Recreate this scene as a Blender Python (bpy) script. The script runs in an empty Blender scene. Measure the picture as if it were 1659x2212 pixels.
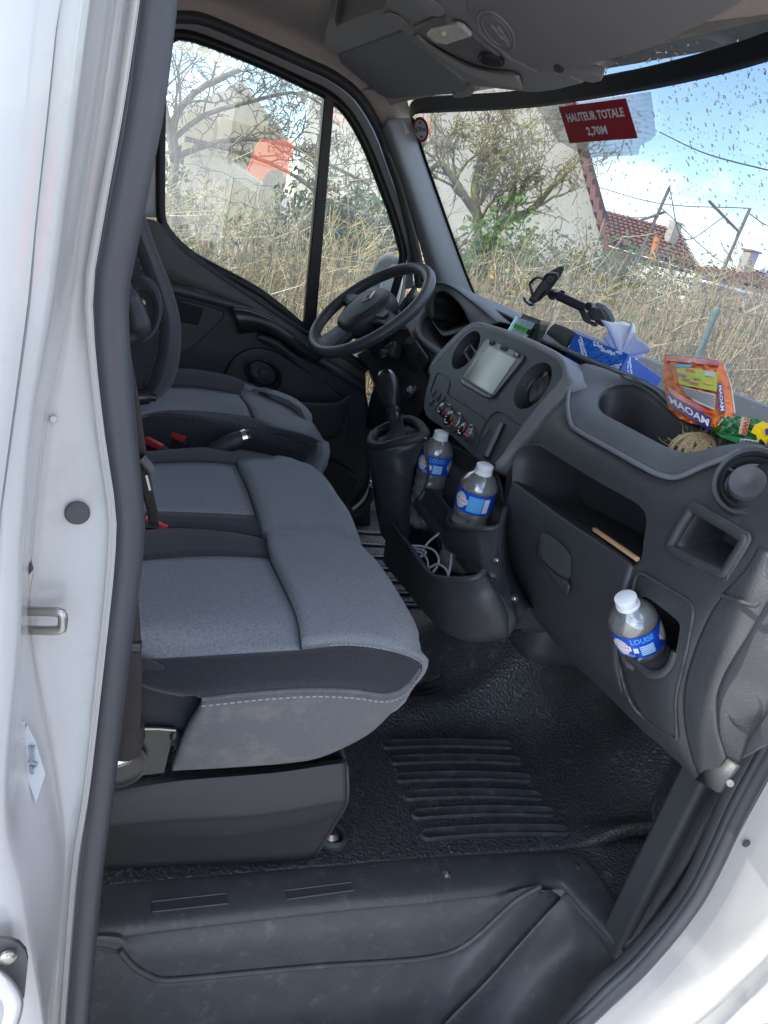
import bpy, bmesh, math, random
from mathutils import Vector, Matrix
import numpy as np

scn = bpy.context.scene
random.seed(7)
rng = np.random.default_rng(7)

# ------------------------------------------------------------------ camera
CAM = Vector((0.0, 0.0, 1.55))                 # eye height of someone standing at the open passenger door
FPX, CX, CY = 1597.0, 829.5, 1106.0            # focal length in units of a 1659 x 2212 picture
_p, _r, _a = math.radians(21.1), math.radians(14.5), math.radians(23.0)
_up = Vector((math.sin(_r) * math.cos(_p), -math.cos(_r) * math.cos(_p), -math.sin(_p)))
_h = Vector((math.cos(_r), math.sin(_r), 0))
_fw = _up.cross(_h)
if _fw.z < 0:
    _fw = -_fw
_Y = math.cos(_a) * _fw - math.sin(_a) * _h
_X = math.cos(_a) * _h + math.sin(_a) * _fw
RT = Matrix((_X, _Y, _up))                     # camera axes (right, down, forward) -> world
cam_data = bpy.data.cameras.new("camera")
cam = bpy.data.objects.new("camera", cam_data)
scn.collection.objects.link(cam)
rot = Matrix((RT @ Vector((1, 0, 0)), RT @ Vector((0, -1, 0)), RT @ Vector((0, 0, -1)))).transposed()
cam.matrix_world = Matrix.Translation(CAM) @ rot.to_4x4()
cam_data.sensor_fit = 'VERTICAL'
cam_data.sensor_height = 36.0
cam_data.sensor_width = 27.0
cam_data.lens = FPX / 2212 * 36
cam_data.clip_start = 0.02
cam_data.clip_end = 3000
scn.camera = cam

# ------------------------------------------------------------------ sky, sun, exposure
SUN_EL, SUN_AZ = 42.0, 264.0                    # azimuth: compass-like, clockwise from +Y
world = bpy.data.worlds.new("World")
scn.world = world
world.use_nodes = True
wn, wl = world.node_tree.nodes, world.node_tree.links
wn.clear()
w_out = wn.new('ShaderNodeOutputWorld')
w_bg = wn.new('ShaderNodeBackground')
w_sky = wn.new('ShaderNodeTexSky')
w_sky.sky_type = 'NISHITA'
w_sky.sun_disc = False
w_sky.sun_elevation = math.radians(SUN_EL)
w_sky.sun_rotation = math.radians(SUN_AZ)
w_sky.air_density = 1.0
w_sky.altitude = 1500
w_sky.dust_density = 0.15
w_sky.ozone_density = 2.5
w_tc = wn.new('ShaderNodeTexCoord')
w_map = wn.new('ShaderNodeMapping')
w_map.inputs['Scale'].default_value = (1.0, 1.0, 2.6)
w_n = wn.new('ShaderNodeTexNoise')
w_n.inputs['Scale'].default_value = 2.3
w_n.inputs['Detail'].default_value = 8
w_n.inputs['Roughness'].default_value = 0.62
w_ramp = wn.new('ShaderNodeValToRGB')
w_ramp.color_ramp.elements[0].position = 0.46
w_ramp.color_ramp.elements[1].position = 0.68
w_mix = wn.new('ShaderNodeMixRGB')
w_mix.inputs['Color2'].default_value = (10.5, 10.7, 11.0, 1)
wl.new(w_tc.outputs['Generated'], w_map.inputs['Vector'])
wl.new(w_map.outputs['Vector'], w_n.inputs['Vector'])
wl.new(w_n.outputs['Fac'], w_ramp.inputs['Fac'])
wl.new(w_ramp.outputs['Color'], w_mix.inputs['Fac'])
wl.new(w_sky.outputs['Color'], w_mix.inputs['Color1'])
wl.new(w_mix.outputs['Color'], w_bg.inputs['Color'])
w_bg.inputs['Strength'].default_value = 0.15
wl.new(w_bg.outputs['Background'], w_out.inputs['Surface'])

sun_data = bpy.data.lights.new("sun", 'SUN')
sun_data.energy = 3.2
sun_data.angle = math.radians(0.6)
sun_data.color = (1.0, 0.95, 0.86)
sun = bpy.data.objects.new("sun", sun_data)
scn.collection.objects.link(sun)
_az, _el = math.radians(SUN_AZ), math.radians(SUN_EL)
_sd = Vector((math.sin(_az) * math.cos(_el), math.cos(_az) * math.cos(_el), math.sin(_el)))
sun.rotation_euler = (-_sd).to_track_quat('-Z', 'Y').to_euler()
sun.location = _sd * 30

scn.view_settings.view_transform = 'Standard'
scn.view_settings.look = 'None'
scn.view_settings.gamma = 1.0
scn.view_settings.exposure = 1.72
scn.cycles.max_bounces = 10
scn.cycles.diffuse_bounces = 5
scn.cycles.glossy_bounces = 4
scn.cycles.transmission_bounces = 8
scn.cycles.transparent_max_bounces = 24
scn.cycles.caustics_refractive = False
scn.cycles.caustics_reflective = False
scn.cycles.sample_clamp_indirect = 6.0

# ------------------------------------------------------------------ geometry helpers
def ray(px, py):
    return RT @ Vector(((px - CX) / FPX, (py - CY) / FPX, 1.0))

def P(px, py, x=None, y=None, z=None, d=None):
    """point of the place seen at a picture position, on the plane x=, y= or z= (or at a distance)"""
    r = ray(px, py)
    if x is not None: return CAM + r * (x / r.x)
    if y is not None: return CAM + r * (y / r.y)
    if z is not None: return CAM + r * ((z - CAM.z) / r.z)
    return CAM + r.normalized() * d

def PN(px, py, p0, n):
    r = ray(px, py); n = Vector(n)
    return CAM + r * ((Vector(p0) - CAM).dot(n) / r.dot(n))

def L(axis, val, *pts):
    """curve of picture points lifted to axis=val; a third number in a point overrides val"""
    return [P(p[0], p[1], **{axis: (p[2] if len(p) > 2 else val)}) for p in pts]

def cr(p0, p1, p2, p3, t):
    t2, t3 = t * t, t * t * t
    return 0.5 * ((2 * p1) + (p2 - p0) * t + (2 * p0 - 5 * p1 + 4 * p2 - p3) * t2 + (3 * p1 - p0 - 3 * p2 + p3) * t3)

def spline(pts, n, closed=False):
    """n points evenly along a Catmull-Rom curve through pts"""
    pts = [Vector(p) for p in pts]
    m = len(pts)
    if m == 1: return [pts[0].copy() for _ in range(n)]
    fine = []
    segs = m if closed else m - 1
    for i in range(segs):
        if closed:
            a, b, c, d = pts[(i - 1) % m], pts[i], pts[(i + 1) % m], pts[(i + 2) % m]
        else:
            b, c = pts[i], pts[i + 1]
            a = pts[i - 1] if i > 0 else b * 2 - c
            d = pts[i + 2] if i + 2 < m else c * 2 - b
        for k in range(8):
            fine.append(cr(a, b, c, d, k / 8))
    fine.append(pts[0] if closed else pts[-1])
    acc = [0.0]
    for i in range(1, len(fine)):
        acc.append(acc[-1] + (fine[i] - fine[i - 1]).length)
    tot = acc[-1] or 1e-9
    out, j = [], 0
    cnt = n if closed else n - 1
    for k in range(n):
        s = tot * k / cnt
        while j < len(acc) - 2 and acc[j + 1] < s: j += 1
        sp = acc[j + 1] - acc[j]
        out.append(fine[j].lerp(fine[j + 1], 0 if sp < 1e-12 else min(1, (s - acc[j]) / sp)))
    return out

def lin(pts, n):
    """n points evenly along a polyline"""
    pts = [Vector(p) for p in pts]
    acc = [0.0]
    for i in range(1, len(pts)): acc.append(acc[-1] + (pts[i] - pts[i - 1]).length)
    out, j = [], 0
    for k in range(n):
        s = acc[-1] * k / (n - 1)
        while j < len(acc) - 2 and acc[j + 1] < s: j += 1
        sp = acc[j + 1] - acc[j]
        out.append(pts[j].lerp(pts[j + 1], 0 if sp < 1e-12 else min(1, (s - acc[j]) / sp)))
    return out

COL = scn.collection

def mesh(name, V, F, mat, parent=None, smooth=True, sol=0, bev=0, sub=0, face_cam=False, sharp=40, seg=2):
    me = bpy.data.meshes.new(name)
    me.from_pydata([tuple(v) for v in V], [], F)
    if face_cam and len(F):
        me.update()
        s = 0
        for p in me.polygons:
            s += p.area * p.normal.dot(CAM - p.center)
        if s < 0: me.flip_normals()
    if smooth:
        me.polygons.foreach_set('use_smooth', [True] * len(me.polygons))
        me.update()
        try: me.set_sharp_from_angle(angle=math.radians(sharp))
        except Exception: pass
    me.update()
    if mat: me.materials.append(mat)
    o = bpy.data.objects.new(name, me)
    COL.objects.link(o)
    if sub:
        m = o.modifiers.new('sub', 'SUBSURF'); m.levels = sub; m.render_levels = sub
    if sol:
        m = o.modifiers.new('sol', 'SOLIDIFY'); m.thickness = abs(sol); m.offset = -1 if sol > 0 else 1
    if bev:
        m = o.modifiers.new('bev', 'BEVEL'); m.width = bev; m.segments = seg; m.limit_method = 'ANGLE'
        m.angle_limit = math.radians(35); m.harden_normals = True
    if parent: adopt(o, parent)
    return o

def adopt(o, parent):
    """make o a part of parent; parts keep their place in the world"""
    o.parent = parent
    if parent.type == 'EMPTY':
        o.matrix_parent_inverse = Matrix.Translation(-Vector(parent.location))
    return o

def thing(name, label, cat, loc=(0, 0, 0), group=None):
    e = bpy.data.objects.new(name, None)
    e.empty_display_size = 0.05
    e.location = loc
    COL.objects.link(e)
    return tag(e, label, cat, group)

def tag(o, label=None, cat=None, group=None, kind=None):
    if label: o['label'] = label
    if cat: o['category'] = cat
    if group: o['group'] = group
    if kind: o['kind'] = kind
    return o

def loft_pts(curves, n, m, across='spline'):
    """n points along each curve, m steps between neighbouring curves"""
    C = [spline(c, n) if len(c) != n else [Vector(p) for p in c] for c in curves]
    k = len(C)
    rows = []
    for i in range(k - 1):
        steps = m[i] if isinstance(m, (list, tuple)) else m
        for s in range(steps):
            t = s / steps
            row = []
            for j in range(n):
                b, c = C[i][j], C[i + 1][j]
                if across == 'lin':
                    row.append(b.lerp(c, t))
                else:
                    a = C[i - 1][j] if i > 0 else b * 2 - c
                    d = C[i + 2][j] if i + 2 < k else c * 2 - b
                    row.append(cr(a, b, c, d, t))
            rows.append(row)
    rows.append([p.copy() for p in C[-1]])
    return rows

def grid_faces(nr, nc, closed_r=False, closed_c=False):
    F = []
    for i in range(nr if closed_r else nr - 1):
        for j in range(nc if closed_c else nc - 1):
            a, b = i, (i + 1) % nr
            c, d = j, (j + 1) % nc
            F.append((a * nc + c, a * nc + d, b * nc + d, b * nc + c))
    return F

def loft(name, curves, mat, parent=None, n=24, m=4, sol=0.004, across='spline', sharp=50, deform=None):
    rows = loft_pts(curves, n, m, across)
    V = [deform(p) if deform else p for r in rows for p in r]
    return mesh(name, V, grid_faces(len(rows), n), mat, parent, sol=sol, face_cam=True, sharp=sharp)

def prism(name, poly, vec, mat, parent=None, bev=0, seg=2, smooth=True):
    vec = Vector(vec); n = len(poly)
    V = [Vector(p) for p in poly] + [Vector(p) + vec for p in poly]
    F = [tuple(range(n)), tuple(range(2 * n - 1, n - 1, -1))]
    F += [(i, i + n, (i + 1) % n + n, (i + 1) % n) for i in range(n)]
    o = mesh(name, V, F, mat, None, smooth=smooth, bev=bev, seg=seg, sharp=30)
    bm = bmesh.new(); bm.from_mesh(o.data); bmesh.ops.recalc_face_normals(bm, faces=bm.faces); bm.to_mesh(o.data); bm.free()
    if parent: adopt(o, parent)
    return o

def frame(o, xd, yd):
    xd = Vector(xd).normalized(); yd = Vector(yd); yd = (yd - xd * yd.dot(xd)).normalized(); zd = xd.cross(yd)
    M = Matrix((xd, yd, zd)).transposed().to_4x4(); M.translation = Vector(o)
    return M

def rbox(name, c, size, mat, parent=None, M=None, bev=0.004, seg=2):
    sx, sy, sz = size[0] / 2, size[1] / 2, size[2] / 2
    V = [Vector((x, y, z)) for x in (-sx, sx) for y in (-sy, sy) for z in (-sz, sz)]
    V = [(M @ (v + Vector(c))) if M else v + Vector(c) for v in V]
    F = [(0, 1, 3, 2), (4, 6, 7, 5), (0, 4, 5, 1), (2, 3, 7, 6), (0, 2, 6, 4), (1, 5, 7, 3)]
    return mesh(name, V, F, mat, parent, bev=bev, seg=seg, sharp=30)

def lathe(name, prof, M, mat, parent=None, seg=32, sharp=35, closed=False):
    """profile of (radius, height) turned round the local z of M"""
    V, F = [], []
    k = len(prof)
    for i, (r, h) in enumerate(prof):
        for j in range(seg):
            t = 2 * math.pi * j / seg
            V.append(M @ Vector((r * math.cos(t), r * math.sin(t), h)))
    for i in range(k - 1):
        for j in range(seg):
            F.append((i * seg + j, i * seg + (j + 1) % seg, (i + 1) * seg + (j + 1) % seg, (i + 1) * seg + j))
    return mesh(name, V, F, mat, parent, sharp=sharp)

def tube(name, pts, r, mat, parent=None, n=8, closed=False, k=None, sy=1.0, cap=True, upv=None, smooth_path=True):
    """sweep of a round (or flattened by sy) section; r may be a list along the path"""
    V, F, base = tube_data(pts, r, n, closed, k, sy, cap, upv, 0, smooth_path)
    return mesh(name, V, F, mat, parent, sharp=60)

def tube_data(pts, r, n=8, closed=False, k=None, sy=1.0, cap=True, upv=None, off=0, smooth_path=True):
    k = k or len(pts)
    path = spline(pts, k, closed) if smooth_path else [Vector(p) for p in pts]
    k = len(path)
    V, F = [], []
    u = None
    for i, p in enumerate(path):
        a = path[(i - 1) % k] if (closed or i > 0) else p
        b = path[(i + 1) % k] if (closed or i < k - 1) else p
        t = (b - a)
        t = t.normalized() if t.length > 1e-9 else Vector((0, 0, 1))
        if upv is not None:
            u = Vector(upv)
        elif u is None:
            u = Vector((0, 0, 1)) if abs(t.z) < 0.9 else Vector((1, 0, 0))
        u = u - t * u.dot(t)
        if u.length < 1e-6: u = t.orthogonal()
        u.normalize()
        w = t.cross(u)
        rr = r[min(len(r) - 1, int(i * len(r) / k))] if isinstance(r, (list, tuple)) else r
        for j in range(n):
            q = 2 * math.pi * j / n
            V.append(p + u * (math.cos(q) * rr * sy) + w * (math.sin(q) * rr))
    for i in range(k if closed else k - 1):
        for j in range(n):
            a, b = i * n, ((i + 1) % k) * n
            F.append((off + a + j, off + a + (j + 1) % n, off + b + (j + 1) % n, off + b + j))
    if cap and not closed:
        F.append(tuple(off + j for j in range(n - 1, -1, -1)))
        F.append(tuple(off + (k - 1) * n + j for j in range(n)))
    return V, F, off + len(V)

def text_mesh(name, s, M, size, mat, parent=None, bold=0.0, align='CENTER', fit=None, depth=0.0004, wrap=None, shear=0.0):
    """lettering as a thin raised mesh; M maps its plane into the place; wrap = cylinder radius"""
    cu = bpy.data.curves.new(name, 'FONT')
    cu.body = s; cu.size = size; cu.align_x = align; cu.align_y = 'CENTER'
    cu.offset = bold; cu.shear = shear; cu.resolution_u = 2
    to = bpy.data.objects.new(name, cu); COL.objects.link(to)
    dg = bpy.context.evaluated_depsgraph_get()
    me = bpy.data.meshes.new_from_object(to.evaluated_get(dg))
    bpy.data.objects.remove(to); bpy.data.curves.remove(cu)
    V = [v.co.copy() for v in me.vertices]; F = [tuple(p.vertices) for p in me.polygons]
    bpy.data.meshes.remove(me)
    if fit and V:
        w = max(v.x for v in V) - min(v.x for v in V)
        if w > 1e-6:
            for v in V: v.x *= fit / w
    out = []
    for v in V:
        if wrap:
            a = v.x / wrap
            q = Vector((math.sin(a) * wrap, v.y, -(wrap - math.cos(a) * wrap)))
            if callable(M): out.append(M(v.x, v.y)); continue
            out.append(M @ q)
        else:
            out.append(M @ v)
    return mesh(name, out, F, mat, parent, smooth=False)

def bool_cut(o, cutters, op='DIFFERENCE'):
    """cut closed shapes out of a closed shape and throw the cutters away"""
    for c in cutters:
        m = o.modifiers.new('b', 'BOOLEAN'); m.operation = op; m.object = c; m.solver = 'EXACT'
    dg = bpy.context.evaluated_depsgraph_get()
    me = bpy.data.meshes.new_from_object(o.evaluated_get(dg))
    o.modifiers.clear()
    old = o.data; o.data = me; bpy.data.meshes.remove(old)
    for c in cutters:
        cm = c.data; bpy.data.objects.remove(c); bpy.data.meshes.remove(cm)
    me.polygons.foreach_set('use_smooth', [True] * len(me.polygons)); me.update()
    me.set_sharp_from_angle(angle=math.radians(35))
    return o

# ------------------------------------------------------------------ materials
MATS = {}
def new_mat(name):
    m = bpy.data.materials.new(name); m.use_nodes = True
    nt = m.node_tree; b = nt.nodes['Principled BSDF']
    return m, nt, b

def surf(name, col, rough=0.5, spec=0.5, metal=0.0, grain=0, gs=0.1, mottle=0.0, ms=20.0, dirt=None, coat=0.0, vor=False, sheen=0.0, stretch=None, gd=0.001):
    """plain material: base colour with mottling, optional dirt (colour, scale, low, high) and fine relief"""
    if name in MATS: return MATS[name]
    m, nt, b = new_mat(name)
    N, K = nt.nodes, nt.links
    b.inputs['Roughness'].default_value = rough
    b.inputs['Metallic'].default_value = metal
    b.inputs['Specular IOR Level'].default_value = spec
    b.inputs['Coat Weight'].default_value = coat
    b.inputs['Coat Roughness'].default_value = 0.08
    b.inputs['Sheen Weight'].default_value = sheen
    tc = N.new('ShaderNodeTexCoord')
    src = tc.outputs['Object']
    if stretch:
        mp = N.new('ShaderNodeMapping'); mp.inputs['Scale'].default_value = stretch
        K.new(src, mp.inputs['Vector']); src2 = mp.outputs['Vector']
    else: src2 = src
    c = None
    if mottle:
        n = N.new('ShaderNodeTexNoise'); n.inputs['Scale'].default_value = ms; n.inputs['Detail'].default_value = 5
        K.new(src2, n.inputs['Vector'])
        mx = N.new('ShaderNodeMixRGB')
        mx.inputs['Color1'].default_value = tuple(max(0, v * (1 - mottle)) for v in col[:3]) + (1,)
        mx.inputs['Color2'].default_value = tuple(min(1, v * (1 + mottle)) for v in col[:3]) + (1,)
        K.new(n.outputs['Fac'], mx.inputs['Fac']); c = mx.outputs['Color']
    if dirt:
        dcol, dsc, lo, hi = dirt
        n = N.new('ShaderNodeTexNoise'); n.inputs['Scale'].default_value = dsc; n.inputs['Detail'].default_value = 9; n.inputs['Roughness'].default_value = 0.68
        K.new(src, n.inputs['Vector'])
        mr = N.new('ShaderNodeMapRange'); mr.inputs['From Min'].default_value = lo; mr.inputs['From Max'].default_value = hi
        K.new(n.outputs['Fac'], mr.inputs['Value'])
        mx = N.new('ShaderNodeMixRGB'); mx.inputs['Color2'].default_value = tuple(dcol) + (1,)
        K.new(mr.outputs['Result'], mx.inputs['Fac'])
        if c: K.new(c, mx.inputs['Color1'])
        else: mx.inputs['Color1'].default_value = tuple(col[:3]) + (1,)
        c = mx.outputs['Color']
    if c: K.new(c, b.inputs['Base Color'])
    else: b.inputs['Base Color'].default_value = tuple(col[:3]) + (1,)
    if grain:
        if vor:
            n = N.new('ShaderNodeTexVoronoi'); n.feature = 'SMOOTH_F1'; n.inputs['Scale'].default_value = grain
            ho = n.outputs['Distance']
        else:
            n = N.new('ShaderNodeTexNoise'); n.inputs['Scale'].default_value = grain; n.inputs['Detail'].default_value = 2
            ho = n.outputs['Fac']
        K.new(src2, n.inputs['Vector'])
        bp = N.new('ShaderNodeBump'); bp.inputs['Strength'].default_value = gs; bp.inputs['Distance'].default_value = gd
        K.new(ho, bp.inputs['Height']); K.new(bp.outputs['Normal'], b.inputs['Normal'])
    MATS[name] = m
    return m

def glass_mat(name, tint=(0.9, 0.95, 0.93), rough=0.0, dust_haze=0.0, refl=1.0):
    """thin pane: see-through tint plus its mirror reflection"""
    m, nt, b = new_mat(name)
    N, K = nt.nodes, nt.links
    N.remove(b)
    out = N['Material Output']
    tr = N.new('ShaderNodeBsdfTransparent'); tr.inputs['Color'].default_value = tuple(tint) + (1,)
    gl = N.new('ShaderNodeBsdfGlossy'); gl.inputs['Roughness'].default_value = rough
    fr = N.new('ShaderNodeFresnel'); fr.inputs['IOR'].default_value = 1.52
    mul = N.new('ShaderNodeMath'); mul.operation = 'MULTIPLY'; mul.inputs[1].default_value = refl; mul.use_clamp = True
    K.new(fr.outputs['Fac'], mul.inputs[0])
    mx = N.new('ShaderNodeMixShader')
    K.new(mul.outputs[0], mx.inputs['Fac']); K.new(tr.outputs[0], mx.inputs[1]); K.new(gl.outputs[0], mx.inputs[2])
    last = mx.outputs[0]
    if dust_haze:  # pale film: dust on panes, painted brightness on bottles
        d1 = N.new('ShaderNodeBsdfDiffuse'); d1.inputs['Color'].default_value = (0.8, 0.79, 0.76, 1)
        d2 = N.new('ShaderNodeBsdfTranslucent'); d2.inputs['Color'].default_value = (0.8, 0.79, 0.76, 1)
        df = N.new('ShaderNodeMixShader'); K.new(d1.outputs[0], df.inputs[1]); K.new(d2.outputs[0], df.inputs[2])
        tc = N.new('ShaderNodeTexCoord'); n = N.new('ShaderNodeTexNoise'); n.inputs['Scale'].default_value = 6; n.inputs['Detail'].default_value = 6
        K.new(tc.outputs['Object'], n.inputs['Vector'])
        mm = N.new('ShaderNodeMath'); mm.operation = 'MULTIPLY'; mm.inputs[1].default_value = dust_haze
        K.new(n.outputs['Fac'], mm.inputs[0])
        m2 = N.new('ShaderNodeMixShader'); K.new(mm.outputs[0], m2.inputs['Fac']); K.new(last, m2.inputs[1]); K.new(df.outputs[0], m2.inputs[2])
        last = m2.outputs[0]
    K.new(last, out.inputs['Surface'])
    return m

def solid_glass(name, ior=1.33, col=(1, 1, 1), rough=0.0):
    m, nt, b = new_mat(name)
    b.inputs['Base Color'].default_value = tuple(col) + (1,)
    b.inputs['Roughness'].default_value = rough
    b.inputs['IOR'].default_value = ior
    b.inputs['Transmission Weight'].default_value = 1.0
    return m

paint = surf('white_paint', (0.445, 0.446, 0.442), 0.28, 0.5, coat=0.6, dirt=((0.30, 0.285, 0.26), 11, 0.55, 0.95), mottle=0.015, ms=3)
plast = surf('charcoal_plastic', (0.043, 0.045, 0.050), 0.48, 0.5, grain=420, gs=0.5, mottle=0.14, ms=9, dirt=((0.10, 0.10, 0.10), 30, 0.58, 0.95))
plast_d = surf('dark_plastic', (0.056, 0.058, 0.063), 0.5, 0.45, grain=900, gs=0.25, mottle=0.1, ms=12)
plast_s = surf('satin_black_plastic', (0.030, 0.031, 0.034), 0.3, 0.5)
plast_g = surf('grey_plastic', (0.10, 0.104, 0.112), 0.5, 0.45, grain=800, gs=0.3, mottle=0.06, ms=10)
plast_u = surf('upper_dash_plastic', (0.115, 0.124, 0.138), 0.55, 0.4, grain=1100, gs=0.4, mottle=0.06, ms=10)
rubber = surf('black_rubber', (0.04, 0.042, 0.05), 0.55, 0.4, mottle=0.3, ms=40, dirt=((0.11, 0.105, 0.1), 60, 0.55, 0.85), grain=500, gs=0.2)
mat_rub = surf('pebbled_rubber_floor', (0.060, 0.061, 0.065), 0.42, 0.5, grain=190, gs=1.0, vor=True, mottle=0.35, ms=90, dirt=((0.20, 0.195, 0.18), 34, 0.56, 0.85), gd=0.0032)
step_m = surf('scuffed_step_plastic', (0.078, 0.079, 0.083), 0.5, 0.45, grain=400, gs=0.5, mottle=0.25, ms=30, dirt=((0.19, 0.185, 0.175), 42, 0.56, 0.85))
fab_l = surf('grey_seat_cloth', (0.215, 0.230, 0.243), 0.95, 0.15, mottle=0.55, ms=400, grain=600, gs=0.9, sheen=0.25)
fab_d = surf('black_seat_cloth', (0.045, 0.046, 0.053), 0.95, 0.15, mottle=0.35, ms=300, grain=1200, gs=0.5, sheen=0.2)
fab_s = surf('pale_seat_side_cloth', (0.125, 0.127, 0.136), 0.95, 0.15, mottle=0.25, ms=300, grain=1300, gs=0.5, dirt=((0.20, 0.19, 0.175), 17, 0.5, 0.70), sheen=0.2)
thread = surf('pale_thread', (0.32, 0.34, 0.37), 0.8, 0.2)
thread_d = surf('dull_thread', (0.12, 0.125, 0.135), 0.8, 0.2)
headl = surf('beige_headliner', (0.62, 0.55, 0.48), 0.95, 0.1, mottle=0.12, ms=60, grain=600, gs=0.4)
steel = surf('bright_steel', (0.42, 0.41, 0.38), 0.35, 0.5, metal=1.0, mottle=0.2, ms=60)
chrome = surf('chrome', (0.8, 0.8, 0.8), 0.15, 0.5, metal=1.0)
webbing = surf('belt_webbing', (0.05, 0.045, 0.043), 0.8, 0.2, grain=900, gs=0.7)
redp = surf('red_buckle_plastic', (0.62, 0.045, 0.06), 0.4, 0.5)
whitep = surf('white_plastic', (0.8, 0.8, 0.79), 0.4, 0.5)
visor_m = surf('visor_grey', (0.27, 0.268, 0.27), 0.7, 0.3, mottle=0.06, ms=20, grain=700, gs=0.3)
visor_b = surf('overhead_console_grey', (0.33, 0.325, 0.32), 0.6, 0.35, mottle=0.06, ms=12, grain=800, gs=0.3)
frit = surf('black_glass_band', (0.010, 0.011, 0.013), 0.35, 0.5)
# ================================================================== the ground and the cab floor
def add_ground():
    m = surf('worn_asphalt', (0.33, 0.33, 0.33), 0.9, 0.2, mottle=0.3, ms=3, grain=60, gs=0.5, dirt=((0.42, 0.41, 0.40), 1.2, 0.5, 0.9))
    g = mesh('ground', [(-400, -400, 0), (400, -400, 0), (400, 400, 0), (-400, 400, 0)], [(0, 1, 2, 3)], m, smooth=False)
    tag(g, kind='structure')
add_ground()

FZ = 0.6          # height of the cab floor
def sstep(a, b, t):
    t = max(0.0, min(1.0, (t - a) / (b - a))); return t * t * (3 - 2 * t)

def floor_z(x, y):
    z = FZ
    z += 0.42 * sstep(1.05, 1.5, x)
    z += 0.20 * math.exp(-(((x - 0.98) / 0.17) ** 2 + ((y - 1.33) / 0.17) ** 2) ** 1.5)      # hump under the console
    z += 0.030 * math.exp(-(((y - 1.17 - 0.10 * (x - 0.7)) / 0.035) ** 2)) * sstep(0.5, 0.65, x)   # fold across the mat
    z += 0.06 * math.exp(-(((x - 1.16) / 0.10) ** 2 + ((y - 0.98) / 0.10) ** 2))
    z += 0.05 * sstep(0.86, 0.98, x) * sstep(0.86, 0.78, y)
    return z

def add_floor():
    xs = np.linspace(-0.45, 1.55, 110); ys = np.concatenate([np.linspace(0.795, 1.5, 70), np.linspace(1.52, 2.3, 24)])
    V = [(x, y, floor_z(x, y)) for x in xs for y in ys]
    o = mesh('floor', V, grid_faces(len(xs), len(ys)), mat_rub, sol=0.02, face_cam=True)
    tag(o, 'black pebbled rubber cab floor mat', None, kind='structure')
    rib_m = surf('smooth_rubber_rib', (0.055, 0.056, 0.060), 0.38, 0.5, mottle=0.4, ms=25, dirt=((0.18, 0.175, 0.165), 60, 0.5, 0.85))
    def rib(cx, cy, ln, w, ang, bow=0.0):
        outline = []
        k = 9
        hl = ln / 2 - w / 2
        for s in range(14): outline.append((-hl + 2 * hl * s / 13, w / 2))
        for s in range(1, k): a = math.pi / 2 - math.pi * s / k; outline.append((hl + math.cos(a) * w / 2, math.sin(a) * w / 2))
        for s in range(14): outline.append((hl - 2 * hl * s / 13, -w / 2))
        for s in range(1, k): a = -math.pi / 2 - math.pi * s / k; outline.append((-hl + math.cos(a) * w / 2, math.sin(a) * w / 2))
        ca, sa = math.cos(ang), math.sin(ang)
        V = []
        n = len(outline)
        for ring, (off, h) in enumerate(((0.0, -0.003), (0.0, 0.0045), (0.0025, 0.0062), (0.0045, 0.0045))):
            for (u, v) in outline:
                L_ = math.hypot(u, v)
                uu = u - math.copysign(min(abs(u), off), u) if abs(u) > hl else u
                vv = v * (1 - off / (w / 2))
                vv2 = vv - bow * (1 - (uu / hl) ** 2 if abs(uu) < hl else 0) * 0.0 + bow * (uu / (ln / 2)) ** 2
                X = cx + uu * ca - vv2 * sa; Y = cy + uu * sa + vv2 * ca
                V.append((X, Y, floor_z(X, Y) + h))
        F = [(r * n + i, r * n + (i + 1) % n, (r + 1) * n + (i + 1) % n, (r + 1) * n + i) for r in range(3) for i in range(n)]
        F.append(tuple(3 * n + i for i in range(n)))
        return mesh('rib', V, F, rib_m, o, sharp=60)
    # the six long ribs by the passenger's feet
    ends = [((822, 1611), (1103, 1612)), ((840, 1645), (1125, 1645)), ((852, 1683), (1146, 1683)), ((868, 1721), (1168, 1721)), ((887, 1762), (1196, 1756)), ((906, 1806), (1226, 1795))]
    for (a, b) in ends:
        A, B = P(*a, z=FZ), P(*b, z=FZ)
        c = (A + B) / 2; d = B - A
        rib(c.x, c.y + 0.006, d.length, 0.0245, math.atan2(d.y, d.x), bow=-0.007)
    for (a, b) in (((855, 1478), (945, 1474)), ((870, 1497), (955, 1492))):
        A, B = P(*a, z=FZ), P(*b, z=FZ); c = (A + B) / 2; d = B - A
        rib(c.x, c.y, d.length, 0.028, math.atan2(d.y, d.x))
    for k in range(7):
        A = P(770 + k * 14, 1150 + k * 26, z=FZ); 
        rib(A.x + 0.05, A.y, 0.22, 0.022, math.radians(4))
    return o
floor_o = add_floor()

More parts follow.
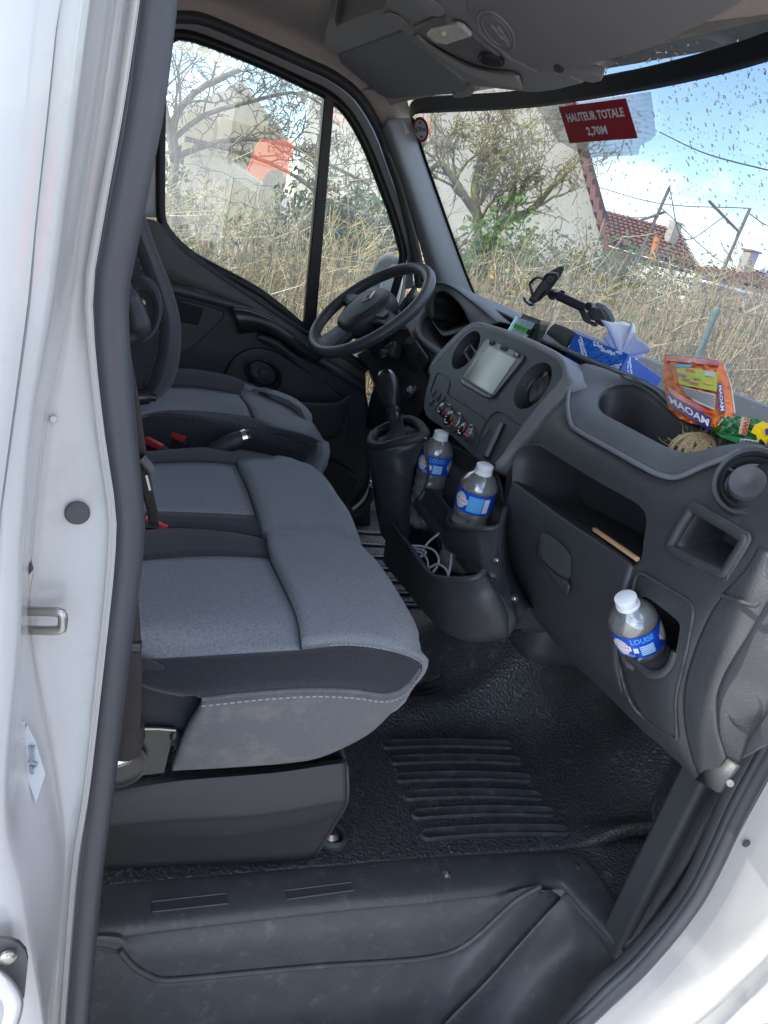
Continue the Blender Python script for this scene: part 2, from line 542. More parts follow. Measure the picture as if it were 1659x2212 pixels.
# ================================================================== the white body round the door opening
van = thing('van_body', 'white van body framing the open passenger doorway with black rubber door seal', 'van', (0, 0.5, 0))
PY = (-60, 0, 250, 500, 658, 906, 1105, 1207, 1373, 1704, 1889, 2212, 2300)
def col_curve(depth, *px):
    up_s, lo_s = (px[1] - px[2]) / 250, (px[11] - px[10]) / 323
    ext = [(px[0] + up_s * 500, -560)] + list(zip(px, PY)) + [(px[12] + lo_s * 500, 2800)]     # on to the roof rail and the sill
    return [P(a, b, y=depth) for a, b in ext]
pillar_curves = [
    col_curve(0.405, -260, -260, -260, -260, -260, -260, -260, -260, -260, -260, -260, -260, -260),
    col_curve(0.410, 112, 100, 75, 50, 36, 5, -20, -30, -40, -40, -60, -60, -60),
    col_curve(0.422, 124, 113, 88, 62, 48, 17, -8, -18, -28, -30, -40, -40, -40),
    col_curve(0.418, 140, 130, 105, 78, 66, 32, 5, -5, -15, -15, -20, -10, -10),
    col_curve(0.425, 205, 190, 160, 130, 110, 70, 52, 44, 40, 16, 30, 90, 90),
    col_curve(0.442, 215, 202, 172, 140, 121, 78, 60, 51, 46, 36, 75, 98, 96),
    col_curve(0.470, 250, 240, 205, 165, 139, 95, 73, 64, 62, 110, 128, 104, 100),
    col_curve(0.487, 257, 247, 212, 172, 150, 104, 80, 71, 70, 125, 137, 108, 104),
    col_curve(0.490, 270, 262, 226, 186, 166, 150, 150, 145, 140, 150, 143, 115, 110),
    col_curve(0.492, 293, 285, 248, 205, 186, 205, 232, 231, 214, 180, 153, 128, 122),
    col_curve(0.486, 299, 291, 254, 209, 190, 212, 240, 238, 223, 187, 160, 135, 129),
    col_curve(0.500, 306, 296, 262, 216, 196, 220, 247, 245, 230, 194, 168, 142, 136),
    col_curve(0.60, 330, 322, 290, 240, 222, 245, 270, 268, 250, 215, 190, 165, 160),
]
loft('door_pillar', pillar_curves, paint, van, n=70, m=3, sol=0.003)
bead_m = surf('sealant_bead', (0.40, 0.375, 0.34), 0.7, 0.3)
tube('sealant_bead', col_curve(0.486, 254, 244, 209, 169, 146, 100, 77, 68, 67, 122, 134, 107, 103), 0.0011, bead_m, van, n=5, k=80)
tube('sealant_bead', col_curve(0.484, 297, 289, 252, 207, 188, 209, 237, 235, 220, 184, 157, 132, 126), 0.0010, bead_m, van, n=5, k=80)
# rubber door seal: a fat flattened bead with a narrow lip and a rope-like edge
seal_m = surf('worn_door_seal', (0.052, 0.054, 0.064), 0.45, 0.45, mottle=0.5, ms=14, stretch=(1, 1, 0.15), grain=300, gs=0.25)
seal_path = col_curve(0.515, 338, 330, 300, 250, 227, 246, 270, 268, 248, 212, 189, 160, 152)
tube('door_seal', seal_path, 0.0135, seal_m, van, n=12, k=80)
lip_path = col_curve(0.523, 362, 354, 323, 277, 252, 270, 288, 287, 262, 226, 205, 175, 167)
tube('seal_lip', lip_path, 0.0075, seal_m, van, n=8, k=80)
tube('seal_lip', col_curve(0.509, 315, 306, 272, 226, 204, 228, 254, 252, 235, 198, 174, 148, 141), 0.006, seal_m, van, n=8, k=80)
# black plug, bolt blister, striker
def disc_on(px, py, y, r, mat, parent, name, nrm=(0.1, -1, 0.05), dome=0.3, sx=1.0):
    c = P(px, py, y=y); n = Vector(nrm).normalized()
    xd = Vector((0, 0, 1)).cross(n)
    M = frame(c, xd, n.cross(xd))
    if M.col[2].xyz.dot(n) < 0: M = frame(c, -xd, n.cross(xd))
    M = M @ Matrix.Diagonal((sx, 1, 1, 1))
    prof = [(r * 1.12, -0.001), (r * 1.12, 0.0012), (r * 0.98, 0.0018), (r * 0.9, 0.0012 + r * dome * 0.2), (r * 0.5, 0.0012 + r * dome * 0.35), (0.0001, 0.0012 + r * dome * 0.4)]
    return lathe(name, prof, M, mat, parent, seg=28)
disc_on(167, 1108, 0.488, 0.0072, plast, van, 'rubber_plug')
disc_on(116, 905, 0.486, 0.0022, paint, van, 'weld_stud')
sm = P(66, 1345, y=0.488)
st = prism('striker_plate', L('y', 0.474, (75, 1228), (71, 1250), (62, 1300), (56, 1350), (49, 1415), (40, 1416), (43, 1350), (50, 1290), (60, 1240)), (-0.004, 0.016, 0), steel, van, bev=0.001)
sb = [P(58, 1320, y=0.478), P(125, 1322, y=0.470), P(135, 1330, y=0.469), P(135, 1350, y=0.469), P(126, 1361, y=0.470), P(54, 1361, y=0.478)]
tube('striker_loop', sb, 0.0033, steel, van, n=10, k=30)
# small emblem plate sticker low on the pillar
stk = surf('worn_sticker', (0.43, 0.455, 0.48), 0.35, 0.5, mottle=0.05, ms=60)
sticker = prism('caution_sticker', L('y', 0.452, (58, 1565), (76, 1600), (98, 1672), (78, 1734), (58, 1680), (40, 1622)), (0, 0.0015, 0), stk, van)
for (a, b) in (((64, 1612), (72, 1640)), ((72, 1612), (66, 1642)), ((62, 1645), (80, 1652)), ((66, 1655), (70, 1672)), ((76, 1655), (66, 1668))):
    tube('sticker_mark', [P(*a, y=0.4505), P(*b, y=0.4505)], 0.0011, surf('sticker_ink', (0.24, 0.26, 0.29), 0.5), sticker, n=5)
disc_on(50, 1560, 0.449, 0.0014, stk, van, 'weld_stud', dome=1); disc_on(46, 1598, 0.449, 0.0014, stk, van, 'weld_stud', dome=1)
# hinge pocket at the lower left corner (sliding fuel flap hinge)
pocket = prism('hinge_pocket', L('y', 0.404, (-30, 2028), (20, 2032), (42, 2040), (56, 2056), (60, 2075), (55, 2130), (52, 2160), (-30, 2100)), (0, 0.004, 0), plast_d, van, bev=0.001)
disc_on(17, 2068, 0.400, 0.0052, steel, van, 'bolt', dome=1.2)
loft('hinge_arm', [L('y', 0.398, (-30, 2085), (0, 2092), (30, 2118), (48, 2150), (50, 2180), (36, 2230)), L('y', 0.392, (-30, 2098), (-2, 2102), (22, 2128), (38, 2156), (40, 2182), (24, 2235)), L('y', 0.394, (-40, 2120), (-20, 2128), (-4, 2150), (8, 2172), (8, 2195), (-4, 2240))], paint, van, n=20, m=4, sol=0.004)

# ------------------------------------------------------------------ front of the door opening, lower right
SP = ((1740, 1535), (1659, 1678), (1606, 1775), (1520, 1941), (1412, 2081), (1332, 2162), (1273, 2212), (1215, 2260))
SI = ((1700, 1440), (1622, 1590), (1570, 1690), (1466, 1925), (1353, 2060), (1283, 2119), (1219, 2199), (1165, 2260))
def mid(t, a=SI, b=SP, y=None):
    return [P(p[0] + (q[0] - p[0]) * t, p[1] + (q[1] - p[1]) * t, y=y) for p, q in zip(a, b)]
loft('front_pillar_foot', [
    mid(1.00, y=0.515), mid(1.06, y=0.50), mid(1.5, y=0.498),
    L('y', 0.495, (1760, 1720), (1735, 1790), (1700, 1860), (1640, 1960), (1540, 2075), (1470, 2150), (1380, 2225), (1300, 2290)),
    L('y', 0.485, (1790, 1850), (1770, 1880), (1740, 1925), (1660, 2025), (1570, 2110), (1500, 2175), (1420, 2240), (1330, 2310)),
    L('y', 0.470, (1800, 1880), (1780, 1905), (1750, 1950), (1670, 2050), (1590, 2130), (1520, 2195), (1440, 2255), (1350, 2320)),
    L('y', 0.478, (1810, 1930), (1790, 1960), (1760, 1990), (1690, 2080), (1610, 2160), (1550, 2220), (1470, 2275), (1380, 2340)),
    L('y', 0.440, (1850, 2050), (1840, 2080), (1820, 2110), (1760, 2180), (1690, 2240), (1620, 2280), (1540, 2330), (1450, 2390)),
], paint, van, n=40, m=4, sol=0.003)
tube('door_seal', mid(0.74, y=0.503), 0.0105, seal_m, van, n=12, k=50)
tube('seal_lip', mid(0.50, y=0.508), 0.0065, seal_m, van, n=10, k=50)
tube('seal_lip', mid(0.28, y=0.518), 0.0135, plast_d, van, n=8, k=50, sy=0.6)
disc_on(1612, 1822, 0.4945, 0.0044, plast_d, van, 'drain_hole', dome=0.0, sx=1.3)
drop_m = surf('dried_water_spot', (0.42, 0.42, 0.41), 0.5, 0.4)
def spots():
    V, F = [], []
    for k in range(42):
        px, py = random.uniform(1330, 1660), random.uniform(1880, 2210)
        if py < 3870 - 1.28 * px + 60: continue
        c = P(px, py, y=0.4905 if px + py < 3640 else 0.474); r = random.uniform(0.0004, 0.0013)
        i = len(V)
        V.append(c)
        for j in range(8):
            t = j * math.pi / 4; V.append(c + Vector((math.cos(t) * r, -0.0002, math.sin(t) * r * random.uniform(0.8, 1.4))))
        for j in range(8): F.append((i, i + 1 + j, i + 1 + (j + 1) % 8))
    o = mesh('dirt_specks', V, F, drop_m, van); o['kind'] = 'stuff'
spots()
# lower hinge of the passenger door at the corner
rbox('hinge_leaf', P(1648, 2205, y=0.455), (0.05, 0.012, 0.012), paint, van, bev=0.003)

# ------------------------------------------------------------------ step trim
step = thing('entry_step', 'scuffed charcoal plastic entry step with moulded riser below the cab floor', 'step', (0.5, 0.75, 0.2))
B0 = ((120, 1926), (219, 1916), (480, 1893), (748, 1871), (902, 1857), (1112, 1845), (1224, 1845), (1258, 1850), (1276, 1866), (1310, 1915), (1345, 1968))
B1 = ((120, 2015), (253, 2001), (483, 1975), (748, 1946), (930, 1930), (1144, 1906), (1205, 1902), (1222, 1906), (1240, 1930), (1290, 1985), (1350, 2058))
top0 = [P(*p, z=FZ + 0.002) for p in B0]; top1 = [P(*p, z=FZ + 0.004) for p in B1]
front = [p + Vector((0, -0.008, -0.012)) for p in top1]
o = loft('step_top', [[p + Vector((0, 0.02, -0.012)) for p in top0], top0, [a.lerp(b, .5) + Vector((0, 0, .003)) for a, b in zip(top0, top1)], top1, front], step_m, step, n=60, m=4, sol=0.003)
# riser: an upper face, then a moulded ledge curving up at its right end, then the face going down
def dens(c, k=4):
    out = []
    for i in range(len(c) - 1):
        p1, p2 = c[i], c[i + 1]
        p0 = c[i - 1] if i else p1 * 2 - p2
        p3 = c[i + 2] if i + 2 < len(c) else p2 * 2 - p1
        out += [cr(p0, p1, p2, p3, t / k) for t in range(k)]
    return out + [c[-1]]
DIAG = L('y', 0.64, (900, 2290, 0.665), (960, 2212, 0.675), (1050, 2120, 0.69), (1130, 2030, 0.702), (1212, 1938, 0.717))
EDG = ((120, 2015), (200, 2007), (253, 2001), (275, 1999), (310, 1995), (360, 1989), (520, 1971), (690, 1953), (810, 1940), (920, 1931), (975, 1925), (1020, 1920), (1060, 1915), (1105, 1911), (1160, 1906))
RDG = ((120, 2040), (200, 2038), (258, 2050), (288, 2085), (330, 2108), (367, 2114), (530, 2099), (695, 2084), (820, 2076), (925, 2066), (985, 2050), (1032, 2018), (1075, 1978), (1118, 1940), (1168, 1912))
BOT = ((120, 2340, .70), (200, 2340, .70), (258, 2340, .695), (292, 2340, .69), (335, 2340, .69), (370, 2338, .69), (530, 2333, .685), (695, 2322, .68), (790, 2312, .67), (860, 2300, .672), (900, 2290, .665), (960, 2212, .675), (1050, 2120, .69), (1130, 2030, .702), (1212, 1938, .717))
r0 = dens([P(a, b - 4, z=FZ - 0.006) + Vector((0, -.006, 0)) for a, b in EDG])
r1 = dens(L('y', 0.714, *[(a * .5 + c * .5, b * .5 + d * .5) for (a, b), (c, d) in zip(EDG, RDG)]))
r2 = dens(L('y', 0.712, *RDG))
r3 = dens(L('y', 0.709, *[(a + 2, b + 9) for a, b in RDG]))
tube('riser_ridge', L('y', 0.709, *[(a, b + 3) for a, b in RDG[2:]]), 0.0042, step_m, step, n=8, k=60)
r3b = dens(L('y', 0.707, *[(a + 3, b + 20) for a, b in RDG]))
r4 = dens(L('y', 0.69, *[((a * .55 + c * .45), (b * .55 + d * .45), .706 * .55 + y_ * .45) for (a, b), (c, d, y_) in zip(RDG, BOT)]))
r5 = dens(L('y', 0.69, *BOT))
loft('riser', [r0, r1, r2, r3, r3b, r4, r5], step_m, step, n=len(r0), m=3, sol=0.003)
# diagonal cheek at the right
K0 = list(reversed(DIAG))
K1 = [front[7] + Vector((0.002, 0, 0)), *L('y', 0.64, (1185, 2010, .697), (1110, 2110, 0.685), (1040, 2212, 0.668), (980, 2290, 0.658))]
K2 = [front[8], *L('y', 0.60, (1250, 2040, 0.665), (1190, 2120, 0.65), (1130, 2212, 0.632), (1080, 2290, 0.62))]
K3 = [front[10], *L('y', 0.56, (1340, 2075, 0.60), (1290, 2130, 0.575), (1225, 2212, 0.55), (1160, 2290, 0.54))]
loft('step_cheek', [K0, K1, K2, K3], step_m, step, n=30, m=5, sol=0.003)
# side scuff strip between floor and door seal
mesh('floor_corner', [P(a, b, z=FZ - 0.002) for a, b in ((1225, 1840), (1262, 1850), (1284, 1877), (1345, 1968), (1372, 1990), (1470, 1860), (1560, 1720), (1440, 1640), (1300, 1660), (1200, 1760))], [tuple(range(10))], mat_rub, floor_o, smooth=False)
loft('scuff_strip', [L('y', 0.60, (1560, 1660, 0.60), (1530, 1700, 0.61), (1462, 1810, 0.62), (1400, 1905, 0.63), (1330, 1985, 0.64), (1325, 1992, 0.64)), L('y', 0.57, (1575, 1676, 0.56), (1545, 1722, 0.57), (1480, 1840, 0.58), (1420, 1935, 0.59), (1366, 2010, 0.60), (1345, 2035, 0.60)), L('y', 0.57, (1582, 1690, 0.56), (1553, 1738, 0.565), (1490, 1860, 0.57), (1430, 1952, 0.58), (1378, 2022, 0.59), (1352, 2050, 0.59))], step_m, step, n=40, m=4, sol=0.004)
# two clip slots, screws
for a in (((327, 1948), (487, 1930), (491, 1952), (329, 1970)), ((614, 1924), (758, 1906), (764, 1923), (620, 1943))):
    q = [P(*p, z=FZ + 0.0075) for p in a]
    prism('clip_slot', q, (0, 0, -0.004), plast_d, step, bev=0.0006)
    tube('slot_edge', q, 0.0012, plast_g, step, n=5, closed=True, smooth_path=False)
def screw(px, py, z, parent, r=0.006, mat=None):
    c = P(px, py, z=z)
    lathe('screw', [(r * 1.25, -0.001), (r * 1.25, 0.0012), (r, 0.002), (r * .55, 0.0035), (r * .5, 0.001), (0.0001, 0.001)], Matrix.Translation(c), mat or steel, parent, seg=16)
screw(965, 1889, FZ + 0.006, step); screw(1248, 1872, FZ + 0.006, step, mat=plast_d); screw(213, 1952, FZ + 0.006, step, mat=plast_d)

def crumbs():
    m = surf('pale_crumb', (0.6, 0.57, 0.5), 0.8)
    V, F = [], []
    def bit(c, r):
        i = len(V)
        for k in range(6): V.append(c + Vector((random.uniform(-r, r), random.uniform(-r, r), random.uniform(0, r * .8))))
        F.extend([(i, i + 1, i + 2), (i, i + 2, i + 3), (i, i + 3, i + 4), (i + 1, i + 2, i + 5), (i + 2, i + 3, i + 5), (i + 3, i + 4, i + 5)])
    for k in range(150):
        px, py = random.gauss(900, 170), random.gauss(1780, 90)
        c = P(px, py, z=FZ + .004)
        if c.y < .80 or c.y > 1.3 or c.x < .4: continue
        bit(Vector((c.x, c.y, floor_z(c.x, c.y) + .001)), random.uniform(.0006, .0016))
    for k in range(60):
        px = random.uniform(260, 1250); t = random.random()
        c = P(px, 1990 - .09 * px - t * 60, z=FZ + .005)
        if c.y < .735 or c.y > .80: continue
        bit(c, random.uniform(.0005, .0012))
    for k in range(40):
        c = P(random.gauss(700, 30), random.gauss(1790, 40), z=FZ + .004)
        if c.x > .41: bit(c, random.uniform(.0006, .0015))
    o = mesh('crumbs', V, F, m, None, smooth=False)
    tag(o, 'scattered pale crumbs and grit on the cab floor and step', 'crumbs', kind='stuff')
crumbs()

# ------------------------------------------------------------------ rest of the cab shell (roof skin, bulkhead, far side, front)
shell = van
mesh('roof_skin', [(-0.6, 0.45, 2.05), (0.62, 0.5, 2.0), (0.62, 2.2, 2.0), (-0.6, 2.25, 2.05), (0.80, 0.62, 1.90), (0.80, 2.1, 1.90)], [(0, 1, 2, 3), (1, 4, 5, 2)], paint, van, sol=0.01, smooth=False)
rbox('bulkhead', (-0.40, 1.36, 1.25), (0.03, 1.86, 1.75), surf('bulkhead_grey', (0.22, 0.22, 0.22), 0.8), van, bev=0)
rbox('cargo_box', (-2.2, 1.35, 1.60), (3.4, 1.95, 2.2), paint, van, bev=0.03)
rbox('rear_pillar_skin', (-0.25, 0.43, 1.2), (0.30, 0.04, 1.7), paint, van, bev=0)
rbox('roof_rail', (0.12, 0.50, 1.945), (1.2, 0.10, 0.12), paint, van, bev=0.02)
rbox('far_sill', (0.4, 2.30, 0.55), (2.0, 0.06, 0.5), paint, van, bev=0.01)
rbox('firewall', (1.52, 1.36, 0.85), (0.04, 1.9, 1.0), plast_d, van, bev=0)
rbox('bonnet', (1.75, 1.36, 0.85), (0.6, 1.9, 0.5), paint, van, bev=0.12, seg=4)
rbox('kick_panel', (1.20, 0.62, 0.82), (0.75, 0.05, 0.5), plast_d, van, bev=0.01)
rbox('underfloor', (0.5, 1.58, 0.50), (2.0, 1.4, 0.10), plast_d, van, bev=0)
rbox('front_wing', (1.60, 0.47, 0.85), (0.9, 0.05, 0.9), paint, van, bev=0.01)
rbox('hinge_pillar', (1.02, 0.525, 0.98), (0.34, 0.05, 0.86), paint, van, bev=0.01)
tube('screen_pillar', [Vector((1.18, 0.50, 1.30)), Vector((1.0, 0.50, 1.52)), Vector((0.82, 0.52, 1.74)), Vector((0.66, 0.54, 1.93))], 0.045, paint, van, n=10, k=14)
rbox('sill_skin', (0.35, 0.47, 0.30), (1.5, 0.08, 0.24), paint, van, bev=0.02)
rbox('step_tread', (0.42, 0.62, 0.27), (1.0, 0.24, 0.03), step_m, van, bev=0.01)
# ================================================================== seats
def nose(curve, seq):
    c = list(curve); e = c[-1]
    for dx, dy, dz in seq: c.append(e + Vector((dx, dy, dz)))
    return c

def cushion(parent, rows, n1, n2, m, zones, crown=None):
    """rows: (rear points, front points) from the near side to the far side; zones split it into cloth panels"""
    full = []
    for rear, fr in rows:
        a = spline(rear, n1); b = spline([rear[-1]] + list(fr), n2 + 1)
        full.append(a + b[1:])
    n = n1 + n2
    R = loft_pts(full, n, m)
    if crown:
        R = [[crown(p, i / (len(R) - 1), j / (n - 1)) for j, p in enumerate(r)] for i, r in enumerate(R)]
    V = [p for r in R for p in r]
    out = {}
    for name, mat, test in zones:
        F = []
        used = {}
        VV = []
        for i in range(len(R) - 1):
            for j in range(n - 1):
                if test(i / m, j - n1 + 1):
                    f = []
                    for q in ((i, j), (i, j + 1), (i + 1, j + 1), (i + 1, j)):
                        if q not in used: used[q] = len(VV); VV.append(R[q[0]][q[1]])
                        f.append(used[q])
                    F.append(tuple(f))
        o = mesh(name, VV, F, mat, parent, sol=0.012, face_cam=True, sharp=80)
        out[name] = o
    return R, out

def stitches(name, path, mat, parent, step=0.0075, ln=0.0045, r=0.0009, off=Vector((0, -0.001, 0.001))):
    tot = sum((path[i + 1] - path[i]).length for i in range(len(path) - 1))
    k = max(4, int(tot / step))
    pp = spline(path, k * 2)
    V, F, o = [], [], 0
    for i in range(k):
        a, b = pp[2 * i] + off, pp[2 * i + 1] + off
        d = b - a
        b = a + d.normalized() * min(ln, d.length * 1.4)
        v, f, o = tube_data([a, b], r, 4, False, 2, 1, True, None, o, False)
        V += v; F += f
    s = mesh(name, V, F, mat, parent)
    s['kind'] = 'stuff'
    return s

bench = thing('passenger_bench', 'double grey and black cloth passenger bench seat nearest the open door', 'seat', (0.2, 0.9, FZ))
ZT = 1.07
NO = [(0.012, 0.004, -0.03), (0.012, 0.006, -0.065), (-0.006, 0.008, -0.11), (-0.05, 0.01, -0.15)]
# ---- outer cushion, from the side panel's lower edge over the top to the middle seat
def L2(axis, v, rear, fr, ext=None):
    r, f = L(axis, v, *rear), L(axis, v, *fr)
    if ext:
        e = f[-1]; f = f + [e + Vector(q) for q in ext]
    return r, f
rows = [
    L2('y', 0.690, ((372, 1665), (450, 1661), (530, 1656), (600, 1651)), ((680, 1640), (750, 1612), (805, 1580), (850, 1535), (880, 1500, 0.70), (893, 1475, 0.72)), [(-.002, .01, 0), (-.004, .02, 0), (-.01, .05, 0), (-.03, .09, 0)]),
    L2('y', 0.672, ((402, 1588), (470, 1583), (550, 1578), (620, 1575)), ((690, 1570), (765, 1560), (825, 1540), (866, 1512), (890, 1480, 0.695), (901, 1458, 0.712)), [(0, .01, -.004), (0, .02, -.01), (-.006, .04, -.02), (-.03, .07, -.04)]),
    L2('y', 0.664, ((436, 1510), (500, 1503), (570, 1496), (640, 1491)), ((700, 1490), (770, 1494), (830, 1502), (868, 1491, 0.675), (893, 1466, 0.695), (907, 1445, 0.71)), [(0, .008, -.006), (0, .016, -.015), (-.004, .03, -.035), (-.03, .05, -.06)]),
    L2('y', 0.682, ((330, 1478), (436, 1466), (540, 1456), (645, 1448)), ((700, 1446), (770, 1450), (830, 1460), (872, 1463, 0.69), (898, 1452, 0.70), (908, 1440, 0.712)), [(.004, .006, -.008), (.004, .012, -.02), (-.002, .02, -.05), (-.03, .03, -.08)]),
    L2('y', 0.716, ((250, 1428), (400, 1419), (530, 1411), (651, 1404)), ((700, 1398), (750, 1395), (805, 1400), (850, 1409), (885, 1420), (908, 1433)), [(.006, .004, -.012), (.006, .008, -.03), (0, .014, -.06), (-.03, .02, -.09)]),
]
zt = ZT
rows += [
    L2('z', zt + 0.004, ((255, 1360), (380, 1350), (520, 1340), (640, 1335)), ((700, 1328), (760, 1325), (820, 1335), (880, 1362)), NO),
    L2('z', zt + 0.006, ((265, 1290), (380, 1280), (500, 1272), (612, 1270)), ((680, 1258), (740, 1256), (790, 1262), (842, 1287)), NO),
    L2('z', zt, ((280, 1213), (412, 1203), (500, 1202), (582, 1207)), ((650, 1195), (710, 1196), (755, 1203), (797, 1217)), NO),
    L2('z', zt - 0.004, ((280, 1152), (400, 1144), (500, 1152), (574, 1166)), ((620, 1161), (680, 1161), (730, 1170), (770, 1187)), NO),
    L2('z', zt - 0.03, ((280, 1150), (400, 1141), (500, 1148), (571, 1163)), ((620, 1158), (680, 1158), (730, 1167), (768, 1184)), NO),
]
def crown_outer(p, u, v): return p
loft('cushion_rear_side', [L('y', 0.70, (240, 1432), (300, 1428), (360, 1450), (436, 1511)), L('y', 0.704, (240, 1500), (300, 1510), (350, 1530), (420, 1552)), L('y', 0.71, (240, 1580), (300, 1590), (340, 1600), (385, 1615))], fab_d, bench, n=14, m=3, sol=0.006)
Ro, parts = cushion(bench, rows, 16, 24, 4, [
    ('cushion_side_panel', fab_s, lambda r, j: r < 2),
    ('cushion_bolster', fab_d, lambda r, j: 2 <= r < 4 or (r >= 7 and j < 0)),
    ('cushion_insert', fab_l, lambda r, j: 4 <= r < 7 and j < 0),
    ('cushion_front', fab_l, lambda r, j: r >= 4 and j >= 0),
])
def seam_tube(name, path, r, mat, parent): return tube(name, path, r, mat, parent, n=6, k=len(path) * 2)
pip = [Ro[8][j] for j in range(0, 34)]
seam_tube('piping', pip, 0.0026, fab_s, bench)
stitches('stitching', [p + Vector((0, -0.004, -0.007)) for p in pip], thread, bench)
pip2 = [Ro[16][j] for j in range(18, 34)]
stitches('stitching', pip2, thread, bench, off=Vector((0, -0.001, 0.002)), step=0.006)
seam_tube('seam', [Ro[i][15] + Vector((0, 0, 0.0005)) for i in range(16, 29)], 0.0022, fab_d, bench)
# ---- middle cushion
rows = [
    L2('z', zt - 0.03, ((275, 1143), (371, 1142), (453, 1147), (528, 1157), (568, 1165)), ((620, 1158), (680, 1158), (730, 1167), (766, 1184)), NO),
    L2('z', zt - 0.006, ((275, 1138), (371, 1138), (453, 1143), (528, 1152), (566, 1160)), ((620, 1152), (680, 1150), (725, 1155), (766, 1176)), NO),
    L2('z', zt + 0.002, ((275, 1104), (334, 1104), (453, 1108), (553, 1113)), ((610, 1102), (670, 1100), (715, 1108), (752, 1140)), NO),
    L2('z', zt + 0.008, ((285, 1060), (340, 1055), (450, 1053), (533, 1055)), ((600, 1050), (660, 1050), (700, 1060), (730, 1092)), NO),
    L2('z', zt + 0.004, ((290, 1003), (412, 999), (470, 1001), (511, 1005)), ((578, 1003), (640, 1011), (664, 1017), (684, 1030)), NO),
    L2('z', zt - 0.002, ((290, 981), (433, 971), (480, 976), (520, 985)), ((578, 993), (620, 1000), (650, 1012), (676, 1024)), NO),
    L2('z', zt - 0.035, ((290, 976), (433, 966), (480, 968), (516, 970)), ((578, 981), (619, 993), (645, 1006), (670, 1020)), NO),
]
Rm, parts = cushion(bench, rows, 14, 14, 4, [
    ('middle_cushion_bolster', fab_d, lambda r, j: (r < 2 and j < 0) or (r >= 4 and j < 3 + 0 * r) or (r >= 5)),
    ('middle_cushion_insert', fab_l, lambda r, j: 2 <= r < 4 and j < 0),
    ('middle_cushion_front', fab_l, lambda r, j: (r < 4 and j >= 0) or (4 <= r < 5 and j >= 3)),
])
seam_tube('seam', [Rm[i][13] + Vector((0, 0, 0.0005)) for i in range(8, 17)], 0.002, fab_d, bench)
# ---- backrests of the bench stand behind the pillar; only their lower front edge can be seen past it
loft('backrest', [[Vector((-0.16, y, z)) + Vector((-(z - 1.06) * 0.25 + 0.03 * math.cos((y - 0.7) / 0.75 * math.pi * 2) * 0, 0, 0)) for z in (1.02, 1.1, 1.25, 1.4, 1.55, 1.66)] for y in (0.70, 0.74, 0.9, 1.05, 1.2, 1.32, 1.36)], fab_d, bench, n=16, m=3, sol=0.09)
# ---- plinth
base_t = [(200, 1704), (240, 1699), (378, 1672), (589, 1656), (700, 1642), (748, 1634)]
base_u = [(200, 1716), (240, 1712), (378, 1688), (589, 1670), (700, 1654), (749, 1648)]
loft('plinth_panel', [
    L('y', 0.78, *base_t), L('y', 0.735, *base_u),
    L('y', 0.728, (200, 1780), (240, 1778), (378, 1765), (560, 1755), (690, 1733), (750, 1721)),
    L('y', 0.735, (200, 1790), (240, 1786), (378, 1776), (560, 1764), (690, 1742), (749, 1729)),
    L('y', 0.748, (200, 1800), (250, 1800), (378, 1805), (540, 1796), (665, 1775), (743, 1748)),
    L('y', 0.768, (200, 1822), (250, 1822), (378, 1822), (540, 1812), (655, 1795), (730, 1768)),
    L('y', 0.80, (200, 1880), (250, 1878), (378, 1870), (540, 1863), (640, 1859), (680, 1852)),
], surf('plinth_plastic', (0.042, 0.042, 0.044), 0.5, 0.45, grain=400, gs=0.35, mottle=0.12, ms=9, dirt=((0.17, 0.165, 0.15), 22, 0.6, 0.95)), bench, n=40, m=4, sol=0.004)
_e = L('y', 0.73, (748, 1634, 0.78), (749, 1648, 0.735), (750, 1721, 0.728), (743, 1748, 0.748), (730, 1768, 0.768), (680, 1852, 0.80))
loft('plinth_end', [_e, [p + Vector((-0.004, 0.2, 0)) for p in _e], [p + Vector((-0.02, 0.45, 0)) for p in _e]], plast_d, bench, n=16, m=3, sol=0.003)
# ---- recliner bracket, anchor bolt, lap belt
br = prism('hinge_bracket', L('y', 0.700, (250, 1560), (304, 1574), (352, 1574), (379, 1576), (367, 1625), (355, 1671), (278, 1680), (235, 1690)), (0, 0.006, 0), surf('bracket_steel', (0.06, 0.06, 0.06), 0.35, 0.5, metal=0.6, mottle=0.2, ms=30), bench, bev=0.0015)
tube('bracket_edge', L('y', 0.697, (300, 1573), (352, 1573), (380, 1576)), 0.0022, steel, bench, n=6)
disc_on(379, 1590, 0.70, 0.006, plast_s, bench, 'pivot_cap', dome=1)
for rr, mt in ((0.0125, steel), (0.0085, chrome)):
    disc_on(257, 1640, 0.683 - (0.0125 - rr) * 0.4, rr, mt, bench, 'anchor_bolt', dome=0.6)
disc_on(262, 1655, 0.690, 0.026, plast_s, bench, 'belt_anchor_cover', dome=0.35)
belt = thing('seat_belt', 'black webbing seat belt running down beside the door pillar to its floor anchor', 'seat belt', P(270, 1620, y=0.66))
def strap(name, pts, w, mat, parent, n=30, th=0.0016, side=Vector((1, 0, 0))):
    path = spline(pts, n)
    a = [p - side * (w / 2) for p in path]; b = [p + side * (w / 2) for p in path]
    return loft(name, [a, [(p + q) / 2 + Vector((0, -0.001, 0)) for p, q in zip(a, b)], b], mat, parent, n=n, m=2, sol=th)
strap('belt_webbing', L('y', 0.66, (238, 1000, 0.70), (262, 1180, 0.69), (272, 1300, 0.672), (279, 1400), (280, 1480, 0.655), (278, 1560, 0.652), (268, 1630, 0.655)), 0.024, webbing, belt)
strap('belt_webbing', L('y', 0.75, (240, 640, 0.62), (262, 740, 0.64), (285, 860, 0.67), (300, 960, 0.70), (316, 1050, 0.74), (330, 1110, 0.80), (332, 1135, 0.82)), 0.012, webbing, belt)
rbox('belt_guide', P(289, 1394, y=0.662), (0.016, 0.012, 0.011), plast_s, belt, bev=0.003)
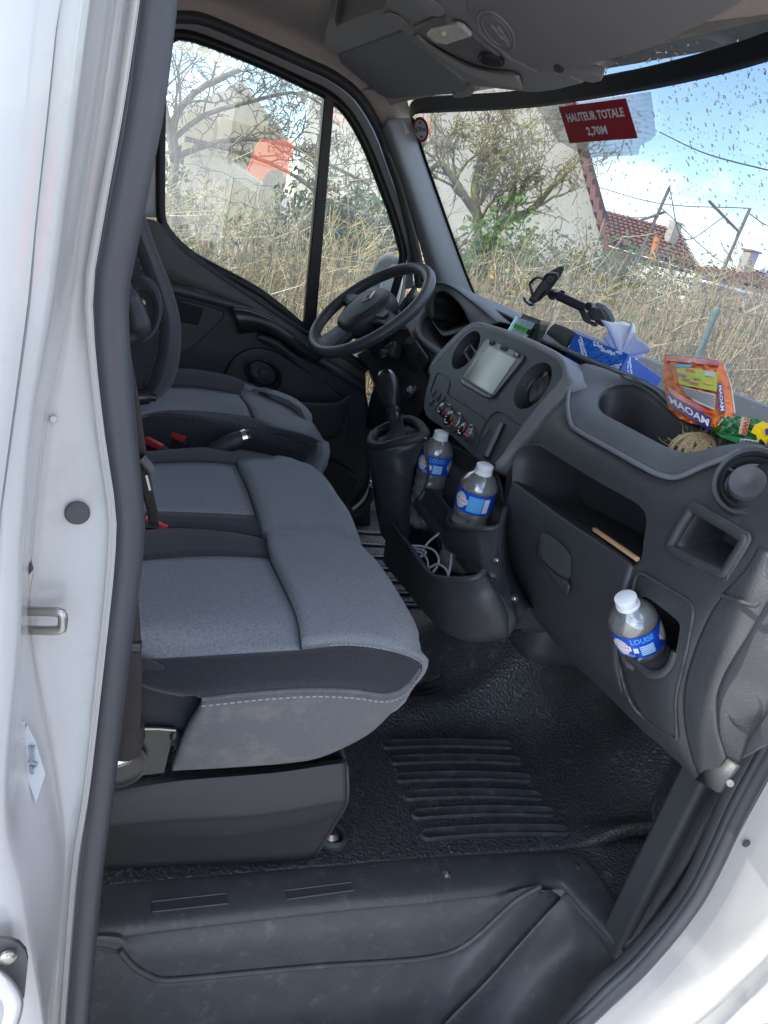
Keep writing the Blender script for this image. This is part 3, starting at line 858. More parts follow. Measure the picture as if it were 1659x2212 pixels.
tube('tongue', L('y', 0.70, (302, 990), (312, 1000), (326, 1018)), 0.006, plast_s, belt, n=8)
tube('tongue', L('y', 0.70, (316, 1025), (324, 1058)), 0.0022, steel, belt, n=6)
lathe('belt_loop', [(0.001, -0.02), (0.018, -0.018), (0.02, 0), (0.017, 0.02), (0.001, 0.022)], frame(P(272, 1592, y=0.668), (1, 0, 0), (0, 1, 0)), webbing, belt, seg=16)
# latch buckles between the seats
def buckle(name, px0, py0, px1, py1, z, label):
    t = thing(name, label, 'buckle', P(px0, py0, z=z))
    a, b = P(px0, py0, z=z), P(px1, py1, z=z - 0.006)
    d = (b - a)
    M = frame((a + b) / 2, d, Vector((0, 1, 0)) - d * 0)
    ln = d.length
    rbox('button', (0, -0.004, 0.004), (ln, 0.016, 0.012), redp, t, M=M, bev=0.002)
    rbox('housing', (0.006, 0.008, -0.012), (ln * 1.05, 0.03, 0.03), plast_s, t, M=M, bev=0.004)
    tube('stalk', [M @ Vector((0, 0.01, -0.02)), M @ Vector((-0.01, 0.02, -0.12))], 0.008, plast_s, t, n=8)
buckle('belt_buckle', 316, 952, 351, 971, 1.045, 'red belt buckle button nearest the driver backrest beside another buckle')
buckle('belt_buckle', 366, 936, 399, 953, 1.040, 'red edged belt buckle standing against the side of the driver seat')
buckle('belt_buckle', 312, 1126, 362, 1143, 1.062, 'red belt buckle button in the gap between the two bench cushions')

# ================================================================== driver seat
dseat = thing('driver_seat', 'grey and black cloth driver seat beside the far door', 'seat', (0.25, 1.8, FZ))
zd = 1.085
ND = [(0.012, 0.002, -0.03), (0.010, 0.004, -0.07), (-0.02, 0.006, -0.12)]
rows = [
    L2('y', 1.52, ((240, 1010), (420, 1010), (540, 1010)), ((600, 1010), (640, 1005), (655, 1004), (672, 992, 1.54), (688, 970, 1.56))),
    L2('y', 1.505, ((240, 940), (420, 945), (545, 955)), ((600, 968), (640, 975), (665, 975), (682, 970, 1.53), (692, 962, 1.55))),
    L2('y', 1.51, ((240, 905), (351, 899), (420, 904), (490, 916), (553, 932)), ((600, 943), (629, 951), (664, 958, 1.52), (682, 960, 1.54), (692, 959, 1.56))),
    L2('z', zd, ((240, 905), (297, 899), (351, 887), (420, 887), (490, 893), (546, 902)), ((594, 921), (625, 929), (646, 934), (676, 945), (694, 951)), ND),
    L2('z', zd + 0.012, ((260, 860), (347, 860), (420, 862), (480, 868), (535, 876)), ((590, 888), (620, 896), (650, 910), (675, 920), (690, 935)), ND),
    L2('z', zd + 0.008, ((270, 836), (348, 836), (420, 838), (470, 845), (521, 853)), ((560, 851), (594, 857), (629, 869), (650, 885), (668, 904)), ND),
    L2('z', zd + 0.02, ((270, 802), (361, 800), (420, 801), (490, 813), (530, 828)), ((560, 840), (590, 853), (612, 863), (635, 874), (655, 892)), ND),
    L2('z', zd - 0.03, ((270, 800), (361, 796), (420, 797), (490, 809), (530, 824)), ((560, 836), (590, 849), (612, 860), (635, 872), (655, 890)), ND),
]
Rd, parts = cushion(dseat, rows, 16, 12, 4, [
    ('cushion_side', fab_d, lambda r, j: r < 2),
    ('cushion_bolster', fab_d, lambda r, j: 2 <= r < 3 or r >= 6 or (5 <= r and j < 0)),
    ('cushion_insert', fab_l, lambda r, j: (3 <= r < 5 and j < 0)),
    ('cushion_front', fab_l, lambda r, j: 3 <= r < 6 and j >= 0),
])
stitches('stitching', [Rd[8][j] for j in range(2, 28)], thread_d, dseat, step=0.012, ln=0.007, r=0.0011)
seam_tube('seam', [Rd[i][15] for i in range(12, 21)], 0.004, fab_d, dseat)
# backrest: side profile lofted across to the far side
prof = [(150, 900), (316, 846), (341, 831), (355, 796), (361, 744), (358, 692), (337, 622), (302, 536), (281, 473), (255, 400), (235, 300), (225, 210), (150, 190)]
inner = [(150, 890), (300, 838), (318, 825), (336, 765), (342, 710), (334, 660), (306, 581), (278, 508), (262, 460), (238, 390), (220, 300), (210, 220), (150, 205)]
A = L('y', 1.51, *inner)
B = L('y', 1.56, *prof)
Cc = [p + Vector((0.0, 0.22, 0)) for p in B]; D = [p + Vector((0, 0.46, 0)) for p in B]
mid_in = L('y', 1.50, (150, 860), (220, 800), (240, 780), (260, 745), (265, 700), (255, 650), (240, 600), (220, 540), (210, 480), (200, 420), (190, 330), (185, 250), (150, 230))
loft('backrest_side', [mid_in, L('y', 1.502, *[((a[0] + b[0]) / 2 + 6, (a[1] + b[1]) / 2) for a, b in zip(inner, [(150, 860), (220, 800), (240, 780), (260, 745), (265, 700), (255, 650), (240, 600), (220, 540), (210, 480), (200, 420), (190, 330), (185, 250), (150, 230)])]), A], fab_d, dseat, n=36, m=4, sol=0.01)
loft('backrest', [A, B, [p + Vector((0.01, 0.05, 0)) for p in B], Cc, D], fab_d, dseat, n=36, m=4, sol=0.02)
stitches('stitching', A[1:10], thread_d, dseat, step=0.013, ln=0.008, r=0.0012, off=Vector((0, -0.004, 0)))
# recliner wheel and lever housing on its near side
kc = P(302, 672, y=1.485)
Mk = frame(kc, (1, 0, 0), (0, 0, 1))
lathe('recliner_rim', [(0.055, -0.02), (0.052, 0.0), (0.045, 0.008), (0.038, 0.006), (0.034, -0.004), (0.0001, -0.004)], Mk @ Matrix.Diagonal((0.75, 1.15, 1, 1)), fab_d, dseat, seg=24)
lathe('recliner_wheel', [(0.02, -0.004), (0.02, 0.004), (0.012, 0.010), (0.0001, 0.010)], Mk @ Matrix.Diagonal((0.6, 1.3, 1, 1)), surf('dark_bronze', (0.25, 0.2, 0.13), 0.3, metal=1), dseat, seg=20)
tube('lever', L('y', 1.47, (262, 600), (280, 640), (295, 690), (297, 720), (280, 728)), [0.012, 0.018, 0.022, 0.024, 0.016], plast_d, dseat, n=10, k=16)
arm = L('y', 1.44, (240, 858), (300, 859), (325, 858), (337, 859))
tube('folded_armrest', arm, [0.013, 0.014, 0.0145, 0.0145, 0.013, 0.008], plast_s, dseat, n=14, k=18)
hb = thing('handbrake_lever', 'black handbrake lever lying between the driver seat and the bench', 'handbrake', P(500, 965, y=1.42))
tube('grip', L('y', 1.42, (440, 985), (470, 970), (505, 953), (528, 944)), [0.014, 0.016, 0.017, 0.0175, 0.016], plast_d, hb, n=12, k=16)
tube('collar', L('y', 1.418, (524, 946), (534, 943)), 0.0165, chrome, hb, n=14, k=4)
tube('button', L('y', 1.416, (530, 945), (541, 942)), 0.014, plast_s, hb, n=12, k=4)
# jack handle tube on the floor by the plinth
jt = thing('jack_socket', 'worn round metal tube socket on the floor beside the bench plinth', 'tube', P(718, 1812, z=FZ))
lathe('collar', [(0.018, 0), (0.026, 0.0), (0.027, 0.008), (0.022, 0.014), (0.018, 0.012), (0.016, 0)], Matrix.Translation(P(716, 1812, z=FZ + 0.002)), surf('greenish_rubber', (0.05, 0.06, 0.058), 0.6, mottle=0.3, ms=60), jt, seg=24)
lathe('tube_end', [(0.016, 0.0), (0.015, 0.01), (0.008, 0.016), (0.0001, 0.016)], Matrix.Translation(P(712, 1812, z=FZ + 0.002)), steel, jt, seg=20)
# ================================================================== driver door (far side)
WP, WNRM = Vector((0, 2.20, 1.2)), Vector((0, 1, 0.06))       # plane of the far window, leaning in towards the roof
def W(off, *pts):
    """picture points on the far window plane, moved off metres towards the cab"""
    return [PN(p[0], p[1], WP - Vector((0, off, 0)), WNRM) for p in pts]
ddoor = thing('driver_door', 'far driver door with framed window, dark trim panel and pull handle', 'door', (0.4, 2.2, FZ))
glass_px = [(347, 250), (351, 120), (357, 96), (369, 80), (390, 74), (447, 89), (563, 136), (665, 184), (705, 204), (749, 242), (789, 311), (825, 402), (850, 470), (869, 540), (869, 565), (850, 636), (820, 722), (800, 768), (785, 786), (740, 764), (660, 712), (600, 662), (540, 620), (430, 562), (395, 537), (360, 500), (348, 472), (346, 430)]
win_g = glass_mat('door_window_glass', (0.93, 0.96, 0.94), refl=3.0, dust_haze=0.26)  # pale film is dirty glass plus the reflection veil painted in
gl = prism('window_glass', W(-0.012, *glass_px), (0, 0.004, 0), win_g, ddoor, smooth=False)
tube('window_gasket', W(0.0, *glass_px), 0.013, surf('window_gasket_rubber', (0.012, 0.012, 0.013), 0.5), ddoor, n=8, closed=True, k=110)
# divider post of the quarter light
prism('divider_post', W(0.012, (702, 200), (723, 214), (681, 730), (656, 716)), (0, 0.03, 0), surf('divider_black', (0.016, 0.016, 0.018), 0.4, mottle=0.2, ms=20), ddoor, bev=0.004)
# painted frame strip and outer body seal
seal_out = [(270, 470), (272, 250), (290, 110), (330, 55), (360, 40), (400, 36), (447, 44), (556, 90), (665, 138), (720, 164), (774, 207), (818, 277), (847, 357), (866, 413), (886, 490), (900, 570), (906, 620)]
ring_in = [(345, 470), (347, 250), (350, 115), (357, 90), (371, 73), (395, 66), (447, 80), (560, 128), (665, 174), (712, 198), (757, 240), (796, 309), (831, 396), (857, 470), (876, 540), (878, 580), (872, 625)]
ring_mid = [((a[0] * 0.45 + b[0] * 0.55), (a[1] * 0.45 + b[1] * 0.55)) for a, b in zip(seal_out, ring_in)]
loft('window_frame', [W(0.0, *ring_in), W(0.016, *ring_mid), W(0.018, *[((a[0] * .6 + b[0] * .4), (a[1] * .6 + b[1] * .4)) for a, b in zip(seal_out, ring_in)]), W(-0.01, *seal_out)], paint, ddoor, n=70, m=3, sol=0.003)
far_seal = tube('door_seal', W(0.03, *seal_out), 0.014, plast_d, van, n=10, k=80)
prism('far_rear_pillar', W(-0.01, (230, 40), (345, 40), (300, 110), (285, 250), (282, 480), (230, 480)), (0, 0.03, 0), paint, van)

# ---- trim
trim_up = surf('door_upper_trim', (0.13, 0.122, 0.118), 0.6, 0.35, mottle=0.35, ms=260, grain=500, gs=0.4)
up_top = [(240, 470), (289, 486), (294, 478), (318, 477), (347, 488), (368, 512), (393, 540), (455, 585), (525, 631), (594, 677), (663, 724), (700, 748), (745, 774), (790, 800)]
up_low = [(240, 575), (280, 585), (300, 592), (318, 597), (335, 602), (365, 610), (420, 624), (460, 637), (497, 650), (545, 668), (580, 695), (640, 735), (700, 775), (790, 825)]
def Y(y, pts): return [P(p[0], p[1], y=y) for p in pts]
loft('upper_trim', [Y(2.19, up_top), Y(2.165, [(a[0], a[1] + 5) for a in up_top]), Y(2.155, up_low)], trim_up, ddoor, n=60, m=3, sol=0.01)
tube('waist_seal', [p + Vector((0, -0.012, 0.004)) for p in Y(2.19, up_top[4:])], 0.009, plast_d, ddoor, n=8, k=60)
# dark main panel, ledge and lower panel
led1 = [(240, 600), (300, 610), (337, 619), (400, 633), (470, 652), (520, 668), (580, 700), (640, 740), (700, 785), (790, 840)]
up_l2 = [(240, 575), (300, 592), (335, 602), (395, 617), (460, 637), (520, 658), (580, 695), (640, 735), (700, 775), (790, 825)]
loft('trim_ledge', [Y(2.155, up_l2), Y(2.115, [((a[0] + b[0]) / 2, (a[1] + b[1]) / 2 - 2) for a, b in zip(up_l2, led1)]), Y(2.105, led1), Y(2.115, [(a[0], a[1] + 8) for a in led1])], plast_g, ddoor, n=50, m=4, sol=0.006)
loft('lower_trim', [Y(2.115, [(a[0], a[1] + 8) for a in led1]), Y(2.12, [(240, 720), (300, 730), (360, 740), (430, 760), (500, 780), (560, 800), (620, 825), (680, 850), (730, 875), (800, 910)]), Y(2.13, [(240, 860), (300, 865), (360, 870), (430, 880), (500, 895), (560, 910), (620, 930), (680, 960), (730, 985), (800, 1020)]), Y(2.14, [(240, 1060), (300, 1065), (360, 1070), (430, 1080), (500, 1090), (560, 1100), (620, 1110), (680, 1120), (730, 1130), (800, 1140)])], plast_d, ddoor, n=40, m=4, sol=0.02)
# raised rounded field round the door pull
raise_px = [(470, 880), (478, 830), (500, 780), (530, 757), (560, 752), (600, 762), (660, 800), (720, 840), (750, 870), (757, 920), (745, 960), (700, 975), (600, 950), (520, 915)]
prism('handle_field', Y(2.105, spline([Vector((a, b, 0)) for a, b in raise_px], 40, True) and [(v.x, v.y) for v in spline([Vector((a, b, 0)) for a, b in raise_px], 40, True)]), (0, 0.03, 0), plast, ddoor, bev=0.006)
# map pocket with its lid outline
def smooth_px(pts, n=36): return [(v.x, v.y) for v in spline([Vector((a, b, 0)) for a, b in pts], n, True)]
prism('pocket_lid', Y(2.100, [(335, 640), (400, 650), (470, 668), (484, 676), (484, 688), (440, 730), (410, 757), (390, 766), (362, 764), (345, 750)]), (0, 0.02, 0), plast, ddoor, bev=0.004)
prism('pocket_recess', Y(2.096, [(352, 645), (380, 649), (441, 667), (428, 702), (390, 697), (352, 688)]), (0, 0.012, 0), surf('deep_black', (0.006, 0.006, 0.007), 0.7), ddoor, bev=0.002)
# grab handle
gh_top = [(500, 660), (540, 667), (580, 683), (615, 705), (667, 741), (702, 768)]
gh_bot = [(517, 722), (550, 718), (575, 722), (611, 741), (650, 772), (681, 788)]
gh_mid = [(a[0] * .5 + b[0] * .5, a[1] * .5 + b[1] * .5) for a, b in zip(gh_top, gh_bot)]
loft('grab_handle', [Y(2.10, gh_top), Y(2.062, [(a[0] * .85 + b[0] * .15, a[1] * .85 + b[1] * .15) for a, b in zip(gh_top, gh_bot)]), Y(2.052, gh_mid), Y(2.062, [(a[0] * .15 + b[0] * .85, a[1] * .15 + b[1] * .85) for a, b in zip(gh_top, gh_bot)]), Y(2.10, gh_bot)], plast_s, ddoor, n=30, m=4, sol=0.01)
tube('handle_trim', Y(2.06, [(502, 661), (540, 668), (580, 684), (615, 706), (667, 742)]), 0.004, plast_g, ddoor, n=6, k=20)
loft('soft_grip', [Y(2.08, [(557, 720), (590, 728), (620, 748), (648, 772)]), Y(2.055, [(560, 730), (590, 740), (618, 758), (643, 777)]), Y(2.085, [(566, 742), (590, 752), (615, 768), (638, 780)])], plast_g, ddoor, n=20, m=5, sol=0.01)
# door pull: oval bowl with lever
hc = P(568, 807, y=2.10)
Mh = frame(hc, (P(606, 834, y=2.10) - P(530, 780, y=2.10)), (0, 0, 1))
if Mh.col[2].xyz.y > 0: Mh = Mh @ Matrix.Rotation(math.pi, 4, 'X')
lathe('pull_bezel', [(0.052, -0.004), (0.054, 0.004), (0.046, 0.008), (0.040, 0.004), (0.036, -0.006), (0.0001, -0.012)], Mh @ Matrix.Diagonal((1.12, 0.78, 1, 1)), plast_s, ddoor, seg=36)
lathe('pull_bowl', [(0.037, 0.003), (0.034, 0.0045), (0.018, 0.001), (0.0001, 0.0)], Mh @ Matrix.Translation((-0.012, 0.004, 0)) @ Matrix.Diagonal((0.85, 0.62, 1, 1)), plast_g, ddoor, seg=24)
lathe('pull_lever', [(0.020, 0.002), (0.019, 0.010), (0.010, 0.013), (0.0001, 0.013)], Mh @ Matrix.Translation((0.010, 0.002, 0)) @ Matrix.Diagonal((1.3, 0.85, 1, 1)), plast_d, ddoor, seg=24)
# lower bin, its rim, and the speaker grille
bin_rim = Y(2.06, [(560, 845), (610, 862), (640, 871), (690, 874), (726, 872), (745, 862), (756, 854)])
loft('door_bin', [bin_rim, [p + Vector((0, 0.0, -0.02)) for p in bin_rim], Y(2.07, [(560, 930), (610, 945), (640, 950), (680, 955), (710, 950), (728, 945), (738, 930)])], plast_d, ddoor, n=24, m=4, sol=0.006)
tube('bin_rim', bin_rim, 0.006, plast_g, ddoor, n=6, k=24)
prism('speaker_grille', Y(2.085, smooth_px([(672, 1060), (690, 1012), (706, 1000), (724, 1001), (768, 1030), (773, 1042), (740, 1095), (728, 1102), (690, 1085)], 30)), (0, 0.02, 0), surf('speaker_mesh', (0.028, 0.028, 0.03), 0.6, grain=160, gs=1.0, vor=True), ddoor, bev=0.003)
tube('door_edge_seal', Y(2.06, [(803, 1040), (795, 1062), (780, 1085), (762, 1100)]), 0.007, whitep, ddoor, n=6, k=14)
tube('door_edge_seal', Y(2.05, [(806, 1052), (800, 1075), (785, 1095), (764, 1112)]), 0.013, plast_d, ddoor, n=6, k=14)
disc_on(307, 496, 2.150, 0.013, plast, ddoor, 'trim_cap', dome=0.1)
# wing mirror outside the quarter light
wm = thing('wing_mirror', 'wing mirror with white back outside the driver quarter window', 'mirror', (0.85, 2.42, 1.25))
def YY(y, pts): return Y(y, smooth_px(pts, 30))
prism('housing', YY(2.46, [(795, 640), (800, 600), (812, 570), (825, 556), (842, 551), (866, 560), (880, 580), (876, 640), (850, 700), (810, 690)]), (0.03, 0.10, 0.0), plast_d, wm, bev=0.02, seg=3)
prism('white_cap', YY(2.445, [(812, 660), (825, 610), (838, 582), (852, 572), (866, 576), (872, 600), (866, 640), (850, 690), (825, 690)]), (0.0, 0.02, 0.0), paint, wm, bev=0.008)
# etched glass mark (read from outside)
mk = surf('etched_mark', (0.10, 0.10, 0.10), 0.6)
for s, px, py, h, w in (('ECELIS', 392, 490, 9, 30), ('E1 43R-001', 390, 499, 5, 26), ('AS2 M 514', 391, 505, 4, 26)):
    a, b = W(-0.006, (px + w / 2, py), (px - w / 2, py + 2)), W(-0.006, (px, py - h / 2))[0]
    M = frame((a[0] + a[1]) / 2, a[1] - a[0], b - (a[0] + a[1]) / 2)
    text_mesh('glass_mark', s, M, 0.012 * h / 9, mk, gl, fit=(a[1] - a[0]).length)

# ================================================================== windscreen
def ws_x(y, z):
    s = (y - 1.30) / 0.85
    xb, zb = 1.25 - 0.27 * s * s, 1.40
    xt, zt = 0.720 - 0.055 * s * s, 1.835
    return xt + (xb - xt) * (zt - z) / (zt - zb)
def PW(px, py, off=0.0):
    """where the line of sight meets the windscreen, off metres in front of it (towards the cab)"""
    r = ray(px, py); lo, hi = 0.2, 5.0
    for _ in range(50):
        t = (lo + hi) / 2; p = CAM + r * t
        if p.x + off < ws_x(p.y, p.z): lo = t
        else: hi = t
    return CAM + r * ((lo + hi) / 2)
wscreen = thing('windscreen', 'wide rain-spotted windscreen with black upper band', 'windscreen', (1.2, 1.3, 1.4))
ys = np.linspace(0.42, 2.19, 40); zs = np.linspace(1.24, 1.93, 16)
V = [(ws_x(y, z), y, z) for z in zs for y in ys]
ws_g = glass_mat('windscreen_glass', (0.93, 0.96, 0.955), refl=0.55, dust_haze=0.06)
ws_gl = mesh('glass', V, grid_faces(16, 40), ws_g, wscreen, sharp=180)
fr_top = [(884, 262), (885, 236), (900, 224), (963, 220), (1082, 214), (1182, 200), (1281, 182), (1344, 170), (1406, 157), (1533, 124), (1659, 82), (1800, 20)]
fr_low = [(888, 262), (890, 254), (902, 246), (963, 243), (1060, 239), (1159, 232), (1240, 221), (1322, 208), (1442, 187), (1563, 160), (1659, 133), (1800, 85)]
up = [(a[0] - 4 if i < 2 else a[0], a[1] - (14 if i > 1 else 0)) for i, a in enumerate(fr_top)]
loft('black_band', [[PW(*p, off=0.006) for p in up], [PW(*p, off=0.006) for p in fr_top], [PW(*p, off=0.006) for p in fr_low]], frit, wscreen, n=70, m=3, sol=0.002)
ap_r = [(884, 255), (890, 275), (906, 328), (938, 420), (972, 516), (1002, 598), (1020, 640)]
loft('black_band', [[PW(a - 3, b, off=0.006) for a, b in ap_r], [PW(a + 9, b, off=0.006) for a, b in ap_r]], frit, wscreen, n=30, m=2, sol=0.002)
# A pillar trim on the driver's side
ap_l = [(822, 279), (838, 318), (860, 382), (882, 446), (905, 524), (928, 604), (944, 650)]
ap_m = [((a[0] + b[0]) / 2, (a[1] + b[1]) / 2) for a, b in zip(ap_l, ap_r)]
pillar_m = surf('pillar_trim_grey', (0.30, 0.31, 0.32), 0.5, 0.4, grain=700, gs=0.3, mottle=0.05, ms=15)
loft('pillar_trim', [W(0.04, *ap_l), [p + Vector((-0.03, -0.03, 0.0)) for p in W(0.06, *ap_m)], [PW(a, b, off=0.02) for a, b in ap_r], [PW(a + 2, b, off=0.004) for a, b in ap_r]], pillar_m, van, n=40, m=6, sol=0.006)
loft('pillar_inner_strip', [W(0.045, (836, 330), (860, 395), (884, 475), (902, 550), (912, 610)), W(0.05, (842, 330), (866, 395), (891, 475), (910, 550), (921, 610))], surf('beige_strip', (0.26, 0.24, 0.22), 0.7), van, n=20, m=2, sol=0.004)

loft('pillar_corner', [W(0.035, (776, 196), (800, 230), (822, 270), (840, 310)), [p + Vector((0, -0.02, 0.01)) for p in W(0.06, (820, 205), (838, 225), (850, 255), (868, 300))], [PW(a, b, 0.014) for a, b in ((880, 218), (884, 235), (886, 258), (893, 285))]], headl, van, n=16, m=5, sol=0.008)
# ---- notices on the windscreen
red = surf('notice_red', (0.36, 0.012, 0.028), 0.45, 0.4)
paper = surf('paper_white', (0.82, 0.82, 0.8), 0.6, 0.3)
ink = surf('black_ink', (0.012, 0.012, 0.013), 0.5)
notice = thing('height_notice', 'red HAUTEUR TOTALE 2,70M notice on a perforated film at the windscreen top', 'notice', PW(1290, 265))
film_m, nt, b = new_mat('perforated_film')
tcn = nt.nodes.new('ShaderNodeTexCoord'); vz = nt.nodes.new('ShaderNodeTexVoronoi'); vz.inputs['Scale'].default_value = 700; vz.inputs['Randomness'].default_value = 0.15
nt.links.new(tcn.outputs['Object'], vz.inputs['Vector'])
gt = nt.nodes.new('ShaderNodeMath'); gt.operation = 'GREATER_THAN'; gt.inputs[1].default_value = 0.42
nt.links.new(vz.outputs['Distance'], gt.inputs[0])
al = nt.nodes.new('ShaderNodeMapRange'); al.inputs['To Min'].default_value = 0.25; al.inputs['To Max'].default_value = 0.6
nt.links.new(gt.outputs[0], al.inputs['Value']); nt.links.new(al.outputs['Result'], b.inputs['Alpha'])
b.inputs['Base Color'].default_value = (0.30, 0.31, 0.32, 1)
film_px = [(1160, 233), (1406, 198), (1412, 240), (1417, 292), (1405, 303), (1384, 314), (1379, 335), (1262, 341), (1250, 330), (1224, 314), (1205, 305), (1189, 278)]
mesh('film', [PW(a, b, 0.008) for a, b in film_px], [tuple(range(len(film_px)))], film_m, notice, smooth=False)
rq = [PW(1207, 231, 0.010), PW(1352, 212, 0.010), PW(1378, 298, 0.010), PW(1231, 309, 0.010)]
mesh('red_panel', rq, [(0, 1, 2, 3)], red, notice, smooth=False, sol=0.0006)
def on_quad(q, lift=Vector((-0.002, -0.002, 0))):
    """map of the unit square (x right, y up) onto a four-cornered panel"""
    def f(u, v):
        top = q[0].lerp(q[1], u); bot = q[3].lerp(q[2], u)
        return bot.lerp(top, v) + lift
    return f
def quad_text(name, s, q, u, v, size, fit, mat, parent, bold=0.0, lift=Vector((-0.002, -0.002, 0)), shear=0.0):
    f = on_quad(q, lift)
    return text_mesh(name, s, lambda x, y: f(u + x, v + y), size, mat, parent, bold=bold, fit=fit, wrap=1, shear=shear)
quad_text('lettering', 'HAUTEUR TOTALE', rq, 0.5, 0.66, 0.30, 0.84, paper, notice, bold=0.012)
quad_text('lettering', '2,70M', rq, 0.48, 0.26, 0.30, 0.30, paper, notice, bold=0.012)
rnd = thing('height_disc', 'round red ringed 2,70 m height disc stuck at the windscreen corner', 'sticker', PW(908, 280))
cc = PW(908.5, 280, 0.008)
def disc_pts(px, py, rx, ry, off, n=32, tilt=-0.12):
    out = []
    for k in range(n):
        t = 2 * math.pi * k / n
        a, b2 = rx * math.cos(t), ry * math.sin(t)
        out.append(PW(px + a * math.cos(tilt) - b2 * math.sin(tilt), py + a * math.sin(tilt) + b2 * math.cos(tilt), off))
    return out
mesh('red_ring', disc_pts(908.5, 280, 17.5, 28, 0.008), [tuple(range(32))], surf('ring_red', (0.55, 0.03, 0.05), 0.45), rnd, smooth=False)
mesh('white_field', disc_pts(908.5, 280, 13, 21.5, 0.010), [tuple(range(32))], paper, rnd, smooth=False)
rdq = [PW(896, 262, 0.011), PW(920, 260, 0.011), PW(922, 298, 0.011), PW(897, 300, 0.011)]
quad_text('lettering', '2,70 m', rdq, 0.5, 0.5, 0.34, 0.92, ink, rnd, bold=0.01, lift=Vector((-0.001, -0.001, 0)))
for tri in (((903, 263), (910, 262), (907, 268)), ((907, 298), (914, 297), (910, 291))):
    mesh('arrow', [PW(a, b, 0.0115) for a, b in tri], [(0, 1, 2)], ink, rnd, smooth=False)

# ---- raindrops on the outside of the windscreen
def raindrops():
    m = solid_glass('rain_water', 1.33)
    V, F = [], []
    S, T = 8, 3
    cnt = 0
    while cnt < 2400:
        px, py = random.uniform(930, 1700), random.uniform(90, 900)
        p = PW(px, py)
        if p.z < 1.36 or p.z > 1.86: continue
        dens = 0.45 + 0.55 * min(1, max(0, (px - 1000) / 300))
        if random.random() > dens: continue
        e = 0.004
        tx = Vector((ws_x(p.y + e, p.z) - ws_x(p.y - e, p.z), 2 * e, 0)).normalized()
        tz = Vector((ws_x(p.y, p.z + e) - ws_x(p.y, p.z - e), 0, 2 * e)).normalized()
        nn = tx.cross(tz)
        if nn.x < 0: nn = -nn
        r = random.choice((0.0007, 0.0009, 0.0012, 0.0014, 0.0019)) * random.uniform(0.8, 1.25)
        el = random.uniform(1.0, 2.0)
        p = p + nn * 0.0006
        i0 = len(V)
        for a in range(T):
            ph = (math.pi / 2) * a / T
            for b_ in range(S):
                t = 2 * math.pi * b_ / S
                V.append(p + tx * (r * math.cos(t) * math.cos(ph)) + tz * (r * el * math.sin(t) * math.cos(ph)) + nn * (r * 0.6 * math.sin(ph)))
        V.append(p + nn * r * 0.6)
        for a in range(T - 1):
            for b_ in range(S):
                F.append((i0 + a * S + b_, i0 + a * S + (b_ + 1) % S, i0 + (a + 1) * S + (b_ + 1) % S, i0 + (a + 1) * S + b_))
        for b_ in range(S): F.append((i0 + (T - 1) * S + b_, i0 + (T - 1) * S + (b_ + 1) % S, i0 + T * S))
        F.append(tuple(i0 + b_ for b_ in range(S - 1, -1, -1)))
        cnt += 1
    o = mesh('raindrops', V, F, m, wscreen, sharp=180)
    o['kind'] = 'stuff'
raindrops()

# ================================================================== roof lining, visors, overhead console
side = W(0.035, (120, 80), (272, 150), (292, 104), (330, 50), (360, 34), (400, 30), (447, 38), (556, 84), (665, 131), (720, 157), (776, 201), (822, 272))
side = W(0.035, (330, 44), (360, 32), (400, 28), (447, 36), (556, 82), (665, 129), (720, 155), (776, 199), (822, 272))
side = [Vector((-0.42, side[0].y, side[0].z))] + side
def hl(y, z0, z1, x1):
    return [Vector((x, y, z0 + (z1 - z0) * max(0, (x - 0.1) / (x1 - 0.1)) ** 2)) for x in np.linspace(-0.42, x1, 10)]
front_e = [PW(a, b, 0.012) for a, b in ((884, 240), (905, 222), (963, 217), (1082, 211), (1182, 197), (1281, 179), (1344, 167), (1406, 154), (1533, 120), (1659, 76), (1800, 10))]
loft('headliner', [side, [p + Vector((0, -0.03, 0.045)) for p in side], hl(1.88, 1.945, 1.838, 0.655), hl(1.6, 1.96, 1.856, 0.69), hl(1.3, 1.965, 1.868, 0.70), hl(1.0, 1.96, 1.868, 0.69), hl(0.7, 1.94, 1.86, 0.66), hl(0.52, 1.90, 1.85, 0.62)], headl, van, n=40, m=4, sol=0.01)
vp, vn = Vector((0.63, 1.8, 1.818)), Vector((0.28, 0, 1))
def VZ(off, pts): return [PN(a, b, vp - Vector((0, 0, off)), vn) for a, b in pts]
visor = thing('sun_visor', 'grey folded sun visor above the steering wheel', 'sun visor', VZ(0, [(860, 140)])[0])
vpx = [(729, 121), (740, 113), (858, 71), (868, 73), (878, 80), (940, 128), (1008, 183), (1013, 195), (1003, 204), (930, 209), (848, 215), (836, 213), (818, 204), (735, 137)]
prism('panel', VZ(0.005, vpx), (0, 0, 0.016), visor_m, visor, bev=0.006, seg=3)
tube('pivot_arm', VZ(0.0, [(985, 202), (1010, 198), (1022, 186), (1030, 184)]), 0.009, visor_b, visor, n=8, k=10)
disc_on(983, 197, PN(983, 197, vp, vn).y - 0.01, 0.006, plast_d, visor, 'clip', nrm=(-.3, -.3, -1))
visor2 = thing('sun_visor', 'large grey sun visor with raised airbag emblem on the passenger side', 'sun visor', VZ(0, [(1300, 60)])[0])
v2 = [(1000, -40), (1006, 18), (1014, 42), (1050, 80), (1102, 126), (1150, 150), (1196, 160), (1240, 154), (1406, 108), (1530, 52), (1606, 11), (1640, -40)]
prism('panel', VZ(0.028, v2), (0, 0, 0.02), visor_m, visor2, bev=0.006, seg=3)
prism('pivot_arm', VZ(0.020, [(1177, 158), (1200, 150), (1240, 152), (1303, 166), (1298, 178), (1280, 182)]), (0, 0, 0.014), visor_b, visor2, bev=0.004)
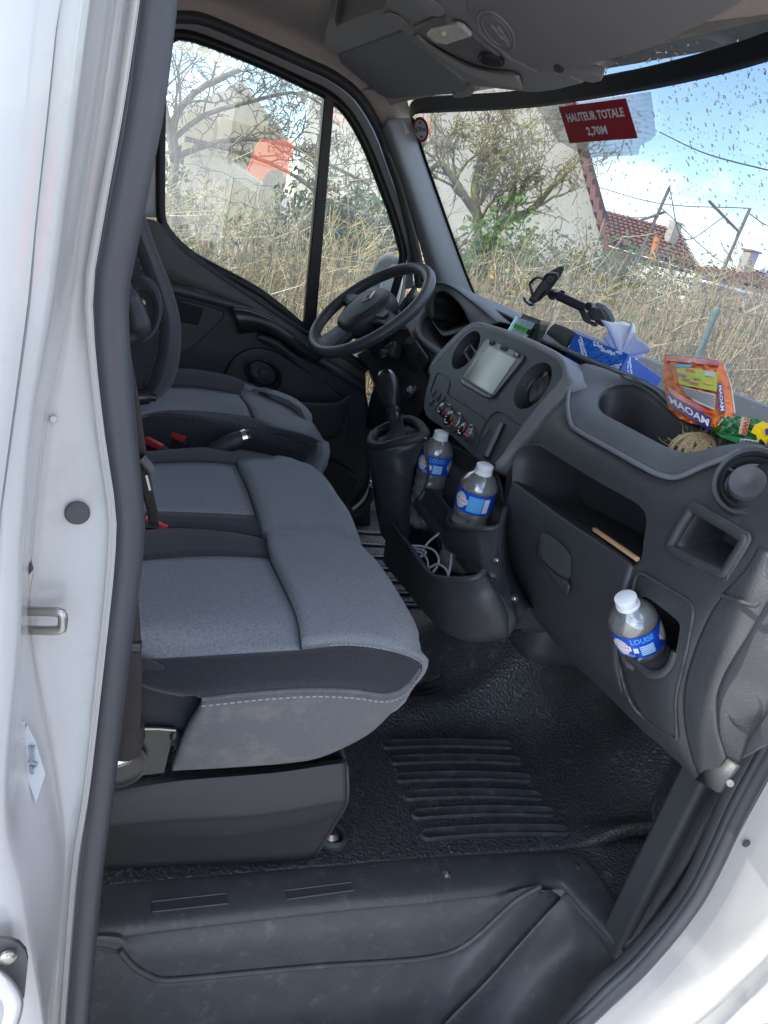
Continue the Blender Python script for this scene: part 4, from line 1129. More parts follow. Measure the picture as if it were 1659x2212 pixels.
disc_on(1207, 148, PN(1207, 148, vp - Vector((0, 0, 0.03)), vn).y, 0.007, plast_d, visor2, 'clip', nrm=(-.3, -.3, -1))
em = surf('visor_emboss', (0.26, 0.26, 0.27), 0.5)
def emb(px0, py0, rx, ry, tilt, off):
    out = []
    for k in range(28):
        t = 2 * math.pi * k / 28; a, b2 = rx * math.cos(t), ry * math.sin(t)
        out += VZ(off, [(px0 + a * math.cos(tilt) - b2 * math.sin(tilt), py0 + a * math.sin(tilt) + b2 * math.cos(tilt))])
    return out
tube('emblem_ring', emb(1072, 66, 52, 27, 0.85, 0.0285), 0.0016, em, visor2, n=6, closed=True, k=40)
tube('emblem_ring', emb(1072, 66, 41, 20, 0.85, 0.0285), 0.0012, em, visor2, n=6, closed=True, k=40)
tube('emblem_figure', VZ(0.0285, [(1062, 52), (1068, 60), (1074, 66), (1080, 76), (1092, 84), (1098, 96)]), 0.003, em, visor2, n=6, k=14)
tube('emblem_figure', VZ(0.0285, [(1074, 55), (1086, 70), (1100, 90)]), 0.0022, em, visor2, n=6, k=14)
oc = thing('overhead_console', 'grey overhead console with dome lamp between the sun visors', 'console', VZ(0, [(1000, 100)])[0])
ocp = [(700, 92), (701, 80), (708, 52), (716, 43), (722, 42), (727, 60), (770, 42), (828, 21), (850, -40), (1010, -60), (1012, 30), (1040, 75), (1100, 128), (1160, 158), (1230, 165), (1262, 181), (1202, 196), (1162, 201), (1138, 200), (1082, 194), (1019, 186), (950, 128), (868, 66), (733, 117), (716, 112), (704, 102)]
prism('body', VZ(0.022, ocp), (0, 0, 0.05), visor_b, oc, bev=0.010, seg=3)
loft('underside_sweep', [VZ(0.0225, [(890, 78), (940, 118), (1000, 155), (1060, 180), (1130, 194)]), VZ(0.034, [(900, 78), (950, 115), (1010, 146), (1070, 162), (1120, 170)]), VZ(0.024, [(906, 76), (960, 112), (1020, 140), (1070, 150), (1110, 154)])], surf('console_light_grey', (0.36, 0.35, 0.33), 0.55), oc, n=24, m=4, sol=0.004)
prism('lamp_bezel', VZ(0.030, [(890, 70), (893, 62), (938, 44), (958, 45), (1019, 79), (1080, 126), (1080, 134), (1066, 141), (1023, 139), (940, 99)]), (0, 0, 0.012), surf('lamp_bezel_dark', (0.15, 0.155, 0.16), 0.5), oc, bev=0.004)
lens = surf('lamp_lens', (0.62, 0.62, 0.58), 0.15, 0.6, mottle=0.3, ms=60, grain=220, gs=0.8)
prism('dome_lens', VZ(0.034, [(920, 77), (930, 66), (985, 56), (1000, 62), (1019, 81), (966, 98), (940, 94)]), (0, 0, 0.008), lens, oc, bev=0.003)
disc_on(958, 72, PN(958, 72, vp - Vector((0, 0, 0.036)), vn).y, 0.004, surf('bulb_warm', (0.8, 0.68, 0.5), 0.3), oc, 'bulb', nrm=(-.2, -.4, -1), dome=2)
disc_on(1061, 129, PN(1061, 129, vp - Vector((0, 0, 0.034)), vn).y, 0.014, plast_s, oc, 'sensor_eye', nrm=(-.2, -.4, -1), dome=1.2, sx=1.4)
disc_on(1048, 129, PN(1048, 129, vp - Vector((0, 0, 0.036)), vn).y, 0.006, redp, oc, 'red_mark', nrm=(-.2, -.4, -1), dome=0.5)
for (a, b) in ((928, 14), (855, 46)):
    for rr in (0.021, 0.015, 0.009):
        disc_on(a, b, PN(a, b, vp - Vector((0, 0, 0.027 + (0.021 - rr) * 0.1)), vn).y, rr, visor_b, oc, 'round_clip', nrm=(-.2, -.1, -1), dome=0.1)
# ================================================================== dashboard
dash = thing('dashboard', 'charcoal dashboard running across the cab below the windscreen', 'dashboard', (0.8, 1.3, 1.0))
def X(*pts): return L('x', 0.62, *pts)
def loft_closed(name, loops, mat, parent, n=60, m=3, sol=0.0, cap=False, sharp=50):
    C = [spline(c, n, True) for c in loops]
    k = len(C); rows = []
    for i in range(k - 1):
        for s in range(m):
            t = s / m; row = []
            for j in range(n):
                b, c = C[i][j], C[i + 1][j]
                a = C[i - 1][j] if i > 0 else b * 2 - c
                d = C[i + 2][j] if i + 2 < k else c * 2 - b
                row.append(cr(a, b, c, d, t))
            rows.append(row)
    rows.append(C[-1])
    V = [p for r in rows for p in r]
    F = grid_faces(len(rows), n, False, True)
    if cap: F.append(tuple((len(rows) - 1) * n + j for j in range(n)))
    return mesh(name, V, F, mat, parent, sol=sol, face_cam=True, sharp=sharp)

# ---- top sheet reaching to the windscreen
top_back = [Vector((ws_x(y, 1.30) - 0.005, y, 1.30)) for y in np.linspace(2.15, 0.48, 12)]
seam_l = [Vector((0.93, 2.15, 1.395)), Vector((0.90, 1.9, 1.40)), Vector((0.86, 1.6, 1.405)), Vector((0.82, 1.4, 1.408))] + X((1170, 737, 0.80), (1210, 752, 0.795), (1262, 776, 0.79), (1317, 799, 0.79), (1368, 819, 0.78), (1419, 847, 0.765), (1450, 875, 0.75), (1500, 905, 0.74), (1560, 930, 0.72), (1660, 960, 0.70))
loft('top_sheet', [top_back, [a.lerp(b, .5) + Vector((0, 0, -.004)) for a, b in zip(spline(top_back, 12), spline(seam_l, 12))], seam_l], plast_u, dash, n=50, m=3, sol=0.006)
tube('top_seam', [p + Vector((-0.004, -0.002, 0.001)) for p in seam_l[4:]], 0.004, plast_d, dash, n=6, k=50)
# ---- padded surround with the open tray
outer = X((1226, 872, .662), (1232, 838, .70), (1246, 806, .735), (1258, 786, .765), (1290, 790, .785), (1330, 806, .782), (1368, 821, .778), (1419, 849, .762), (1452, 878, .748), (1500, 908, .737), (1560, 933, .718), (1640, 958, .69), (1652, 972, .665), (1598, 974, .655), (1571, 987, .645), (1520, 1006, .64), (1476, 1026, .637), (1452, 1031, .635), (1422, 1024, .632), (1385, 1006, .63), (1317, 968, .635), (1249, 931, .64), (1232, 912, .647))
tray = X((1293, 876, .70), (1296, 860, .72), (1302, 849, .735), (1314, 839, .748), (1330, 833, .758), (1348, 831, .765), (1378, 836, .768), (1415, 860, .755), (1456, 894, .745), (1500, 915, .735), (1560, 940, .715), (1612, 956, .69), (1600, 963, .68), (1547, 968, .676), (1503, 979, .67), (1486, 981, .669), (1470, 980, .668), (1452, 973, .668), (1436, 965, .668), (1385, 938, .67), (1317, 902, .68), (1302, 892, .692), (1295, 884, .697))
oc_ = sum(outer, Vector()) / len(outer)
midl = [a.lerp(b, 0.5) + Vector((-0.003, 0, 0.004)) for a, b in zip(spline(outer, 60, True), spline(tray, 60, True))]
lipo = [a.lerp(b, 0.9) + Vector((-0.001, 0, 0.003)) for a, b in zip(spline(outer, 60, True), spline(tray, 60, True))]
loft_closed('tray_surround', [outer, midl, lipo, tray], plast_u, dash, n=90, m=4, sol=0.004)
tcen = sum(tray, Vector()) / len(tray)
deep = [p.lerp(tcen, 0.06) + Vector((0.0, 0, -0.03)) for p in tray]
deep2 = [p.lerp(tcen, 0.12) + Vector((0.0, 0, -0.085)) for p in tray]
tray_m = surf('tray_rubber', (0.05, 0.05, 0.056), 0.55, 0.4, grain=420, gs=0.5, vor=True)
loft_closed('tray_well', [tray, deep, deep2], tray_m, dash, n=60, m=3, sol=0.002, cap=True)
ridge = X((1240, 810, .718), (1231, 838, .690), (1226, 872, .660), (1232, 914, .645), (1249, 931, .638), (1317, 969, .633), (1385, 1007, .628), (1422, 1025, .630), (1452, 1032, .633), (1476, 1027, .635), (1520, 1007, .638), (1571, 988, .643), (1598, 974, .652))
tube('trim_rim', ridge, 0.0034, surf('rim_grey', (0.19, 0.20, 0.215), 0.5, 0.4), dash, n=8, k=70)
# ---- main face: a solid sheet with openings for shelf, pocket and cup holder
rows = [
    X((1226, 862, .668), (1232, 914, .650), (1262, 940, .642), (1320, 971, .637), (1385, 1008, .633), (1422, 1026, .634), (1452, 1033, .637), (1476, 1028, .64), (1520, 1008, .642), (1571, 989, .647), (1612, 975, .652), (1720, 950, .66)),
    X((1185, 905, .652), (1212, 932, .640), (1262, 966, .630), (1320, 1000, .624), (1385, 1040, .620), (1425, 1060, .618), (1460, 1072, .617), (1490, 1076, .616), (1530, 1072, .616), (1575, 1062, .618), (1620, 1050, .62), (1730, 1020, .63)),
    X((1135, 968, .645), (1175, 990, .632), (1232, 1022, .622), (1305, 1065, .615), (1380, 1110, .610), (1425, 1132, .607), (1460, 1145, .606), (1495, 1152, .605), (1535, 1155, .604), (1580, 1152, .605), (1625, 1148, .607), (1740, 1130, .615)),
    X((1097, 1022, .642), (1145, 1055, .628), (1205, 1098, .617), (1285, 1150, .610), (1362, 1198, .604), (1412, 1218, .601), (1452, 1230, .600), (1495, 1240, .599), (1540, 1245, .600), (1585, 1248, .602), (1632, 1250, .606), (1745, 1240, .62)),
    X((1088, 1090, .665), (1130, 1135, .655), (1190, 1180, .645), (1265, 1230, .632), (1345, 1280, .612), (1398, 1305, .602), (1440, 1318, .599), (1480, 1328, .598), (1520, 1332, .600), (1552, 1325, .605), (1600, 1310, .615), (1700, 1280, .63)),
    X((1086, 1170, .69), (1125, 1215, .68), (1185, 1270, .67), (1255, 1325, .655), (1330, 1375, .622), (1380, 1402, .607), (1415, 1415, .602), (1448, 1424, .602), (1482, 1428, .606), (1510, 1420, .612), (1560, 1400, .625), (1660, 1360, .64)),
    X((1102, 1240, .71), (1140, 1290, .70), (1195, 1350, .69), (1260, 1400, .675), (1325, 1440, .64), (1370, 1470, .622), (1405, 1490, .614), (1438, 1504, .613), (1468, 1510, .618), (1492, 1505, .625), (1540, 1480, .64), (1640, 1430, .655)),
    X((1132, 1300, .735), (1165, 1345, .725), (1212, 1395, .715), (1270, 1445, .70), (1330, 1500, .675), (1372, 1538, .655), (1405, 1562, .645), (1438, 1585, .642), (1468, 1600, .645), (1490, 1602, .65), (1540, 1580, .66), (1640, 1530, .67)),
    X((1180, 1360, .77), (1205, 1395, .76), (1245, 1440, .75), (1295, 1485, .735), (1350, 1540, .71), (1390, 1580, .69), (1425, 1610, .68), (1458, 1640, .675), (1488, 1668, .675), (1512, 1684, .675), (1560, 1660, .68), (1650, 1610, .69)),
]
R = loft_pts(rows, 60, 5)
nr, nc = len(R), 60
V = [p for r in R for p in r] + [p + Vector((0.022, 0.006, 0)) for r in R for p in r]
F = grid_faces(nr, nc)
o2 = nr * nc
F += [tuple(reversed([o2 + i for i in f])) for f in grid_faces(nr, nc)]
for j in range(nc - 1):
    F.append((j + 1, j, o2 + j, o2 + j + 1)); b = (nr - 1) * nc
    F.append((b + j, b + j + 1, o2 + b + j + 1, o2 + b + j))
for i in range(nr - 1):
    F.append((i * nc, (i + 1) * nc, o2 + (i + 1) * nc, o2 + i * nc)); e = nc - 1
    F.append(((i + 1) * nc + e, i * nc + e, o2 + i * nc + e, o2 + (i + 1) * nc + e))
face = mesh('main_face', V, F, plast, dash)
bm = bmesh.new(); bm.from_mesh(face.data); bmesh.ops.recalc_face_normals(bm, faces=bm.faces); bm.to_mesh(face.data); bm.free()
shelf_px = [(1107, 1034), (1110, 987), (1125, 970), (1140, 963), (1160, 962), (1183, 974), (1262, 1023), (1330, 1062), (1377, 1088), (1393, 1106), (1397, 1130), (1391, 1163), (1376, 1222), (1290, 1190), (1200, 1130), (1115, 1075)]
pock_px = [(1496, 1114), (1506, 1109), (1596, 1163), (1601, 1172), (1572, 1218), (1562, 1226), (1536, 1224), (1470, 1186), (1464, 1174)]
cup_px = [(1379, 1300), (1388, 1289), (1407, 1296), (1464, 1342), (1468, 1362), (1457, 1422), (1444, 1447), (1405, 1456), (1390, 1448), (1345, 1398), (1352, 1370)]
def cutter(px, x0, x1):
    a = [P(p[0], p[1], x=x0) for p in px]; b = [P(p[0], p[1], x=x1) for p in px]
    n = len(px)
    return prism_ab('cut', a, b)
def prism_ab(name, a, b, mat=None, parent=None, bev=0):
    n = len(a)
    o = mesh(name, a + b, [tuple(range(n)), tuple(range(2 * n - 1, n - 1, -1))] + [(i, i + n, (i + 1) % n + n, (i + 1) % n) for i in range(n)], mat, None, bev=bev, sharp=30)
    bm = bmesh.new(); bm.from_mesh(o.data); bmesh.ops.recalc_face_normals(bm, faces=bm.faces); bm.to_mesh(o.data); bm.free()
    if parent: adopt(o, parent)
    return o
def sm(px, n=40): return [(v.x, v.y) for v in spline([Vector((a, b, 0)) for a, b in px], n, True)]
bool_cut(face, [cutter(sm(shelf_px), .56, .80), cutter(sm(pock_px), .56, .74), cutter(sm(cup_px), .56, .78)])
def liner(name, px, x0, depth, shrink, mat, drop=0.0, bev_out=None):
    a = [P(p[0], p[1], x=x0) for p in sm(px)]
    c = sum(a, Vector()) / len(a)
    b = [p.lerp(c, shrink) + Vector((depth, 0.02, -drop)) for p in a]
    return loft_closed(name, [a, [p.lerp(q, .5) for p, q in zip(a, b)], b], mat, dash, n=50, m=2, sol=0.002, cap=True)
liner('glove_shelf', shelf_px, .632, .17, .06, plast_d)
liner('square_pocket', pock_px, .606, .075, .18, plast_d, drop=-0.004)
liner('cup_well', cup_px, .612, .10, .10, plast_d)
tube('pocket_bevel', [P(a, b, x=.602) for a, b in sm([(1490, 1106), (1506, 1101), (1602, 1157), (1609, 1170), (1572, 1230), (1558, 1238), (1456, 1188), (1452, 1172)])], 0.0062, plast, dash, n=8, closed=True, k=60)
tube('pocket_groove', [P(a, b, x=.601) for a, b in sm([(1487, 1099), (1506, 1093), (1609, 1150), (1619, 1168), (1576, 1240), (1562, 1250), (1450, 1190), (1445, 1172)])], 0.0022, plast_d, dash, n=6, closed=True, k=60)
# cup-holder panel joints and its lower lip
tube('panel_joint', X((1336, 1434, .618), (1332, 1390, .612), (1345, 1330, .607), (1366, 1277, .603), (1374, 1248, .601), (1388, 1240, .599), (1430, 1264, .598), (1484, 1296, .597), (1497, 1315, .597), (1495, 1345, .598), (1477, 1433, .604), (1460, 1508, .614), (1462, 1597, .641)), 0.0020, plast_d, dash, n=6, k=80)
tube('panel_joint', X((1336, 1434, .620), (1358, 1508, .632), (1385, 1545, .645), (1420, 1575, .643), (1462, 1597, .642)), 0.0020, plast_d, dash, n=6, k=40)
tube('cup_lip', X((1340, 1396, .606), (1360, 1420, .603), (1392, 1450, .600), (1410, 1458, .600), (1432, 1454, .602), (1450, 1436, .604), (1460, 1408, .604)), 0.0048, plast, dash, n=8, k=40)
# ---- end of the dash next to the door
loft('dash_end', [
    X((1640, 1180, .605), (1608, 1232, .602), (1559, 1285, .601), (1522, 1350, .602), (1495, 1420, .606), (1478, 1490, .613), (1478, 1560, .63), (1492, 1630, .655), (1512, 1684, .675)),
    X((1655, 1190, .606), (1628, 1250, .604), (1585, 1320, .604), (1548, 1390, .606), (1522, 1450, .610), (1508, 1510, .617), (1508, 1570, .631), (1522, 1630, .651), (1540, 1682, .667)),
    X((1700, 1200, .618), (1670, 1270, .614), (1625, 1350, .614), (1590, 1410, .612), (1562, 1460, .615), (1546, 1510, .62), (1546, 1570, .63), (1556, 1610, .64), (1566, 1640, .65)),
    X((1705, 1205, .625), (1675, 1275, .622), (1632, 1355, .622), (1598, 1415, .624), (1572, 1462, .628), (1556, 1512, .632), (1556, 1570, .64), (1564, 1610, .65), (1572, 1640, .66)),
    X((1790, 1230, .66), (1770, 1300, .66), (1740, 1400, .66), (1710, 1460, .66), (1680, 1500, .66), (1660, 1540, .66), (1640, 1570, .665), (1620, 1600, .67), (1600, 1650, .675)),
], plast, dash, n=44, m=5, sol=0.004)
tube('end_joint', X((1640, 1300, .598), (1627, 1308, .597), (1600, 1300, .598), (1575, 1292, .599), (1559, 1286, .600)), 0.0025, plast_d, dash, n=6, k=20)
lathe('finger_hole', [(0.021, -0.012), (0.021, 0.0), (0.0185, 0.002), (0.017, -0.004), (0.0001, -0.010)], frame(P(1607, 1528, x=.648), (0.5, -1, 0), (0, 0, 1)) @ Matrix.Diagonal((.8, 1.1, 1, 1)), plast_s, dash, seg=24)
mesh('corner_gusset', X((1512, 1684, .675), (1566, 1632, .66), (1600, 1655, .655), (1560, 1712, .66)), [(0, 1, 2, 3)], plast, dash, sol=0.006)
disc_on(1577, 1692, P(1577, 1692, x=.652).y, 0.0035, plast_g, dash, 'fixing_bolt', nrm=(-.6, -.6, .4), dome=.8)
mesh('kick_plate', L('y', .68, (1465, 1638, .73), (1515, 1684, .665), (1548, 1708, .635), (1500, 1790, .64), (1452, 1865, .645), (1428, 1900, .655), (1424, 1830, .69), (1418, 1735, .72)), [tuple(range(8))], surf('kick_rubber', (0.034, 0.035, 0.038), 0.5, 0.4, grain=190, gs=1.0, vor=True, gd=.003), dash, sol=0.01, smooth=False)
mesh('dash_side', [Vector((0.66, 0.545, 1.36)), Vector((1.25, 0.535, 1.31)), Vector((1.45, 0.54, 1.10)), Vector((1.40, 0.56, 0.95)), Vector((0.80, 0.57, 0.98)), Vector((0.70, 0.56, 1.12))], [tuple(range(6))], plast_d, dash, sol=0.03, smooth=False)
# ---- glovebox lid
lid_rows = [
    X((1110, 1028, .660), (1170, 1070, .655), (1240, 1118, .645), (1310, 1165, .635), (1368, 1208, .622)),
    X((1107, 1035, .640), (1168, 1080, .630), (1238, 1129, .622), (1308, 1177, .613), (1368, 1218, .606)),
    X((1103, 1045, .632), (1164, 1092, .622), (1234, 1142, .614), (1304, 1189, .607), (1362, 1230, .602)),
    X((1086, 1100, .628), (1150, 1155, .618), (1225, 1210, .610), (1292, 1255, .604), (1345, 1285, .600)),
    X((1087, 1166, .638), (1145, 1225, .628), (1215, 1285, .620), (1280, 1335, .613), (1332, 1365, .608)),
    X((1102, 1240, .660), (1150, 1292, .650), (1215, 1350, .642), (1275, 1400, .635), (1330, 1430, .628)),
    X((1131, 1300, .690), (1170, 1340, .682), (1225, 1390, .675), (1285, 1445, .668), (1345, 1500, .655)),
    X((1160, 1325, .720), (1185, 1350, .715), (1235, 1395, .708), (1295, 1450, .70), (1350, 1505, .69)),
]
loft('glovebox_lid', lid_rows, plast, dash, n=40, m=5, sol=0.01)
latch_px = [(1170, 1153), (1184, 1154), (1207, 1170), (1231, 1197), (1233, 1212), (1228, 1250), (1192, 1230), (1170, 1205), (1166, 1180)]
prism_ab('glovebox_latch', [P(a, b, x=.606) for a, b in sm(latch_px)], [P(a, b, x=.618) for a, b in sm(latch_px)], plast_d, dash, bev=0.002)
loft('latch_bowl', [X((1166, 1160, .610), (1158, 1195, .609), (1172, 1225, .608), (1200, 1262, .607), (1226, 1284, .606)), X((1168, 1165, .603), (1164, 1197, .602), (1178, 1222, .602), (1204, 1250, .602), (1229, 1266, .601)), X((1170, 1170, .612), (1170, 1200, .611), (1182, 1218, .610), (1206, 1240, .609), (1230, 1254, .608))], plast, dash, n=20, m=4, sol=0.002)
# ---- round air vents
def vent(c, nrm, r, name='air_vent', knob=True, spin=0.0):
    n = Vector(nrm).normalized(); xd = Vector((0, 1, 0)); xd = (xd - n * xd.dot(n)).normalized()
    M = frame(c, xd, n.cross(xd)) @ Matrix.Rotation(spin, 4, 'Z')
    rim = lathe(name, [(r * 1.22, -0.004), (r * 1.24, 0.002), (r * 1.16, 0.008), (r * 1.04, 0.007), (r * 1.0, 0.0), (r * 0.97, -0.012), (r * .5, -0.03), (0.0001, -0.03)], M, plast, dash, seg=44)
    Mb = M @ Matrix.Rotation(math.radians(14), 4, 'X') @ Matrix.Rotation(math.radians(-10), 4, 'Y')
    lathe('vent_ball', [(r * .96, -0.012), (r * .95, 0.001), (r * .90, 0.004), (r * .84, 0.001), (r * .82, -0.008), (r * .2, -0.012)], Mb, plast_s, rim, seg=40)
    lathe('vent_disc', [(r * .62, -0.006), (r * .62, 0.004), (r * .56, 0.008), (r * .2, 0.006), (r * .1, 0.0045), (0.0001, 0.0045)], Mb @ Matrix.Translation((0.0, r * 0.12, 0.003)), plast_d, rim, seg=36)
    for s in (-1, 1):
        rbox('vane', (s * r * .74, 0, 0.0), (r * .26, r * .08, 0.006), plast_d, rim, M=Mb, bev=0.001)
    return rim
vent(P(1622, 1043, x=.622), (-1, -.25, .35), 0.031)

# ================================================================== centre panel
CP0, CPN = Vector((0.62, 1.2, 1.19)), Vector((-1, 0, 0.35)).normalized()
def CPt(px, py, off=0.0): return PN(px, py, CP0 + CPN * off, CPN)
cpx = [(1035, 707), (1016, 711), (991, 732), (951, 774), (934, 797), (930, 812), (919, 852), (917, 885), (926, 903), (963, 929), (1021, 982), (1053, 1000), (1065, 1001), (1081, 987), (1113, 940), (1160, 878), (1206, 825), (1214, 802), (1204, 779), (1183, 765), (1113, 732), (1053, 711)]
def cring(px, off, grow=1.0, back=Vector()):
    c = Vector((1065, 850, 0))
    return [CPt(c.x + (a - c.x) * grow, c.y + (b - c.y) * grow, off) + back for a, b in px]
cface = prism_ab('centre_panel', cring(sm(cpx, 70), 0.0), [p + Vector((0.10, 0, -0.01)) for p in cring(sm(cpx, 70), 0.0, 0.97)], plast, dash)
v1c, v2c = CPt(1006, 756), CPt(1150, 833)
def cyl_cut(c, r, d):
    xd = Vector((0, 1, 0)); M = frame(c, xd, CPN.cross(xd))
    o = lathe('cut', [(0.0001, -d), (r * .86, -d), (r, 0.02), (0.0001, 0.02)], M, None, seg=40)
    bm = bmesh.new(); bm.from_mesh(o.data); bmesh.ops.remove_doubles(bm, verts=bm.verts, dist=0.0005); bmesh.ops.recalc_face_normals(bm, faces=bm.faces); bm.to_mesh(o.data); bm.free()
    return o
bool_cut(cface, [cyl_cut(v1c, 0.046, 0.030), cyl_cut(v2c, 0.047, 0.030)])
def cvent(c, vanes):
    xd = Vector((0, 1, 0)); M = frame(c - CPN * 0.026, xd, CPN.cross(xd))
    if M.col[2].xyz.dot(CPN) < 0: M = M @ Matrix.Rotation(math.pi, 4, 'X')
    r = 0.036
    rim = lathe('air_vent', [(r * 1.08, -0.01), (r * 1.06, 0.006), (r * .98, 0.010), (r * .92, 0.006), (r * .9, -0.01), (0.0001, -0.012)], M, plast_s, dash, seg=40)
    if vanes:
        for k, yy in enumerate((-0.010, 0.010)):
            rbox('vane', (0.0, yy, 0.006), (0.05, 0.006, 0.016), plast_g, rim, M=M @ Matrix.Rotation(math.radians(-12), 4, 'Z'), bev=0.002)
    else:
        Mb = M @ Matrix.Rotation(math.radians(-10), 4, 'X') @ Matrix.Rotation(math.radians(14), 4, 'Y')
        lathe('vent_ball', [(r * .9, -0.006), (r * .86, 0.008), (r * .70, 0.013), (r * .64, 0.008)], Mb, plast_d, rim, seg=36)
        lathe('vent_disc', [(r * .64, 0.002), (r * .64, 0.014), (r * .58, 0.017), (r * .22, 0.015), (r * .14, 0.013), (0.0001, 0.013)], Mb @ Matrix.Translation((-r * .15, 0.0, 0)), plast, rim, seg=36)
        rbox('vane', (0, -r * .8, 0.010), (0.004, 0.012, 0.006), plast_g, rim, M=Mb, bev=0.001)
cvent(v1c, True); cvent(v2c, False)
# shell wrapping the panel: a padded rim on top and the pale flank on the right
rim_in = [(930, 812), (934, 797), (951, 774), (991, 732), (1016, 711), (1035, 707), (1053, 711), (1113, 732), (1183, 765), (1204, 779), (1214, 802), (1206, 825), (1160, 878), (1113, 940), (1081, 987), (1065, 1001)]
shell_m = surf('panel_shell_grey', (0.19, 0.198, 0.21), 0.5, 0.4, grain=900, gs=0.3, mottle=0.05, ms=10)
rin = [CPt(a, b) for a, b in rim_in]
rou = X((926, 815, .66), (932, 795, .67), (950, 768, .69), (988, 728, .72), (1014, 707, .735), (1036, 702, .74), (1056, 705, .745), (1125, 726, .75), (1205, 762, .75), (1240, 788, .735), (1252, 818, .715), (1240, 836, .69), (1182, 898, .672), (1138, 958, .662), (1098, 1012, .652), (1072, 1022, .645))
rmid = [a.lerp(b, .35) + Vector((-0.004, 0, 0.008)) if i < 11 else a.lerp(b, .5) + Vector((-0.004, -0.004, 0.0)) for i, (a, b) in enumerate(zip(rin, rou))]
loft('panel_shell', [rin, rmid, rou, [p + Vector((0.06, 0, -0.015)) for p in rou]], shell_m, dash, n=80, m=4, sol=0.003)
# screen unit
scr = thing('radio_screen', 'switched off grey touchscreen radio in the middle of the dashboard', 'screen', CPt(1060, 800))
bez = [(1044, 740), (1053, 731), (1066, 735), (1128, 763), (1133, 768), (1128, 780), (1068, 855), (1058, 861), (1046, 858), (998, 830), (994, 822), (1000, 812)]
prism_ab('bezel', [CPt(a, b, 0.0035) for a, b in bez], [CPt(a, b, -0.01) for a, b in bez], plast_s, scr, bev=0.002)
dq = [(1056.8, 748.3), (1114.7, 776), (1062.6, 852.5), (1000.5, 815.4)]
scr_m = surf('grey_lcd', (0.42, 0.42, 0.37), 0.22, 0.6, mottle=0.04, ms=30)
prism_ab('display', [CPt(a, b, 0.0042) for a, b in dq], [CPt(a, b, 0.001) for a, b in dq], scr_m, scr)
tube('display_ledge', [CPt(1000, 817, 0.006), CPt(1062, 854, 0.006)], 0.0022, plast_g, scr, n=6)
for (a, b, w) in ((1062, 740, .012), (1088, 752, .020), (1116, 766, .018)):
    M = frame(CPt(a, b, 0.004), CPt(a + 20, b + 9) - CPt(a, b), Vector((0, 0, 1)))
    rbox('button', (0, 0, 0), (w, 0.009, 0.006), plast, scr, M=M, bev=0.002)
rbox('usb_slot', (0, 0, 0), (0.011, 0.005, 0.003), surf('slot_white', (.5, .5, .5), .4), scr, M=frame(CPt(1114, 765, 0.0075), CPt(1136, 775) - CPt(1116, 766), Vector((0, 0, 1))), bev=0.0005)
# heater controls
knob_face = surf('gloss_black', (0.012, 0.012, 0.013), 0.12, 0.6)
knob_side = surf('smoked_chrome', (0.32, 0.33, 0.34), 0.3, 0.5, metal=0.9)
orange = surf('dial_orange', (0.75, 0.10, 0.03), 0.4)
def dial(px, py, r, h, label):
    xd = Vector((0, 1, 0)); M = frame(CPt(px, py, 0.0), -xd, CPN.cross(-xd))
    t = thing('heater_dial', label, 'dial', CPt(px, py), group=None)
    lathe('body', [(r * 1.18, -0.002), (r * 1.18, 0.004), (r * 1.05, 0.005), (r * 1.0, 0.007), (r * .95, h - .002)], M, knob_side, t, seg=20, sharp=15)
    lathe('dial_face', [(r * .95, h - .002), (r * .92, h), (r * .5, h + .0008), (0.0001, h + .0008)], M, knob_face, t, seg=32)
    rbox('pointer', (r * 0.96, -r * .30, h * .55), (0.0012, 0.0022, h * .8), orange, t, M=M, bev=0.0005)
    arc = [M @ Vector((math.cos(a) * r * .72, math.sin(a) * r * .72, h + .0012)) for a in np.linspace(-0.2, 1.4, 9)]
    tube('red_arc', arc, 0.0007, orange, t, n=4)
    for a in np.linspace(1.8, 5.2, 6):
        rbox('symbol', (math.cos(a) * r * .62, math.sin(a) * r * .62, h + .001), (0.003, 0.003, 0.0008), whitep, t, M=M, bev=0)
dial(966, 890, 0.0130, 0.017, 'smallest heater dial at the far end of the row below the screen')
dial(986, 913, 0.0165, 0.020, 'large middle heater dial with red arc below the screen')
dial(1013, 936, 0.0140, 0.018, 'heater dial with airflow symbols beside the card slot')
tube('panel_joint', [CPt(966, 851, .001), CPt(1010, 878, .001), CPt(1050, 907, .001)], 0.0012, plast_d, dash, n=5)
tube('panel_joint', [CPt(a, b, .001) for a, b in ((1021, 979), (1030, 955), (1047, 915), (1062, 895), (1076, 890), (1090, 895), (1121, 917))], 0.0012, plast_d, dash, n=5, k=30)
tube('panel_joint', [CPt(a, b, .001) for a, b in ((930, 845), (940, 815), (948, 805), (968, 818), (971, 828), (966, 851))], 0.0012, plast_d, dash, n=5, k=30)
slot = [(1075, 914), (1080, 910), (1092, 916), (1090, 922), (1060, 990), (1055, 994), (1045, 988)]
prism_ab('card_slot', [CPt(a, b, .0012) for a, b in slot], [CPt(a, b, -.02) for a, b in slot], surf('deep_black', (0.006, 0.006, 0.007), 0.7), dash)
tube('slot_tongue', [CPt(1083, 914, .003), CPt(1050, 986, .003)], 0.0055, plast_g, dash, n=8)
lathe('small_button', [(0.006, 0), (0.006, .002), (0.0001, .0025)], frame(CPt(1049, 938), (0, -1, 0), CPN.cross(Vector((0, -1, 0)))) @ Matrix.Diagonal((.8, 2.1, 1, 1)), plast_d, dash, seg=18)
